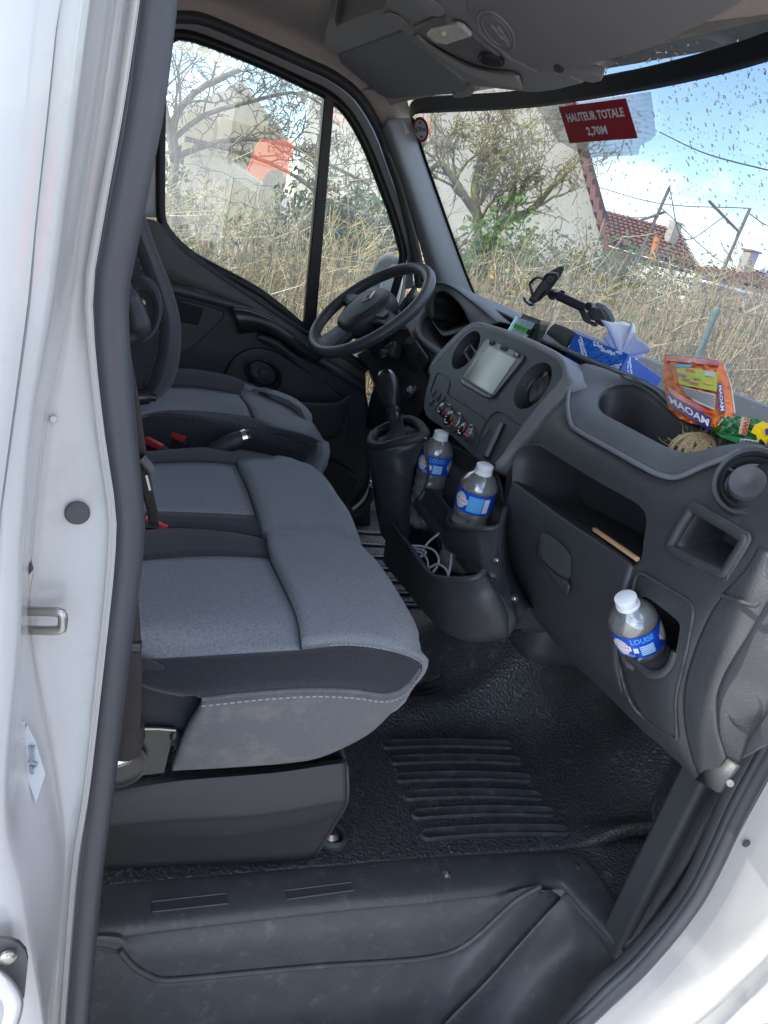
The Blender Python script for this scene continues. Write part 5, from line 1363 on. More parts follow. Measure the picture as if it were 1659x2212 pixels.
for (a, b) in ((936, 848), (947, 856), (956, 862), (932, 868), (943, 876)):
    rbox('switch', (0, 0, 0), (.011, .016, .004), plast_d, dash, M=frame(CPt(a, b, .001), (0, -1, 0), CPN.cross(Vector((0, -1, 0)))), bev=0.001)
    rbox('switch_symbol', (0, .002, .0024), (.003, .003, .0008), surf('symbol_grey', (.3, .3, .3), .5), dash, M=frame(CPt(a, b, .001), (0, -1, 0), CPN.cross(Vector((0, -1, 0)))), bev=0)

# ================================================================== instrument hood and driver's side
hood_o = X((925, 690, .80), (930, 660, .80), (932, 629, .80), (940, 618, .80), (950, 614, .80), (972, 615, .81), (1000, 628, .83), (1022, 644, .84), (1048, 661, .85), (1075, 682, .85), (1101, 702, .84))
hood_i = X((934, 690, .79), (938, 676, .79), (937, 652, .79), (941, 638, .79), (950, 631, .79), (964, 631, .795), (988, 652, .80), (1000, 668, .80), (1008, 684, .80), (1016, 698, .80), (1024, 712, .79))
hood_b = [p + Vector((0.20, 0.04, -0.03)) for p in hood_o]
loft('instrument_hood', [hood_i, [a.lerp(b, .6) + Vector((-.006, 0, .003)) for a, b in zip(hood_i, hood_o)], hood_o, hood_b], plast_u, dash, n=50, m=4, sol=0.003)
hood_d = [p.lerp(P(975, 690, x=1.0), .25) + Vector((0.15, 0, 0)) for p in hood_i]
loft('hood_mouth', [hood_i, hood_d, [P(975, 690, x=1.0)] * len(hood_i)], surf('hood_black', (0.010, 0.010, 0.011), 0.7), dash, n=40, m=3, sol=0.003)
loft('binnacle_floor', [X((934, 690, .79), (955, 722, .76), (975, 722, .74), (1000, 712, .745), (1024, 712, .75)), X((930, 700, .90), (960, 700, .92), (980, 695, .93), (1000, 690, .93), (1020, 690, .93))], plast_d, dash, n=20, m=3, sol=0.003)
lipb = X((933, 668, .80), (918, 680, .78), (908, 694, .76), (904, 712, .74), (908, 730, .72), (924, 747, .705), (940, 757, .70), (950, 766, .695), (942, 785, .69))
tube('binnacle_lip', lipb, 0.009, plast_g, dash, n=8, k=40)
loft('binnacle_inner', [lipb, [p + Vector((.1, .02, 0)) for p in lipb], X((960, 665, .9), (955, 680, .9), (955, 690, .9), (958, 700, .88), (965, 708, .87), (975, 712, .86), (985, 716, .85), (990, 720, .83), (985, 728, .82))], plast_d, dash, n=30, m=3, sol=0.003)
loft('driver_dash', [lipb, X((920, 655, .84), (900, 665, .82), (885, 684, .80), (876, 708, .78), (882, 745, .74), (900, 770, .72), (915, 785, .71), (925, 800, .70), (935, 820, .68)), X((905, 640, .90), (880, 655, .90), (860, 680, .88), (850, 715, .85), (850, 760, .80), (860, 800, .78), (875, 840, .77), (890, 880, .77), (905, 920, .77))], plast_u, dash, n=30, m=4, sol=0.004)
loft('driver_dash_side', [L('y', 2.1, (900, 620), (860, 680), (840, 740), (820, 800), (800, 860), (790, 920)), X((905, 640, .92), (862, 690, .90), (850, 760, .84), (855, 830, .82), (860, 900, .82), (870, 990, .82))], plast_d, dash, n=20, m=4, sol=0.01)
# lower black bulk behind pedals and console
rbox('dash_underside', (1.02, 1.45, 1.12), (0.50, 1.30, 0.36), plast_d, dash, bev=0.03)
rbox('lower_bulk', (1.10, 1.45, 0.92), (0.50, 0.75, 0.30), plast_d, dash, bev=0.05)

# ---- steering column, key, stalks
col = thing('steering_column', 'dark steering column cowl with ignition lock and stalks', 'column', P(885, 840, x=.72))
cow = [(770, 765), (800, 742), (838, 716), (880, 706), (905, 742), (930, 778), (914, 798), (925, 822), (930, 850), (918, 880), (900, 915), (880, 950), (855, 935), (840, 890), (818, 842), (797, 792)]
cowl_m = surf('cowl_brown_black', (0.065, 0.060, 0.060), 0.45, 0.45, grain=900, gs=0.25)
prism_ab('cowl', [P(a, b, x=.695 + (850 - b) * -0.00022) for a, b in cow], [P(a, b, x=.82) + Vector((0, 0, -.02)) for a, b in cow], cowl_m, col, bev=0.010)
tube('cowl_joint', X((880, 707, .66), (898, 752, .672), (912, 800, .68), (921, 828, .685)), 0.0012, plast_s, col, n=5)
Mk_ = frame(P(888, 842, x=.690), (0, -1, 0.0), (.35, 0, 1))
if Mk_.col[2].xyz.x > 0: Mk_ = Mk_ @ Matrix.Rotation(math.pi, 4, 'X')
lathe('lock_bowl', [(0.031, -0.004), (0.030, 0.004), (0.024, 0.006), (0.018, 0.001), (0.012, -0.004), (0.0001, -0.004)], Mk_, plast_s, col, seg=36)
lathe('lock_barrel', [(0.0085, -0.004), (0.0085, 0.006), (0.007, 0.0072), (0.0001, 0.0072)], Mk_, surf('emblem_silver', (.75, .76, .78), .3, metal=.35), col, seg=24)
rbox('key_slot', (0, 0, 0.0076), (0.006, 0.0018, 0.0006), surf('deep_black', (0.006, 0.006, 0.007), 0.7), col, M=Mk_, bev=0)
Ms = frame(P(847, 762, x=.655), P(868, 748, x=.655) - P(826, 772, x=.655), Vector((0.2, 0, 1)))
rbox('control_pod', (0, 0, 0), (0.060, 0.042, 0.030), plast_s, col, M=Ms, bev=0.006)
tube('toggle', [Ms @ Vector((0.002, -.004, .012)), Ms @ Vector((0.004, -.010, .030))], 0.007, plast_d, col, n=10, k=6)
for s in (-.018, 0, .018): rbox('symbol', (s, .016, .0156), (.004, .004, .0006), whitep, col, M=Ms, bev=0)
tube('wiper_stalk', X((902, 790, .69), (896, 776, .675), (890, 757, .655), (887, 735, .64)), [.022, .021, .018, .013, .0125, .0125], plast_s, col, n=14, k=14)
# ---- steering wheel
wc = Vector((0.629, 1.918, 1.322)); _al, _be = 0.772, -0.109
wn_ = Vector((-math.cos(_al) * math.cos(_be), math.cos(_al) * math.sin(_be), math.sin(_al)))
wa = Vector((0, 0, 1)).cross(wn_).normalized(); wb = wn_.cross(wa)
MW = Matrix((wa, wb, wn_)).transposed().to_4x4(); MW.translation = wc     # x towards -y side, y up the wheel, z to the driver
wheel = thing('steering_wheel', 'black three spoke steering wheel with diamond emblem on the hub', 'steering wheel', wc)
wheel_m = surf('wheel_leather', (0.08, 0.08, 0.085), 0.42, 0.45, grain=600, gs=0.25, mottle=0.12, ms=30)
rim = [MW @ Vector((0.176 * math.cos(t), 0.176 * math.sin(t), 0)) for t in np.linspace(0, 2 * math.pi, 73)[:-1]]
tube('rim', rim, 0.0155, wheel_m, wheel, n=16, closed=True, k=96)
tube('rim_seam', [MW @ Vector((0.1915 * math.cos(t), 0.1915 * math.sin(t), 0.0)) for t in np.linspace(0, 2 * math.pi, 73)[:-1]], 0.0007, plast_s, wheel, n=4, closed=True, k=72)
def wloop(pts, z): return [MW @ Vector((a, b, z)) for a, b in pts]
hubo = [(0.078, 0.038), (0.05, 0.062), (0, 0.068), (-0.05, 0.062), (-0.078, 0.038), (-0.082, 0.0), (-0.066, -0.055), (-0.04, -0.088), (0, -0.094), (0.04, -0.088), (0.066, -0.055), (0.082, 0.0)]
def sc(p, s): return [(a * s, b * s) for a, b in p]
loft_closed('hub_pad', [wloop(sc(hubo, .9), -0.03), wloop(hubo, -0.012), wloop(sc(hubo, .97), 0.012), wloop(sc(hubo, .80), 0.024), wloop(sc(hubo, .4), 0.029), wloop(sc(hubo, .02), 0.030)], plast, wheel, n=60, m=4, cap=True)
tube('hub_line', wloop([(0.055, 0.03), (0.058, -0.01), (0.045, -0.05), (0.0, -0.062), (-0.045, -0.05), (-0.058, -0.01), (-0.055, 0.03)], 0.0255), 0.0012, plast_s, wheel, n=5, k=40)
for s in (-1, 1):
    loft('spoke', [wloop([(s * .06, .03), (s * .10, .020), (s * .14, .016), (s * .172, .020)], .004), wloop([(s * .06, .0), (s * .10, 0), (s * .14, 0), (s * .176, 0)], .010), wloop([(s * .06, -.045), (s * .10, -.028), (s * .14, -.022), (s * .170, -.028)], .004)], plast, wheel, n=16, m=4, sol=0.02)
    prism('spoke_button', wloop([(s * .085, .014), (s * .125, .010), (s * .125, -.012), (s * .088, -.018)], .012), wn_ * 0.003, plast_g, wheel, bev=0.002)
loft('spoke', [wloop([(-.045, -.08), (-.05, -.12), (-.06, -.17)], .0), wloop([(0, -.08), (0, -.12), (0, -.172)], .006), wloop([(.045, -.08), (.05, -.12), (.06, -.17)], .0)], plast_d, wheel, n=14, m=4, sol=0.02)
# diamond emblem: outer lozenge ring
dm = [(0, .026), (.019, 0), (0, -.026), (-.019, 0)]; di = [(0, .012), (.008, 0), (0, -.012), (-.008, 0)]
V = wloop([(a, b + .012) for a, b in dm], .0305) + wloop([(a, b + .012) for a, b in di], .0305) + wloop([(a * .8, b * .8 + .012) for a, b in dm], .0345)
mesh('emblem', V, [(i, (i + 1) % 4, 8 + (i + 1) % 4, 8 + i) for i in range(4)] + [(8 + i, 8 + (i + 1) % 4, 4 + (i + 1) % 4, 4 + i) for i in range(4)], surf('emblem_silver', (.75, .76, .78), .3, metal=.35), wheel, smooth=False)
for k, (a, b) in enumerate(((-.008, 0), (0, 0), (.008, 0))):
    tube('airbag_mark', wloop([(a - .003, -.072 + k * .001), (a, -.067), (a + .003, -.072)], .0235), .0007, plast_s, wheel, n=4)
tube('column_boot', [wc - wn_ * 0.02, wc - wn_ * 0.10, wc - wn_ * 0.16], [0.066, 0.06, 0.05], plast_d, wheel, n=24, k=8)

# ================================================================== centre console with cup holders and bin
cons = thing('centre_console', 'charcoal floor console with two cup holders and an open bin', 'console', (0.6, 1.1, FZ + .05))
rim_b = X((842, 1120, .560), (862, 1150, .545), (890, 1188, .525), (922, 1232, .505), (938, 1245, .500), (964, 1251, .500), (1010, 1251, .510), (1036, 1245, .522), (1046, 1234, .532))
b1 = X((835, 1150, .562), (856, 1185, .548), (885, 1225, .528), (914, 1268, .510), (934, 1285, .505), (964, 1295, .505), (1015, 1298, .515), (1055, 1290, .530), (1075, 1275, .545))
b2 = X((829, 1200, .575), (852, 1235, .562), (880, 1270, .548), (911, 1311, .535), (938, 1340, .530), (965, 1358, .530), (1010, 1360, .540), (1060, 1345, .552), (1095, 1325, .568))
b3 = X((830, 1215, .60), (856, 1248, .59), (884, 1280, .575), (915, 1318, .56), (942, 1346, .552), (970, 1370, .550), (1006, 1385, .555), (1050, 1384, .570), (1100, 1373, .590))
b4 = [p + Vector((.04, .03, -.01)) for p in b3]
loft('console_front', [rim_b, b1, b2, b3, b4], plast, cons, n=50, m=5, sol=0.004)
tube('bin_rim', rim_b, 0.0045, plast, cons, n=8, k=60)
T = X((888, 1033, .625), (893, 1043, .606), (905, 1052, .597), (922, 1057, .595), (938, 1063, .597), (951, 1076, .598), (964, 1093, .597), (974, 1106, .590), (968, 1118, .578), (967, 1130, .567), (980, 1140, .557), (1012, 1143, .554), (1045, 1143, .562), (1080, 1136, .585), (1092, 1100, .61))
Bm = X((882, 1060, .625), (884, 1085, .610), (898, 1105, .600), (914, 1118, .597), (934, 1134, .598), (948, 1146, .597), (953, 1154, .592), (954, 1163, .585), (955, 1175, .575), (966, 1189, .566), (994, 1204, .556), (1022, 1217, .549), (1044, 1234, .540), (1072, 1250, .552), (1095, 1240, .58))
Md = [a.lerp(b, .5) + Vector((-.002, 0, 0)) for a, b in zip(T, Bm)]
loft('cup_wall', [T, Md, Bm], plast, cons, n=60, m=5, sol=0.004)
tube('cup_rim', T, 0.0045, plast, cons, n=8, k=70)
loft('console_flank', [X((1046, 1234, .532), (1075, 1275, .545), (1095, 1325, .568), (1100, 1373, .590)), X((1072, 1250, .552), (1090, 1285, .562), (1112, 1320, .578), (1118, 1350, .60)), X((1092, 1100, .61), (1088, 1175, .60), (1098, 1235, .60), (1120, 1285, .605), (1140, 1314, .62)), X((1110, 1100, .70), (1108, 1175, .70), (1115, 1235, .70), (1140, 1290, .70), (1160, 1320, .71))], plast, cons, n=30, m=5, sol=0.004)
for (a, b, xx) in ((1073, 1210, .563), (1111, 1293, .588)):
    disc_on(a, b, P(a, b, x=xx - .006).y, 0.0055, plast_s, cons, 'screw', nrm=(-.8, -.55, .2), dome=.4)
    disc_on(a, b, P(a, b, x=xx - .010).y, 0.003, steel, cons, 'screw_head', nrm=(-.8, -.55, .2), dome=.8)
back_b = X((842, 1112, .575), (858, 1112, .60), (890, 1117, .62), (914, 1122, .62), (940, 1140, .62))
loft('bin_inside', [[p + Vector((.008, .004, -.002)) for p in rim_b], X((850, 1165, .585), (875, 1195, .585), (900, 1225, .575), (930, 1262, .565), (945, 1275, .56), (966, 1280, .56), (1000, 1280, .565), (1020, 1272, .57), (1036, 1262, .575)), X((880, 1130, .64), (900, 1150, .64), (920, 1175, .64), (945, 1205, .63), (960, 1220, .62), (975, 1230, .61), (1000, 1240, .60), (1015, 1242, .59), (1036, 1240, .58))], plast_d, cons, n=30, m=4, sol=0.002)
loft('bin_back', [back_b, X((860, 1160, .62), (885, 1185, .63), (910, 1200, .64), (940, 1215, .64), (960, 1225, .63))], plast_d, cons, n=20, m=3, sol=0.003)
rbox('console_core', (0.74, 1.22, 1.02), (0.20, 0.42, 0.24), plast_d, cons, bev=0.03)
rbox('cup_floor', (0.635, 1.16, 1.055), (0.10, 0.36, 0.02), plast_d, cons, bev=0.003)
gear_top = X((802, 957, .50), (809, 938, .535), (835, 922, .56), (875, 907, .58), (901, 914, .575), (915, 931, .555), (914, 942, .54), (862, 956, .505), (822, 966, .49))
gl0 = [p.copy() for p in gear_top]
gl1 = X((796, 976, .495), (803, 950, .55), (835, 925, .59), (880, 910, .61), (905, 920, .60), (915, 940, .565), (914, 956, .545), (866, 975, .50), (824, 984, .485))
gl2 = X((805, 1020, .505), (800, 980, .56), (835, 940, .61), (885, 925, .63), (904, 940, .60), (905, 970, .585), (898, 1000, .57), (872, 1020, .52), (830, 1024, .50))
gl3 = X((815, 1110, .550), (806, 1010, .58), (840, 960, .64), (890, 950, .66), (902, 970, .63), (900, 1010, .61), (890, 1055, .59), (880, 1112, .575), (850, 1128, .555))
gl4 = X((822, 1150, .572), (815, 1050, .60), (845, 1000, .66), (895, 990, .68), (902, 1010, .65), (898, 1050, .63), (892, 1100, .61), (890, 1155, .60), (862, 1182, .578))
loft_closed('gear_housing', [gl0, gl1, gl2, gl3, gl4], plast, cons, n=60, m=4, sol=0.003)
tube('housing_joint', X((805, 1019, .503), (830, 1023, .498), (871, 1019, .518), (886, 1000, .545)), 0.0012, plast_d, cons, n=5, k=20)
loft('console_bridge', [X((915, 945, .565), (922, 985, .575), (926, 1030, .59), (905, 1080, .59), (880, 1110, .585)), X((955, 950, .655), (960, 990, .665), (960, 1040, .67), (950, 1090, .66), (935, 1125, .65)), X((1060, 1005, .655), (1075, 1030, .665), (1085, 1070, .675), (1090, 1120, .68), (1085, 1160, .68))], plast_d, cons, n=24, m=5, sol=0.004)
tube('gaiter_frame', gear_top, 0.0095, surf('gaiter_leatherette', (0.030, 0.030, 0.032), 0.6, 0.4, grain=400, gs=0.5), cons, n=10, closed=True, k=60)
gear = thing('gear_lever', 'black gear lever with round knob rising from a leather gaiter', 'gear lever', P(858, 940, x=.54))
g_in = [p + Vector((0.003, 0, -.006)) for p in gear_top]
gc = P(858, 915, x=.543)
gai = surf('gaiter_leatherette', (0.030, 0.030, 0.032), 0.6)
loft_closed('gaiter', [g_in, [p.lerp(gc, .45) + Vector((0, 0, -.018 + .006 * math.sin(k * 2.1))) for k, p in enumerate(g_in)], [p.lerp(gc, .75) + Vector((0, 0, .0)) for p in g_in], [p.lerp(gc, .88) + Vector((0, 0, .02)) for p in g_in]], gai, gear, n=60, m=4, sol=0.002)
k0, k1 = P(853, 905, x=.543), P(832, 806, x=.535)
ax = (k1 - k0).normalized(); hL = (k1 - k0).length
Mg = frame(k0, ax.orthogonal(), ax.cross(ax.orthogonal()))
if Mg.col[2].xyz.dot(ax) < 0: Mg = frame(k0, -ax.orthogonal(), ax.cross(ax.orthogonal()))
rk = 0.0225
lathe('stick', [(.015, -.03), (.013, .0), (.011, .012), (.0135, .014), (.0145, .018), (.0145, .022), (.010, .026)], Mg, plast_s, gear, seg=24)
lathe('knob', [(.010, .026), (.015, hL * .36), (.020, hL * .45), (rk, hL * .62), (rk * 1.0, hL * .78), (rk * .97, hL * .86)], Mg, surf('knob_black', (.02, .02, .021), .32, .5), gear, seg=32)
cap = lathe('knob_cap', [(rk * .97, hL * .86), (rk * .92, hL * .90), (rk * .80, hL * .96), (rk * .4, hL * .995), (.0001, hL)], Mg, surf('gloss_black', (0.012, 0.012, 0.013), 0.12, 0.6), gear, seg=32)
Mt = frame(k0 + ax * (hL * 1.004), (0, -1, 0), (1, 0, 0))
if Mt.col[2].xyz.z < 0: Mt = frame(k0 + ax * (hL * 1.004), (0, -1, 0), (-1, 0, 0))
for s, u, v in (('1', -.009, .006), ('3', 0, .007), ('5', .009, .006), ('2', -.009, -.006), ('4', 0, -.007), ('6', .009, -.006)):
    text_mesh('gear_number', s, Mt @ Matrix.Translation((u, v, -.0005)), .007, whitep, cap)
tube('gear_gate', [Mt @ Vector((-.009, 0, .0004)), Mt @ Vector((.009, 0, .0004))], .0004, whitep, cap, n=4)
ring = thing('key_ring', 'thin metal ring lying on the console behind a water bottle', 'ring', P(912, 948, x=.56))
tube('wire', [P(912 + 11 * math.cos(t), 950 + 5 * math.sin(t), x=.548 + .01 * math.sin(t)) for t in np.linspace(0, 6.283, 17)[:-1]], .0012, steel, ring, n=6, closed=True, k=32)
# ================================================================== loose things in the cab
pet = glass_mat('clear_bottle_plastic', (0.99, 0.99, 0.99), refl=5.0, rough=0.06, dust_haze=0.55)  # white diffuse share paints in the bright refraction of a clear bottle
water = glass_mat('bottle_water', (0.98, 0.99, 0.995), refl=4.0, rough=0.05, dust_haze=0.62)  # whitened likewise, brightness of the water put into its colour
lab_blue = surf('label_blue', (0.012, 0.075, 0.55), 0.35, 0.5, mottle=0.3, ms=60)
lab_lt = surf('label_light_blue', (0.12, 0.45, 0.85), 0.4)
cap_m = surf('milky_cap', (0.80, 0.82, 0.83), 0.35, 0.5)
lab_red = surf('label_red', (0.6, 0.02, 0.03), 0.4)
def bottle(top, low, label, spin, sz=1.0, level=0.183):
    ax = (top - low).normalized(); H = 0.205 * sz
    base = top - ax * H
    xd = (CAM - base); xd = (xd - ax * xd.dot(ax)).normalized()
    M = frame(base, ax.cross(xd), ax)          # x right of the viewer, y up the bottle, z towards the viewer
    ML = M @ Matrix.Rotation(-math.pi / 2, 4, 'X')   # lathe axis z -> up the bottle
    t = thing('water_bottle', label, 'bottle', base)
    s = sz
    prof = [(0.0001, 0.002), (0.022, 0.001), (0.029, 0.004), (0.0315, 0.012)]
    for k in range(5):
        h = 0.020 + k * 0.020
        prof += [(0.0318, h), (0.0292, h + 0.006), (0.0292, h + 0.009), (0.0318, h + 0.015)]
    prof += [(0.0320, 0.122), (0.0315, 0.124), (0.0315, 0.160), (0.0322, 0.162), (0.0322, 0.166), (0.0300, 0.172), (0.024, 0.181), (0.017, 0.187), (0.0128, 0.191), (0.0122, 0.195)]
    prof = [(r * s, h * s) for r, h in prof]
    lathe('shell', prof, ML, pet, t, seg=40, sharp=60)
    wp = [(max(0.0001, r - 0.0008), h + 0.0006) for r, h in prof if h <= level * s] + [(0.0001, level * s + 0.0005)]
    lathe('water', wp, ML, water, t, seg=40, sharp=60)
    r = 0.0325 * s; y0, y1 = 0.124 * s, 0.161 * s
    lathe('paper_label', [(r, y0), (r, (y0 + y1) / 2), (r, y1)], ML, lab_blue, t, seg=48)
    cp = lathe('cap', [(0.0001, 0.2045 * s), (0.012 * s, 0.2045 * s), (0.0142 * s, 0.2030 * s), (0.0146 * s, 0.194 * s), (0.0138 * s, 0.1925 * s), (0.0152 * s, 0.192 * s), (0.0152 * s, 0.1885 * s), (0.012 * s, 0.1885 * s)], ML, cap_m, t, seg=30)
    yc = (y0 + y1) / 2
    def cyl(ang0, lift):
        def f(x, y):
            a = ang0 + x / r
            return M @ Vector((math.sin(a) * (r + lift), yc + y, math.cos(a) * (r + lift)))
        return f
    def ctext(nm, sx, a0, dy, size, fit, mat, bold=0.0):
        f = cyl(a0, 0.0007)
        return text_mesh(nm, sx, lambda x, y: f(x, y + dy), size, mat, t, fit=fit, wrap=1, bold=bold)
    def patch(nm, a0, w, h, dy, mat, lift, ell=False, n=14):
        f = cyl(a0, lift); V, F = [], []
        for i in range(n + 1):
            x = -w / 2 + w * i / n
            k = math.sqrt(max(0.0, 1 - (2 * x / w) ** 2)) if ell else 1
            V += [f(x, dy - h / 2 * k), f(x, dy + h / 2 * k)]
        for i in range(n): F.append((2 * i, 2 * i + 2, 2 * i + 3, 2 * i + 1))
        return mesh(nm, V, F, mat, t, smooth=False)
    s0 = spin
    ctext('label_word', 'LOUISE', s0, 0.0115 * s, 0.0125 * s, 0.030 * s, lab_lt, bold=0.0002)
    patch('label_table', s0 + 0.10, 0.019 * s, 0.017 * s, -0.006 * s, lab_lt, 0.0004)
    for k in range(5): patch('label_line', s0 + 0.10, 0.017 * s, 0.0012 * s, (-0.0125 + k * 0.0034) * s, paper, 0.0007)
    patch('label_icon', s0 - 0.35, 0.006 * s, 0.009 * s, -0.004 * s, paper, 0.0006)
    for a in (s0 - 0.95, s0 + 1.15):
        patch('label_seal', a, 0.024 * s, 0.028 * s, 0.0, surf('seal_silver', (0.55, 0.6, 0.66), 0.4), 0.0004, ell=True)
        patch('label_banner', a, 0.028 * s, 0.009 * s, 0.0, paper, 0.0007)
        ctext('label_word', 'CRISTALINE', a, 0.0, 0.0075 * s, 0.025 * s, lab_red, bold=0.0002).location = (0, 0, 0)
        f = cyl(a, 0.0010)
    ctext('label_word', '50cl', s0 - 0.62, -0.0135 * s, 0.007 * s, 0.010 * s, paper)
    patch('label_text_block', s0 + 2.0, 0.026 * s, 0.028 * s, 0.0, lab_lt, 0.0004)
    patch('label_text_block', s0 + 2.6, 0.010 * s, 0.026 * s, 0.0, paper, 0.0005)
    return t
bottle(P(955, 931, x=.605), P(924, 1058, x=.612), 'water bottle in the far cup holder behind the gear lever', 0.18)
bottle(P(1049, 1003, x=.592), P(1007, 1140, x=.600), 'water bottle standing in the near console cup holder above the bin', -1.9 + 0.0)
bottle(P(1350, 1288, x=.575), P(1403, 1436, x=.650), 'water bottle tilted in the dashboard end cup holder', 0.05, sz=0.90)

# ---- pencil on the glovebox ledge
pc = thing('pencil', 'plain wooden pencil lying along the glovebox shelf edge', 'pencil', P(1328, 1176, x=.612))
pa, pb = P(1280, 1141, x=.628), P(1377, 1208, x=.606)
wood = surf('raw_wood', (0.62, 0.38, 0.19), 0.6, 0.3, mottle=0.12, ms=40)
tube('shaft', [pa.lerp(pb, .08), pb], 0.0034, wood, pc, n=6, k=4)
tube('tip', [pa, pa.lerp(pb, .08)], [0.0008, 0.0034], wood, pc, n=6, k=4)

# ---- white charging cable in the bin
cb = thing('charging_cable', 'white charging cable coiled in the open console bin', 'cable', P(930, 1200, x=.56))
wcab = surf('white_cable', (0.78, 0.77, 0.74), 0.4)
for pts in (((949, 1152, .585), (925, 1172, .575), (911, 1195, .565), (905, 1212, .56)),
            ((888, 1179, .55), (911, 1180, .56), (936, 1188, .565), (948, 1208, .56), (942, 1228, .55), (930, 1240, .545)),
            ((920, 1232, .54), (932, 1224, .545), (946, 1219, .55), (960, 1226, .548), (967, 1238, .545), (969, 1250, .54)),
            ((975, 1198, .57), (974, 1215, .56), (971, 1232, .55), (966, 1250, .545)),
            ((895, 1190, .555), (908, 1194, .56), (919, 1202, .56), (925, 1218, .555), (922, 1232, .55)),
            ((890, 1182, .553), (905, 1186, .56), (920, 1192, .565), (914, 1200, .56), (904, 1206, .555))):
    tube('loop', [P(a, b, x=c) for a, b, c in pts], 0.0021, wcab, cb, n=8, k=30)
rbox('plug', (0, 0, 0), (0.010, 0.022, 0.007), whitep, cb, M=frame(P(847, 1121, x=.566), (0, 1, 0), P(856, 1108, x=.566) - P(845, 1128, x=.566)), bev=0.0015)
rbox('plug_tip', (0, 0.014, 0), (0.007, 0.008, 0.004), steel, cb, M=frame(P(847, 1121, x=.566), (0, 1, 0), P(856, 1108, x=.566) - P(845, 1128, x=.566)), bev=0.0005)

# ---- phone mount on the windscreen
pm = thing('phone_mount', 'black telescopic phone holder stuck to the windscreen by a suction cup', 'phone holder', PW(1305, 678))
S = PW(1306, 677, .002)
e = .004
tx = Vector((ws_x(S.y + e, S.z) - ws_x(S.y - e, S.z), 2 * e, 0)).normalized(); tz = Vector((ws_x(S.y, S.z + e) - ws_x(S.y, S.z - e), 0, 2 * e)).normalized()
ninw = tx.cross(tz)
if ninw.x > 0: ninw = -ninw
Ms = frame(S, tx, ninw.cross(tx))
if Ms.col[2].xyz.dot(ninw) < 0: Ms = Ms @ Matrix.Rotation(math.pi, 4, 'X')
sf = (S - CAM).length / 1597
lathe('suction_cup', [(27 * sf, 0), (27.5 * sf, .002), (25 * sf, .006), (22 * sf, .010), (10 * sf, .012)], Ms, surf('clear_grey_rubber', (0.30, 0.33, 0.35), 0.25, 0.5), pm, seg=36)
lathe('cup_cover', [(23 * sf, .006), (23 * sf, .012), (20 * sf, .020), (8 * sf, .028), (.0001, .028)], Ms, plast_d, pm, seg=36)
xs = S.x
def MX(px, py, dx): return P(px, py, x=xs + dx)
body = [(1281, 666), (1296, 664), (1306, 680), (1309, 697), (1290, 694), (1273, 690), (1267, 674)]
prism_ab('cup_housing', [MX(a, b, -.055) for a, b in body], [MX(a, b, -.015) for a, b in body], plast_g, pm, bev=.003)
brk = [(1249, 668), (1262, 666), (1268, 676), (1276, 692), (1291, 698), (1291, 705), (1282, 705), (1260, 694)]
prism_ab('lower_bracket', [MX(a, b, -.065) for a, b in brk], [MX(a, b, -.035) for a, b in brk], plast_s, pm, bev=.002)
a0, a1 = MX(1262, 662, -.060), MX(1208, 637, -.100)
Ma = frame((a0 + a1) / 2, a1 - a0, (0, 0, 1))
rbox('telescopic_arm', (0, 0, 0), ((a1 - a0).length * 1.05, 13 * sf, 11 * sf), plast, pm, M=Ma, bev=.002)
rbox('arm_underside', (0, -8 * sf, 0), ((a1 - a0).length * 1.02, 6 * sf, 9 * sf), plast_s, pm, M=Ma, bev=.001)
rbox('arm_clip', ((a1 - a0).length * .42, 8 * sf, 0), (9 * sf, 6 * sf, 8 * sf), plast_s, pm, M=Ma, bev=.001)
dk = MX(1273, 662, -.078)
lathe('hinge_knob', [(8.5 * sf, -.010), (8.5 * sf, .004), (7 * sf, .007), (.0001, .007)], frame(dk, (.5, -1, 0), (0, 0, 1)), plast_s, pm, seg=14, sharp=15)
lathe('ball_joint', [(10 * sf, -.008), (11 * sf, 0), (10 * sf, .008), (6 * sf, .012), (.0001, .012)], frame(MX(1195, 636, -.105), (1, .5, 0), (0, .5, 1)), plast_s, pm, seg=16, sharp=20)
tube('ball_neck', [a1, MX(1195, 636, -.108), MX(1180, 628, -.118)], 7 * sf, plast_s, pm, n=10, k=6)
plate = [(1141, 648), (1170, 606), (1190, 585), (1208, 575), (1217, 574), (1219, 582), (1210, 598), (1184, 634), (1168, 648), (1152, 657)]
pt = prism_ab('cradle_plate', [MX(a, b, -.135) for a, b in plate], [MX(a, b, -.120) for a, b in plate], plast, pm, bev=.003)
strip = [(1150, 645), (1173, 612), (1186, 596), (1196, 600), (1180, 620), (1160, 648)]
prism_ab('ribbed_pad', [MX(a, b, -.138) for a, b in strip], [MX(a, b, -.134) for a, b in strip], plast_g, pm)
for k in range(7):
    t = k / 6; q0 = (1152 + 34 * t, 644 - 46 * t); q1 = (q0[0] + 9, q0[1] + 4)
    tube('pad_rib', [MX(*q0, -.1395), MX(*q1, -.1395)], .0009, plast_s, pm, n=4)
tube('clamp_arm', [MX(a, b, -.145) for a, b in ((1150, 636), (1147, 622), (1145, 613), (1152, 604), (1162, 599), (1172, 602), (1174, 607))], 3.0 * sf, plast_s, pm, n=8, k=24)
tube('clamp_arm', [MX(a, b, -.150) for a, b in ((1181, 628), (1176, 612), (1174, 605), (1180, 595), (1188, 591), (1203, 593), (1201, 600), (1190, 614), (1182, 629))], 3.2 * sf, plast_s, pm, n=8, k=30)
tube('support_foot', [MX(a, b, -.145) for a, b in ((1133, 644), (1137, 652), (1146, 658), (1152, 657))], 3.2 * sf, plast_s, pm, n=8, k=10)

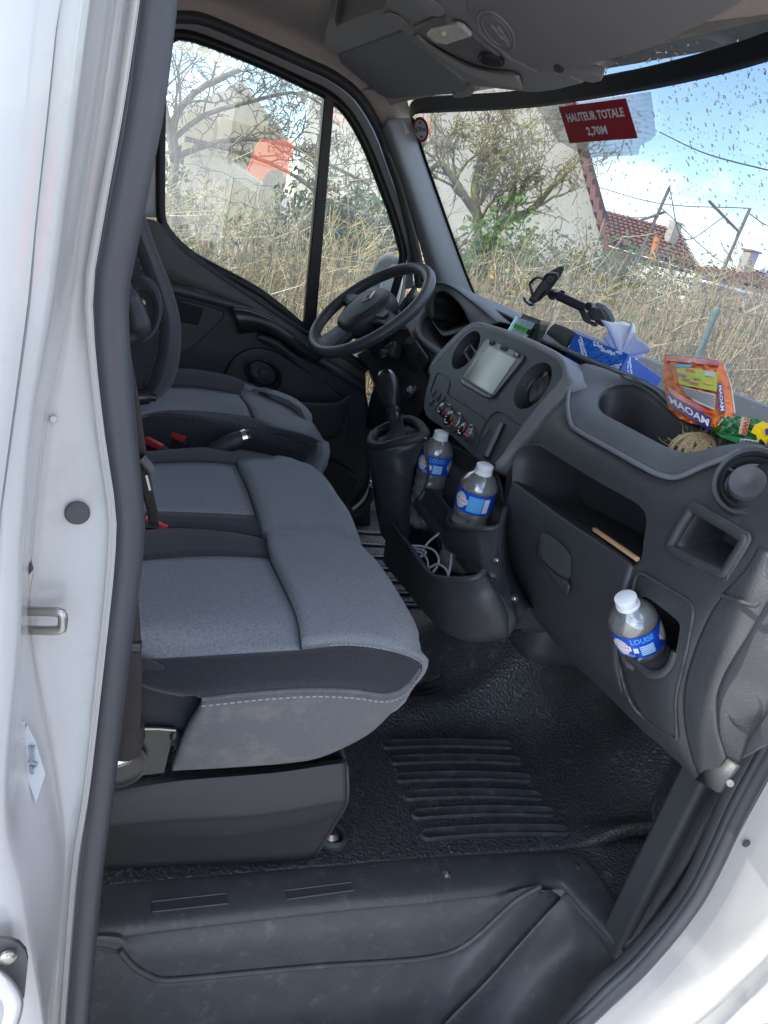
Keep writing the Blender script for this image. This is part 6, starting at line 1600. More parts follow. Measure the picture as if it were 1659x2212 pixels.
# ---- card stand
cs = thing('card_stand', 'clear stand of business cards with a green SERVEZ-VOUS label on the dashboard', 'card stand', P(1137, 735, x=.755))
acr = glass_mat('clear_acrylic', (0.88, 0.92, 0.93), refl=1.5, dust_haze=0.12)
card_g = surf('card_dark_green', (0.055, 0.085, 0.06), 0.5)
XC = .765
fq = [P(1114, 684, x=XC - .005), P(1157, 699, x=XC - .005), P(1137, 733, x=XC - .012), P(1097, 714, x=XC - .012)]
mesh('front_pane', fq, [(0, 1, 2, 3)], acr, cs, smooth=False, sol=.0015)
prism_ab('base', [P(a, b, x=XC - .02) for a, b in ((1097, 714), (1137, 733), (1168, 741), (1166, 745), (1134, 738), (1096, 719))], [P(a, b, x=XC + .02) for a, b in ((1097, 714), (1137, 733), (1168, 741), (1166, 745), (1134, 738), (1096, 719))], acr, cs)
prism_ab('side_pane', [P(a, b, x=XC) for a, b in ((1157, 699), (1186, 702), (1167, 741), (1137, 733))], [P(a, b, x=XC + .0015) for a, b in ((1157, 699), (1186, 702), (1167, 741), (1137, 733))], acr, cs)
hq = [P(1131, 678, x=XC + .005), P(1170, 692, x=XC + .005), P(1146, 735, x=XC + .005), P(1106, 716, x=XC + .005)]
mesh('front_card', hq, [(0, 1, 2, 3)], card_g, cs, smooth=False, sol=.001)
quad_text('card_lettering', 'Location renault Master', hq, 0.55, 0.84, 0.13, 0.80, surf('card_ink_pale', (.6, .62, .58), .5), cs, lift=Vector((-.002, -.001, 0)))
gq = [P(1113, 698, x=XC - .016), P(1142, 709, x=XC - .016), P(1136, 720, x=XC - .016), P(1108, 708, x=XC - .016)]
gl_ = mesh('green_label', gq, [(0, 1, 2, 3)], surf('fluo_green', (0.10, 0.72, 0.06), 0.5), cs, smooth=False, sol=.0005)
quad_text('label_lettering', 'SERVEZ-VOUS', gq, 0.5, 0.5, 0.5, 0.82, ink, cs, bold=.008, lift=Vector((-.0015, -.0008, 0)))
for k in range(11):
    t = k / 10
    pts = [(1170 + 17 * t, 692 + 4 * t), (1172 + 17 * t, 693 + 4 * t), (1145 + 22 * t, 736 + 4 * t), (1143 + 22 * t, 735 + 4 * t)]
    prism_ab('card', [P(a, b, x=XC + .001) for a, b in pts], [P(a, b, x=XC + .03) for a, b in pts], surf('card_edge_%d' % (k % 3), ((.75, .73, .68), (.62, .6, .56), (.70, .69, .66))[k % 3], .6), cs)

# ---- document clip
dc = thing('document_clip', 'black folding document clip tray on the dash top beside the tissue box', 'tray', P(1205, 745, x=.87))
dcp = [(1175, 733), (1182, 716), (1192, 703), (1199, 698), (1222, 706), (1246, 719), (1236, 738), (1225, 752)]
prism_ab('frame', [P(a, b, x=.862) for a, b in dcp], [P(a, b, x=.885) for a, b in dcp], plast_s, dc, bev=.002)
prism_ab('pad', [P(a, b, x=.8605) for a, b in ((1184, 735), (1204, 707), (1237, 722), (1219, 748))], [P(a, b, x=.866) for a, b in ((1184, 735), (1204, 707), (1237, 722), (1219, 748))], plast, dc)
tube('hinge_line', [P(1237, 722, x=.858), P(1228, 735, x=.858), P(1220, 748, x=.858)], .0012, plast_g, dc, n=5)

# ---- tissue box
tb = thing('tissue_box', 'blue tissue box with pale dotted swirls and a tissue pulled out of the top', 'tissue box', (0.94, 1.22, 1.37))
E_, A_, B_ = Vector((0.877, 1.145, 1.429)), Vector((0.819, 1.244, 1.436)), Vector((1.061, 1.256, 1.385))
ub, ua = (B_ - E_), (A_ - E_)
dn = ub.cross(ua).normalized()
if dn.z > 0: dn = -dn
Hb = 0.062
bq = [E_, A_, A_ + ub, B_]
tbm = surf('tissue_box_blue', (0.016, 0.10, 0.50), 0.4, 0.45)
carton = prism('carton', bq, dn * Hb, tbm, tb, bev=.0012)
dot_m = surf('swirl_pale', (0.62, 0.72, 0.85), 0.45); dot_b = surf('swirl_mid_blue', (0.04, 0.22, 0.68), 0.45)
def dots(face_o, fu, fv, lu, lv, nrm, curve, nm, mat, r0):
    V, F = [], []
    for (u, v, r) in curve:
        if not (0.02 < u < 0.98 and 0.03 < v < 0.97): continue
        c = face_o + fu * u + fv * v + nrm * 0.0006
        i = len(V); uu, vv = fu.normalized(), fv.normalized()
        for k in range(8):
            t = k * math.pi / 4; V.append(c + uu * (r * math.cos(t) * 1.25) + vv * (r * math.sin(t)))
        F.append(tuple(i + k for k in range(8)))
    o = mesh(nm, V, F, mat, tb, smooth=False); o['kind'] = 'stuff'
nA = -ub.normalized() * 1; nB = -ua.normalized()
# left (end) face spans A->E, right (long) face spans E->B
cur = []; cur2 = []
for k in range(44):
    t = k / 43
    u = 0.12 + 0.84 * t; v = 0.10 + 0.72 * math.sin(min(1, t * 1.5) * math.pi / 2) - 0.42 * max(0, t - .62) / .38
    for w in (-0.05, 0.05): cur.append((u, v + w + random.uniform(-.02, .02), .0019 * random.uniform(.7, 1.3)))
for k in range(26):
    t = k / 25
    cur.append((0.38 + 0.5 * t, 0.05 + 0.10 * math.sin(t * math.pi) + random.uniform(-.06, .06), .0020))
for k in range(140): cur2.append((random.uniform(.2, .95), random.uniform(.05, .72), .0018))
dots(A_, -ua, dn * Hb, 1, 1, nA, cur2, 'swirl_dots', dot_b, .002); dots(A_, -ua, dn * Hb, 1, 1, nA * 1.6, cur, 'swirl_dots', dot_m, .002)
cur = []
for k in range(40):
    t = k / 39
    for w in (-0.06, 0.06): cur.append((0.05 + 0.9 * t, 0.15 + 0.55 * math.sin(min(1, t * 2.2) * math.pi / 2) - .2 * t + w + random.uniform(-.03, .03), .0026 * random.uniform(.7, 1.3)))
dots(E_, ub, dn * Hb, 1, 1, nB, cur, 'swirl_dots', dot_m, .002)
Mk2 = frame(A_ - ua * 0.80 + dn * Hb * 0.72 + nA * .0012, -ua, -dn)
text_mesh('box_lettering', 'Kleenex', Mk2, 0.016, surf('box_white', (.8, .82, .85), .5), tb, fit=.028, shear=.25)
tis = surf('tissue_paper', (0.84, 0.86, 0.88), 0.9, 0.1)
tc_ = (E_ + A_ + ub) / 2 + (E_ + A_ - ub) * 0
ctr = E_ + ua * .5 + ub * .45
def tissue():
    V = []; n, m = 64, 12
    c0 = ctr + ub * .05
    u1, u2, up_ = ub.normalized(), ua.normalized(), -dn
    for i in range(n):
        th = 2 * math.pi * i / n
        for j in range(m):
            v = j / (m - 1)
            fold = 1 + .45 * math.sin(3 * th + .6) + .30 * math.sin(7 * th + 2 * v) + .18 * math.sin(13 * th)
            r = .006 + .030 * v ** 1.3 * fold
            h = .046 * v * (.62 + .38 * math.cos(th - 3.4) + .16 * math.sin(5 * th + 1)) + .004 * math.sin(9 * th) * v
            h += .026 * v * math.exp(-((th - 3.3) / .35) ** 2)
            V.append(c0 + u1 * (r * math.cos(th) * 1.7) + u2 * (r * math.sin(th)) + up_ * (h - .002) + Vector([random.uniform(-1, 1) * .0010 * v for _ in range(3)]))
    return mesh('tissue', V, grid_faces(n, m, True), tis, tb, sol=.0005, sharp=180)
tissue()

# ---- sweet bags
def bag_x(px, py, x0, cx, cy, rx, ry, b):
    t = ((px - cx) / rx) ** 2 + ((py - cy) / ry) ** 2
    return x0 - b * math.sqrt(max(0.0, 1 - min(1, t)))
def bag(parent, outline, f, mat, name='wrapper', n=22, wr=0.003, seed=1):
    """front skin filled between left and right outline, wrinkled; closed behind"""
    rr = random.Random(seed)
    left, right = outline
    Lr, Rr = [Vector((a, b, 0)) for a, b in left], [Vector((a, b, 0)) for a, b in right]
    Lp, Rp = spline(Lr, n), spline(Rr, n)
    V = []; m = 18
    for i in range(n):
        for j in range(m):
            t = j / (m - 1); q = Lp[i].lerp(Rp[i], t)
            p = P(q.x, q.y, x=f(q.x, q.y))
            w = wr * (math.sin(q.x * .21 + q.y * .13 + seed) * math.sin(q.y * .17 - q.x * .05) + .5 * math.sin(q.x * .43 - q.y * .37))
            if 0 < i < n - 1 and 0 < j < m - 1: p = p + Vector((w, w * .3, 0))
            V.append(p)
    fr = len(V)
    for i in range(n):
        for j in range(m):
            t = j / (m - 1); q = Lp[i].lerp(Rp[i], t)
            xx = f(q.x, q.y); xe = max(f(Lp[i].x, Lp[i].y), f(Rp[i].x, Rp[i].y))
            V.append(P(q.x, q.y, x=xe + (xe - xx) * .6 + .0015))
    F = grid_faces(n, m); F += [tuple(reversed([fr + k for k in q])) for q in grid_faces(n, m)]
    for i in range(n - 1):
        F.append((i * m, fr + i * m, fr + (i + 1) * m, (i + 1) * m)); e = m - 1
        F.append((i * m + e, (i + 1) * m + e, fr + (i + 1) * m + e, fr + i * m + e))
    for j in range(m - 1):
        F.append((j, j + 1, fr + j + 1, fr + j)); b = (n - 1) * m
        F.append((b + j, fr + b + j, fr + b + j + 1, b + j + 1))
    return mesh(name, V, F, mat, parent, sharp=70)
def decal(parent, name, px, f, mat, lift=.006, steps=10):
    """flat print following the bag; px = four corners"""
    q = [Vector((a, b, 0)) for a, b in px]; V = []
    for i in range(steps + 1):
        for j in range(steps + 1):
            a = q[0].lerp(q[1], j / steps).lerp(q[3].lerp(q[2], j / steps), i / steps)
            V.append(P(a.x, a.y, x=f(a.x, a.y) - lift))
    return mesh(name, V, grid_faces(steps + 1, steps + 1), mat, parent, smooth=True, sharp=180)
def decal_text(parent, name, s, px, f, mat, size=.8, fit=.9, lift=.0075, bold=.02):
    q = [Vector((a, b, 0)) for a, b in px]
    def g(x, y):
        u, v = .5 + x, .5 - y
        a = q[0].lerp(q[1], u).lerp(q[3].lerp(q[2], u), v)
        return P(a.x, a.y, x=f(a.x, a.y) - lift)
    return text_mesh(name, s, g, size, mat, parent, fit=fit, wrap=1, bold=bold)
ob = thing('sweet_bag', 'open orange sweet bag with purple banner standing in the dash tray', 'bag', P(1500, 915, x=.79))
fo = lambda a, b: bag_x(a, b, .845 - .00085 * (b - 770), 1505, 850, 85, 95, .035)
or_m = surf('orange_film', (0.95, 0.19, 0.018), 0.42, 0.35, mottle=0.2, ms=30)
bag(ob, ([(1437, 767), (1434, 785), (1431, 805), (1436, 840), (1444, 880), (1462, 900), (1490, 915)], [(1557, 782), (1567, 802), (1577, 832), (1582, 860), (1586, 892), (1582, 910), (1560, 925)]), fo, or_m, seed=2, wr=.006)
red_m = surf('orange_red_film', (0.62, 0.03, 0.008), 0.28, 0.5, coat=.4)
decal(ob, 'top_fold', [(1438, 769), (1547, 778), (1556, 790), (1440, 779)], fo, red_m)
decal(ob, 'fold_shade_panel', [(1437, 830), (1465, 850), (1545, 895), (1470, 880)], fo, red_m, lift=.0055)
lime = surf('lime_print', (0.52, 0.56, 0.01), 0.4)
decal(ob, 'lime_panel', [(1460, 789), (1551, 804), (1548, 846), (1467, 830)], fo, lime)
decal(ob, 'blue_flash', [(1457, 786), (1494, 787), (1494, 793), (1460, 794)], fo, surf('flash_blue', (.02, .4, .65), .4), lift=.0068)
decal(ob, 'text_panel', [(1468, 833), (1546, 852), (1544, 886), (1500, 868)], fo, surf('text_grey', (.62, .62, .62), .5), lift=.0066)
for k in range(7):
    t = k / 7
    decal(ob, 'print_line', [(1470 + 14 * t, 835 + 20 * t), (1544, 855 + 28 * t), (1544, 857 + 28 * t), (1470 + 14 * t, 837 + 20 * t)], fo, surf('print_dark', (.28, .28, .28), .5), lift=.0074, steps=6)
for k, (a, b, c) in enumerate(((1490, 798, (.7, .1, .05)), (1474, 808, (.4, .1, .4)), (1505, 815, (.2, .5, .05)), (1533, 806, (.6, .6, .55)), (1530, 826, (.8, .5, .02)), (1500, 826, (.6, .08, .1)), (1482, 818, (.5, .2, .05)))):
    decal(ob, 'sweet_picture', [(a - 9, b - 3), (a + 9, b + 1), (a + 8, b + 6), (a - 10, b + 2)] if k != 3 else [(a - 10, b - 6), (a + 12, b - 2), (a + 9, b + 9), (a - 12, b + 5)], fo, surf('sweet_print_%d' % k, c, .4), lift=.0075, steps=3)
purp = surf('purple_print', (0.035, 0.02, 0.22), 0.35)
bq1 = [(1438, 846), (1537, 903), (1533, 930), (1446, 876)]
decal(ob, 'purple_banner', bq1, fo, purp, lift=.007)
decal_text(ob, 'bag_lettering', 'MAOAM', [(1440, 850), (1536, 906), (1531, 927), (1447, 873)], fo, surf('bag_white', (.82, .8, .8), .45), size=.95, fit=.94, lift=.0085, bold=.03)
bq2 = [(1560, 828), (1568, 890), (1553, 892), (1550, 830)]
decal(ob, 'purple_banner', bq2, fo, purp, lift=.007)
decal_text(ob, 'bag_lettering', 'MAOAM', bq2, fo, surf('bag_white', (.82, .8, .8), .45), size=.75, fit=.88, lift=.0085, bold=.02)
tube('clear_edge', [P(a, b, x=fo(a, b)) for a, b in ((1437, 767), (1500, 770), (1557, 781), (1568, 801), (1578, 831), (1583, 860), (1587, 892))], .0009, surf('clear_film_edge', (.7, .68, .66), .3), ob, n=5, k=30)
gb = thing('chocolate_bag', 'green shiny bag of chocolate bars with barcode beside the twine', 'bag', P(1600, 955, x=.72))
fg = lambda a, b: bag_x(a, b, .735 - .0003 * (b - 900), 1600, 930, 90, 46, .035)
gr_m = surf('green_film', (0.012, 0.17, 0.035), 0.25, 0.5, mottle=0.35, ms=40, coat=.5)
bag(gb, ([(1521, 900), (1518, 908), (1524, 918), (1535, 928), (1552, 940), (1570, 950), (1592, 962)], [(1620, 899), (1650, 909), (1675, 925), (1690, 940), (1695, 955), (1680, 966), (1640, 968)]), fg, gr_m, n=18, wr=.004, seed=5)
decal(gb, 'cream_panel', [(1602, 902), (1621, 903), (1612, 941), (1595, 937)], fg, surf('cream_print', (.75, .62, .35), .4))
decal_text(gb, 'bag_lettering', 'TWIX', [(1621, 900), (1613, 943), (1598, 939), (1606, 899)], fg, lab_red, size=1.0, fit=.95, lift=.008, bold=.04)
star = [(1622, 934), (1630, 918), (1647, 910), (1668, 918), (1664, 932), (1676, 944), (1660, 948), (1655, 960), (1644, 948), (1636, 952), (1634, 940)]
mesh('yellow_flash', [P(a, b, x=fg(a, b) - .008) for a, b in star], [tuple(range(len(star)))], surf('yellow_print', (.85, .60, .01), .4), gb, smooth=False)
decal(gb, 'blue_spot', [(1653, 926), (1664, 925), (1664, 940), (1654, 940)], fg, purp, lift=.0095)
decal(gb, 'barcode_panel', [(1592, 946), (1640, 952), (1634, 965), (1600, 962)], fg, paper)
for k in range(14):
    a = 1597 + k * 2.9
    decal(gb, 'barcode_bar', [(a, 949 + k * .3), (a + (1.0 + (k % 3) * .5), 949 + k * .3), (a + 2, 960 + k * .2), (a + 1, 960 + k * .2)], fg, ink, lift=.0085, steps=2)
decal(gb, 'crimped_edge', [(1548, 936), (1600, 945), (1594, 958), (1556, 944)], fg, surf('green_film_light', (.05, .28, .09), .3, coat=.5), lift=.007)
decal_text(gb, 'bag_lettering', '600 g', [(1546, 918), (1566, 894), (1572, 898), (1552, 922)], fg, paper, size=.8, fit=.9, lift=.008)
tw = thing('twine_ball', 'loose ball of pale jute twine lying in the dash tray', 'twine', P(1520, 975, x=.70))
jute = surf('jute', (0.50, 0.38, 0.22), 0.9, 0.1, mottle=0.4, ms=300, grain=900, gs=.8)
tcn_ = P(1517, 968, x=.715); tcn_.z -= .012
def twine():
    for k in range(26):
        a = rng.normal(size=3); a /= np.linalg.norm(a)
        ax = Vector(a); ax.z = abs(ax.z) * .5; ax.normalize()
        u = ax.orthogonal().normalized(); w = ax.cross(u)
        r = rng.uniform(.026, .034); off = ax * rng.uniform(-.012, .012)
        pts = [tcn_ + off + (u * math.cos(t) + w * math.sin(t)) * r + Vector((0, 0, 0)) for t in np.linspace(0, 6.283, 19)[:-1]]
        pts = [Vector((p.x, tcn_.y + (p.y - tcn_.y) * 1.25, tcn_.z + (p.z - tcn_.z) * .85)) for p in pts]
        tube('strand', pts, .0024, jute, tw, n=5, closed=True, k=28)
    V, F, o = [], [], 0
    for k in range(60):
        a = rng.normal(size=3); a[2] = abs(a[2]); a /= np.linalg.norm(a); d = Vector(a)
        p0 = tcn_ + Vector((d.x * .03, d.y * .038, d.z * .027)); p1 = p0 + d * rng.uniform(.006, .022) + Vector(rng.normal(size=3) * .006)
        v, f, o = tube_data([p0, (p0 + p1) / 2 + Vector(rng.normal(size=3) * .003), p1], .0003, 3, False, 4, 1, False, None, o); V += v; F += f
    s = mesh('fibres', V, F, jute, tw); s['kind'] = 'stuff'
twine()
# ================================================================== outside
bark = surf('mossy_bark', (0.20, 0.165, 0.11), 0.95, 0.1, mottle=0.5, ms=30, dirt=((0.38, 0.36, 0.09), 14, 0.48, 0.66))
bark_d = surf('dark_bark', (0.19, 0.16, 0.13), 0.95, 0.1, mottle=0.5, ms=30, dirt=((0.16, 0.15, 0.06), 12, 0.55, 0.75))
def grow(V, F, o, p, d, r, ln, depth, rr, spur=True, droop=0.0, kids=(2, 4)):
    """knotty fruit-tree branch: bends, forks, short spurs"""
    k = 6
    pts = [p.copy()]; dd = d.normalized()
    for i in range(k):
        dd = (dd + Vector((rr.gauss(0, .22), rr.gauss(0, .22), rr.gauss(0.03 - droop, .20)))).normalized()
        pts.append(pts[-1] + dd * (ln / k))
    rad = [r * (1 - .55 * i / k) for i in range(k + 1)]
    v, f, o = tube_data(pts, rad, 5 if r > .012 else 3, False, None, 1, False, None, o, False); V += v; F += f
    if spur:
        for i in range(1, k + 1):
            for _ in range(1):
                a = Vector((rr.gauss(0, 1), rr.gauss(0, 1), rr.gauss(.4, .8))).normalized()
                q = pts[i] + a * rr.uniform(.03, .11)
                v, f, o = tube_data([pts[i], (pts[i] + q) / 2 + Vector((0, 0, .01)), q], [max(.0035, rad[i] * .35)] * 2 + [.004], 3, False, None, 1, False, None, o, False); V += v; F += f
    if depth > 0:
        for _ in range(rr.randint(*kids)):
            i = rr.randint(2, k)
            a = (dd + Vector((rr.gauss(0, .75), rr.gauss(0, .75), rr.gauss(.15 - droop, .55)))).normalized()
            o = grow(V, F, o, pts[i], a, rad[i] * .72, ln * rr.uniform(.55, .85), depth - 1, rr, spur, droop, kids)
    return o
def tree(label, base, limbs, trunk_r, mat, seed, depth=3, ln=1.0, kids=(2, 4)):
    rr = random.Random(seed)
    t = thing('fruit_tree', label, 'tree', base)
    fork = limbs[0]
    tube('trunk', [base, base.lerp(fork, .5) + Vector((.04, 0, 0)), fork], [trunk_r, trunk_r * .8, trunk_r * .7], mat, t, n=9, k=8)
    V, F, o = [], [], 0
    for path, r in limbs[1]:
        pts = spline(path, 10)
        rad = [r * (1 - .5 * i / 9) for i in range(10)]
        v, f, o = tube_data(pts, rad, 7, False, None, 1, True, None, o, False); V += v; F += f
        for i in range(2, 10):
            for _ in range(1):
                d = (pts[i] - pts[i - 1]).normalized() + Vector((rr.gauss(0, .8), rr.gauss(0, .8), rr.gauss(.5, .5)))
                o = grow(V, F, o, pts[i], d, rad[i] * .45, ln * rr.uniform(.5, 1.0), depth, rr, True, 0, kids)
    mesh('crown', V, F, mat, t, sharp=180)
    return t
YA = 6.2
def q(y, *pts): return [P(a, b, y=y) for a, b in pts]
fa = P(1050, 560, y=YA)
tree('bare mossy fruit tree with knotted limbs against the pale gable', Vector((fa.x, YA, 0)), (fa, [
    (q(YA, (1050, 560), (1034, 500), (1030, 450), (1024, 420), (1034, 360), (1046, 320)), .05),
    (q(YA, (1040, 530), (1080, 490), (1104, 470), (1142, 458), (1170, 431), (1198, 394)), .045),
    (q(YA, (1045, 540), (1070, 500), (1100, 440), (1130, 410), (1145, 380)), .035),
    (q(YA, (1036, 470), (1000, 420), (975, 380), (953, 352), (925, 372)), .04),
    (q(YA, (1034, 440), (1060, 400), (1080, 350), (1095, 320)), .03),
]), .09, bark, 3, depth=2, ln=.55, kids=(2, 3))
YB = 5.6
fb = P(372, 420, y=YB)
tree('dark gnarled fruit tree spreading over the hedge outside the driver window', Vector((fb.x, YB, 0)), (fb, [
    (q(YB, (372, 420), (380, 330), (372, 270), (400, 220), (450, 180), (520, 150)), .030),
    (q(YB, (375, 350), (360, 250), (345, 180), (330, 120)), .026),
    (q(YB, (378, 340), (460, 310), (560, 300), (640, 320), (720, 360), (800, 400)), .020),
    (q(YB, (376, 300), (440, 250), (540, 220), (640, 200), (700, 230)), .018),
    (q(YB, (400, 300), (520, 330), (620, 370), (700, 430), (760, 480)), .017),
]), .12, bark_d, 11, depth=2, ln=.60, kids=(2, 3))

# ---- hedge of bare straw-coloured stems
straw = [surf('straw_stem_%d' % k, c, .85, .15, mottle=.3, ms=8) for k, c in enumerate(((.50, .40, .225), (.38, .295, .17), (.58, .49, .31), (.23, .175, .11)))]
def hedge():
    h = thing('stem_hedge', 'dense hedge of bare straw coloured stems behind the wire fence', 'hedge', (2.5, 3.9, 0))
    rr = random.Random(5)
    for mi in range(4):
        V, F, o = [], [], 0
        for k in range(1900):
            x, y = rr.uniform(-1.2, 8.5), rr.uniform(3.45, 5.0)
            top = rr.uniform(.75, 1.36) + .10 * math.sin(x * 1.7) + .05 * math.sin(x * 6) + .30 * sstep(1.4, 2.6, x)
            if rr.random() < .10: top += rr.uniform(.1, .38)
            p = Vector((x, y, rr.uniform(0, .5)))
            lean = Vector((rr.gauss(0, .13 + .14 * sstep(1.2, 2.8, x)), rr.gauss(0, .12), 1))
            pts = [p]
            n = 4
            for i in range(n):
                lean = lean + Vector((rr.gauss(0, .07), rr.gauss(0, .07), 0))
                pts.append(pts[-1] + lean.normalized() * ((top - p.z) / n))
            r = rr.uniform(.0028, .0062)
            v, f, o = tube_data(pts, [r, r * .9, r * .8, r * .6, r * .4], 3, False, None, 1, False, None, o, False); V += v; F += f
            for _ in range(4):
                i = rr.randint(1, n); b = pts[i]
                e = b + Vector((rr.gauss(0, .13), rr.gauss(0, .09), rr.uniform(.02, .22)))
                v, f, o = tube_data([b, (b + e) / 2 + Vector((rr.gauss(0, .02), 0, 0)), e], [r * .5, r * .45, r * .3], 3, False, None, 1, False, None, o, False); V += v; F += f
        s = mesh('stems', V, F, straw[mi], h, sharp=180); s['kind'] = 'stuff'
    # leaves clinging among the stems
    for nm, col, cnt, sx in (('yellowing_leaf', (.30, .28, .06), 5000, (-1, 8)), ('green_leaf', (.10, .16, .035), 7000, (-1, 8))):
        V, F = [], []
        for k in range(cnt):
            x = rr.uniform(*sx)
            if math.sin(x * 2.3 + (1 if nm[0] == 'g' else 3)) + rr.gauss(0, .5) < .2: continue
            c = Vector((x, rr.uniform(3.5, 4.9), rr.uniform(.4, 1.45)))
            a = Vector((rr.gauss(0, 1), rr.gauss(0, 1), rr.gauss(0, 1))).normalized(); b = a.orthogonal().normalized(); w = a.cross(b)
            s_ = rr.uniform(.012, .028); i = len(V)
            V += [c - a * s_, c + b * s_ * .45, c + a * s_, c - b * s_ * .45]; F.append((i, i + 1, i + 2, i + 3))
        s = mesh('leaves', V, F, surf(nm, col, .6, .3), h, smooth=False); s['kind'] = 'stuff'
hedge()
def shrub(label, c, r, col, cnt, seed):
    rr = random.Random(seed)
    t = thing('evergreen_shrub', label, 'shrub', (c[0], c[1], 0))
    V, F = [], []
    for k in range(cnt):
        a = Vector((rr.gauss(0, 1), rr.gauss(0, 1), rr.gauss(0, 1))).normalized()
        p = Vector(c) + Vector((a.x * r[0], a.y * r[1], a.z * r[2])) * (rr.random() ** .4) * (1 + .18 * math.sin(a.x * 7 + seed) + .15 * math.sin(a.z * 9))
        n = Vector((rr.gauss(0, 1), rr.gauss(0, 1), rr.gauss(0, 1))).normalized(); b = n.orthogonal().normalized()
        s_ = rr.uniform(.02, .05); i = len(V)
        V += [p - n * s_, p + b * s_ * .5, p + n * s_, p - b * s_ * .5]; F.append((i, i + 1, i + 2, i + 3))
    mesh('foliage', V, F, surf('shrub_leaf_%d' % seed, col, .5, .4, mottle=.5, ms=5), t, smooth=False)
    for k in range(5):
        tube('stem', [Vector((c[0] + rr.uniform(-.2, .2), c[1] + rr.uniform(-.2, .2), 0)), Vector((c[0] + rr.uniform(-.4, .4) * r[0], c[1], c[2]))], .015, bark_d, t, n=5)
for i, (px, py, y, r, col, lab) in enumerate((
        (1055, 640, 5.2, (.42, .4, .62), (.07, .14, .02), 'bright green shrub behind the stems left of the phone holder'),
        (1170, 610, 8.0, (1.0, .7, .5), (.07, .10, .03), 'dark green shrub under the orange walled house'),
        (1340, 615, 9.0, (1.2, .8, .6), (.05, .085, .035), 'dark evergreen shrub below the red roof'),
        (680, 560, 6.0, (.6, .5, .5), (.08, .12, .03), 'green shrub among the stems outside the driver window'),
        (800, 520, 6.5, (.7, .5, .4), (.08, .12, .04), 'green shrub outside the quarter window'),
        (1480, 690, 7.0, (1.3, .7, .7), (.10, .10, .035), 'olive shrub in front of the far roofs'),
        (330, 560, 6.5, (.5, .5, .7), (.05, .07, .03), 'dark shrub at the rear edge of the driver window'))):
    c = P(px, py, y=y); shrub(lab, (c.x, c.y, c.z), r, col, 2600, 20 + i)
# ---- green wire fence
def fence():
    f_ = thing('wire_fence', 'green wire mesh fence running along the hedge', 'fence', (2.5, 3.3, 0))
    wm = surf('green_wire', (0.03, 0.085, 0.06), 0.45)
    V, F, o = [], [], 0
    rr = random.Random(9)
    y = 3.32
    for k in range(15):
        z = .15 + k * .10
        pts = [Vector((x, y + rr.gauss(0, .004), z + .012 * math.sin(x * 3 + k) + (.006 if i % 2 else -.006))) for i, x in enumerate(np.arange(-1, 8.5, .05))]
        v, f, o = tube_data(pts, .0016, 3, False, None, 1, False, None, o, False); V += v; F += f
    for x in np.arange(-1, 8.5, .10):
        v, f, o = tube_data([Vector((x, y, .05)), Vector((x + rr.gauss(0, .006), y, .8)), Vector((x, y, 1.56))], .0014, 3, False, None, 1, False, None, o, False); V += v; F += f
    s = mesh('wire_mesh', V, F, wm, f_); s['kind'] = 'stuff'
    for x in (-.3, 3.02, 6.1):
        lathe('post', [(.0001, 0), (.020, 0), (.020, 1.50), (.023, 1.51), (.018, 1.53), (.0001, 1.54)], Matrix.Translation((x, 3.36, 0)), surf('grey_green_post', (.16, .20, .18), .6), f_, seg=14)
fence()

# ---- houses
rend = surf('cream_render', (0.43, 0.415, 0.36), 0.95, 0.1, mottle=0.08, ms=.8, grain=40, gs=.3)
tile_m = surf('red_roof_tile', (0.20, 0.085, 0.068), 0.85, 0.2, mottle=0.45, ms=2.5, dirt=((.10, .07, .06), 3, .5, .9))
tile_l = surf('weathered_roof_tile', (0.33, 0.17, 0.12), 0.85, 0.2, mottle=0.4, ms=2.5)
def house_gable():
    gp, gn = P(1100, 350, y=12.0), Vector((0.55, 0.83, 0))          # gable plane turned towards the sun
    gx = Vector((0.83, -0.55, 0))
    t = thing('gable_house', 'tall cream rendered gable wall with red verge tiles', 'house', (gp.x, gp.y, 0))
    edge = [(1303, 540), (1286, 470), (1264, 390), (1243, 300), (1212, 190), (1170, 40), (1110, -160)]
    e3 = [PN(a, b, gp, gn) for a, b in edge]
    lf = PN(655, 300, gp, gn)
    poly = [Vector((lf.x, lf.y, -.2)), Vector((e3[0].x, e3[0].y, -.2))] + e3 + [Vector((lf.x, lf.y, e3[-1].z + 1.2))]
    prism('wall', poly, gn * 7, rend, t, smooth=False)
    pts = lin(e3, 26)
    for a, b in zip(pts[:-1], pts[1:]):
        d = b - a; n = d.cross(gn).normalized()
        if n.x < 0: n = -n
        c = (a + b) / 2 + n * .06
        rbox('verge_tile', (0, 0, 0), (d.length * 1.12, .32, .09), tile_m, t, M=frame(c - gn * .06, d + n * .06, gn), bev=.01)
    mesh('roof_slope', [e3[1] + gx * .1 + gn * .1, e3[-1] + gx * .1 + gn * .1, e3[-1] + gx * .1 + gn * 7, e3[1] + gx * .1 + gn * 7], [(0, 1, 2, 3)], tile_m, t, sol=.1, smooth=False)
house_gable()
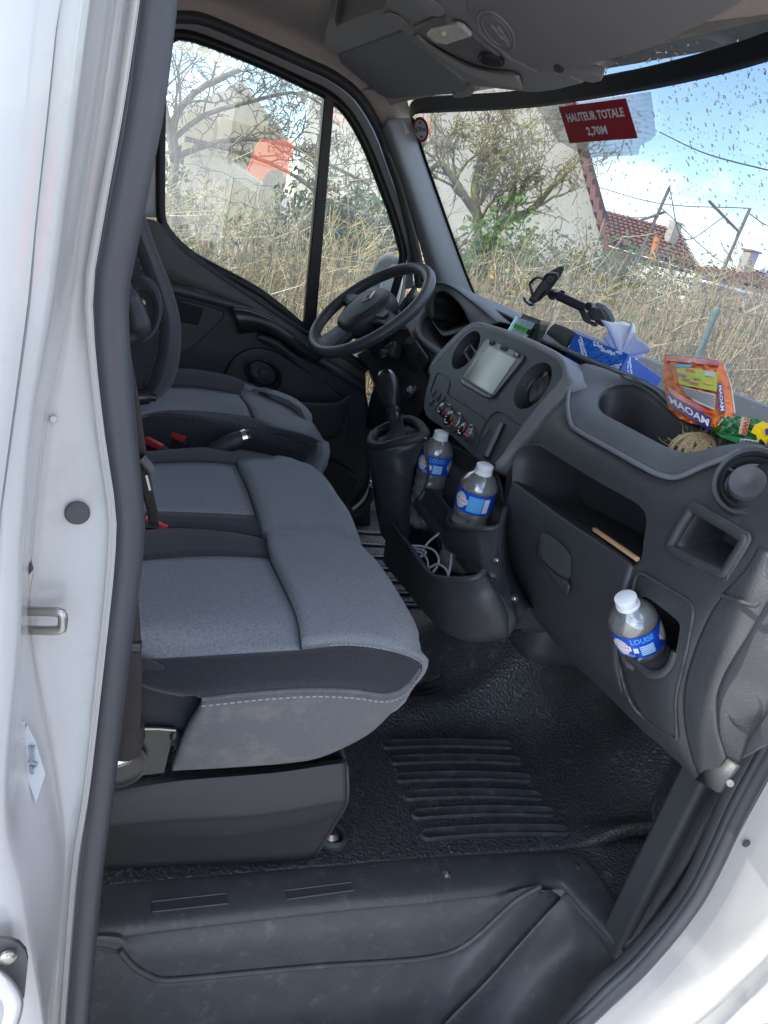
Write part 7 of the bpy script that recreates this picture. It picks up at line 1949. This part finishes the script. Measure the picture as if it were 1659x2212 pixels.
def tiled_roof(parent, quad, rows, cols, mat, name='roof_tile'):
    """roof plane laid with single barrel-edged tiles; quad: ridge left, ridge right, eave right, eave left"""
    me = None
    for i in range(rows):
        for j in range(cols):
            def at(u, v): return quad[0].lerp(quad[1], u).lerp(quad[3].lerp(quad[2], u), v)
            u0, u1, v0, v1 = j / cols, (j + 1) / cols, i / rows, min(1, (i + 1.25) / rows)
            a, b, c, d = at(u0, v0), at(u1, v0), at(u1, v1), at(u0, v1)
            n = (b - a).cross(d - a).normalized()
            if n.z < 0: n = -n
            lift = n * .06
            V = [a, a.lerp(b, .5) + n * .04, b, c + lift, c.lerp(d, .5) + n * .11, d + lift]
            o_ = mesh(name, V, [(0, 1, 4, 5), (1, 2, 3, 4)], mat, parent, sol=.02)
def low_house():
    y = 19.0
    t = thing('red_roof_house', 'low house with dark red tiled roof beyond the hedge', 'house', (P(1400, 560, y=y).x, y, 0))
    rq_ = [P(1290, 452, y=y + 4), P(1468, 500, y=y + 4), P(1510, 585, y=y), P(1295, 520, y=y)]
    tiled_roof(t, rq_, 9, 18, tile_m)
    mesh('roof_board', [p - Vector((0, 0, .05)) for p in rq_], [(0, 1, 2, 3)], tile_m, t, sol=.05, smooth=False)
    a, b = rq_[3], rq_[2]
    prism('wall', [Vector((a.x, y + .3, 0)), Vector((b.x, y + .3, 0)), Vector((b.x, y + .3, b.z - .05)), Vector((a.x, y + .3, a.z - .05))], (0, 5, 0), surf('ochre_wall', (.5, .36, .2), .9), t, smooth=False)
    c = P(1449, 515, y=y + 2)
    rbox('chimney', (c.x, c.y, c.z), (.30, .30, 1.0), rend, t, bev=.01)
    o1 = P(1415, 530, y=y - .2)
    tube('orange_pipe', [P(1420, 512, y=y - .2), P(1408, 560, y=y - .2)], .09, surf('terracotta_pipe', (.62, .22, .08), .7), t, n=8)
low_house()
def annex():
    y = 15.0
    t = thing('brick_annex', 'small orange walled annex with dark roof below the gable', 'house', (P(1240, 520, y=y).x, y, 0))
    rq_ = [P(1180, 470, y=y + 1.2), P(1292, 500, y=y + 1.2), P(1292, 520, y=y), P(1178, 492, y=y)]
    tiled_roof(t, rq_, 3, 12, surf('dark_tile', (.09, .05, .045), .85, mottle=.4, ms=3))
    brick = surf('orange_render', (.68, .30, .12), .9, mottle=.5, ms=2)
    prism('wall', [Vector((rq_[3].x, y + .1, 0)), Vector((rq_[2].x, y + .1, 0)), rq_[2] + Vector((0, .1, -.05)), rq_[3] + Vector((0, .1, -.05))], (0, 1.2, 0), brick, t, smooth=False)
    for k in range(2):
        w0 = P(1215 + k * 34, 510 + k * 9, y=y + .05)
        rbox('window', (w0.x, y + .08, w0.z - .1), (.42, .05, .35), surf('pale_shutter', (.7, .62, .4), .7), t, bev=.01)
annex()
def far_house():
    y = 16.0
    t = thing('pale_roof_house', 'low house with weathered pale tile roof at the right edge of the view', 'house', (P(1620, 620, y=y).x, y, 0))
    rq_ = [P(1500, 580, y=y + 3), P(1760, 590, y=y + 3), P(1760, 650, y=y), P(1520, 598, y=y)]
    tiled_roof(t, rq_, 8, 22, tile_l)
    mesh('roof_board', [p - Vector((0, 0, .05)) for p in rq_], [(0, 1, 2, 3)], tile_l, t, sol=.05, smooth=False)
    a, b = rq_[3], rq_[2]
    prism('wall', [Vector((a.x, y + .3, 0)), Vector((b.x, y + .3, 0)), Vector((b.x, y + .3, b.z)), Vector((a.x, y + .3, a.z))], (0, 4, 0), surf('white_render', (.7, .7, .68), .9), t, smooth=False)
    c = P(1612, 572, y=y + 2)
    rbox('chimney', (c.x, c.y, c.z), (.32, .32, .7), rend, t, bev=.02)
    rbox('chimney_cap', (c.x, c.y, c.z + .38), (.40, .40, .06), tile_l, t, bev=.01)
    rbox('awning', P(1612, 632, y=y - .3), (2.4, .8, .06), whitep, t, bev=.01)
    for k, (px, py, cc) in enumerate(((1590, 660, (.75, .2, .4)), (1606, 664, (.8, .78, .75)), (1620, 668, (.7, .15, .3)), (1636, 674, (.85, .8, .82)))):
        p = P(px, py, y=y - .4); 
        mesh('laundry', [p + Vector((-.10, 0, .2)), p + Vector((.10, .02, .2)), p + Vector((.11, -.02, -.22)), p + Vector((0, .03, -.25)), p + Vector((-.1, 0, -.2))], [(0, 1, 2, 3, 4)], surf('laundry_%d' % k, cc, .9), t, sol=.01, smooth=False)
far_house()
def back_house():
    y = 24.0  # house shape put in place of golden patches mirrored in the window
    t = thing('reflection_house', 'beige house shape standing in for golden reflections in the driver window', 'house', (P(500, 300, y=y).x, y, 0))
    a, b = P(380, 240, y=y), P(640, 262, y=y)
    prism('wall', [Vector((a.x, y, 0)), Vector((b.x, y, 0)), Vector((b.x, y, a.z)), Vector(((a.x + b.x) / 2, y, a.z + 1.2)), Vector((a.x, y, a.z))], (0, 6, 0), surf('beige_render', (.50, .45, .36), .9, mottle=.1, ms=1), t, smooth=False)
    for k in range(3):
        w = P(430 + k * 70, 290 + k * 12, y=y - .05)
        rbox('window', (w.x, y - .02, w.z), (.8, .1, 1.0), surf('beige_shutter', (.42, .34, .23), .8), t, bev=.01)
back_house()
# ---- utility poles and wires
pole_m = surf('weathered_pole', (.16, .135, .115), .9, .1, mottle=.3, ms=6)
def pole(top, low, y, label, arm):
    a, b = P(*top, y=y), P(*low, y=y)
    t = thing('utility_pole', label, 'pole', Vector((b.x, y, 0)))
    foot = a + (b - a) * (a.z / max(.1, a.z - b.z))
    tube('shaft', [a, b, foot], [.04, .05, .06], pole_m, t, n=10, k=6)
    for s in arm: tube('crossarm', [a + Vector(s[0]), a + Vector(s[1])], .035, pole_m, t, n=6)
    return a
t1 = pole((1446, 405), (1378, 560), 17, 'leaning wooden utility pole left of another pole against the sky', [((-.5, 0, -.9), (.12, 0, -.55))])
t2 = pole((1620, 450), (1545, 622), 16, 'leaning wooden utility pole nearest the right windscreen edge', [((-1.25, 0, -.12), (-.1, 0, -.55))])
wire_m = surf('overhead_wire', (.03, .03, .035), .6)
def wire(pts, sag, label, r=.013):
    a, b = pts
    mid = (a + b) / 2 - Vector((0, 0, sag))
    tag(tube('overhead_wire', [a, mid, b], r, wire_m, None, n=5, k=20), label, 'wire')
wire([P(1424, 285, y=18), P(1700, 378, y=10)], .1, 'thin overhead wire crossing the blue sky beside the notice')
wire([P(1287, 403, y=22), t2], .2, 'overhead wire running from the gable verge to the right pole')
wire([t1, t2 + Vector((-.6, 0, -.3))], .9, 'sagging overhead wire slung between the two poles')
wire([P(1292, 455, y=22), t1 + Vector((0, 0, -.7))], .1, 'lower overhead wire from the red roof to the left pole')
wire([t2 + Vector((0, 0, -.1)), P(1720, 500, y=12)], .1, 'overhead wire leaving the right pole towards the edge')
wire([t1 + Vector((.0, 0, -.5)), P(1700, 600, y=22)], .5, 'lowest overhead wire falling away behind the right pole')
# ---- clothes line with pegs by the tree
cl = thing('washing_line', 'pale washing line pole with a blue peg beside the bare tree', 'washing line', P(960, 545, y=5.9))
tube('pole', q(5.9, (940, 535), (985, 545), (1012, 550)), .012, whitep, cl, n=6)
rbox('peg', P(968, 538, y=5.88), (.03, .02, .09), surf('blue_peg', (.05, .3, .7), .5), cl, bev=.004)

# ---- open passenger door, met in the picture as a reflection in the far window
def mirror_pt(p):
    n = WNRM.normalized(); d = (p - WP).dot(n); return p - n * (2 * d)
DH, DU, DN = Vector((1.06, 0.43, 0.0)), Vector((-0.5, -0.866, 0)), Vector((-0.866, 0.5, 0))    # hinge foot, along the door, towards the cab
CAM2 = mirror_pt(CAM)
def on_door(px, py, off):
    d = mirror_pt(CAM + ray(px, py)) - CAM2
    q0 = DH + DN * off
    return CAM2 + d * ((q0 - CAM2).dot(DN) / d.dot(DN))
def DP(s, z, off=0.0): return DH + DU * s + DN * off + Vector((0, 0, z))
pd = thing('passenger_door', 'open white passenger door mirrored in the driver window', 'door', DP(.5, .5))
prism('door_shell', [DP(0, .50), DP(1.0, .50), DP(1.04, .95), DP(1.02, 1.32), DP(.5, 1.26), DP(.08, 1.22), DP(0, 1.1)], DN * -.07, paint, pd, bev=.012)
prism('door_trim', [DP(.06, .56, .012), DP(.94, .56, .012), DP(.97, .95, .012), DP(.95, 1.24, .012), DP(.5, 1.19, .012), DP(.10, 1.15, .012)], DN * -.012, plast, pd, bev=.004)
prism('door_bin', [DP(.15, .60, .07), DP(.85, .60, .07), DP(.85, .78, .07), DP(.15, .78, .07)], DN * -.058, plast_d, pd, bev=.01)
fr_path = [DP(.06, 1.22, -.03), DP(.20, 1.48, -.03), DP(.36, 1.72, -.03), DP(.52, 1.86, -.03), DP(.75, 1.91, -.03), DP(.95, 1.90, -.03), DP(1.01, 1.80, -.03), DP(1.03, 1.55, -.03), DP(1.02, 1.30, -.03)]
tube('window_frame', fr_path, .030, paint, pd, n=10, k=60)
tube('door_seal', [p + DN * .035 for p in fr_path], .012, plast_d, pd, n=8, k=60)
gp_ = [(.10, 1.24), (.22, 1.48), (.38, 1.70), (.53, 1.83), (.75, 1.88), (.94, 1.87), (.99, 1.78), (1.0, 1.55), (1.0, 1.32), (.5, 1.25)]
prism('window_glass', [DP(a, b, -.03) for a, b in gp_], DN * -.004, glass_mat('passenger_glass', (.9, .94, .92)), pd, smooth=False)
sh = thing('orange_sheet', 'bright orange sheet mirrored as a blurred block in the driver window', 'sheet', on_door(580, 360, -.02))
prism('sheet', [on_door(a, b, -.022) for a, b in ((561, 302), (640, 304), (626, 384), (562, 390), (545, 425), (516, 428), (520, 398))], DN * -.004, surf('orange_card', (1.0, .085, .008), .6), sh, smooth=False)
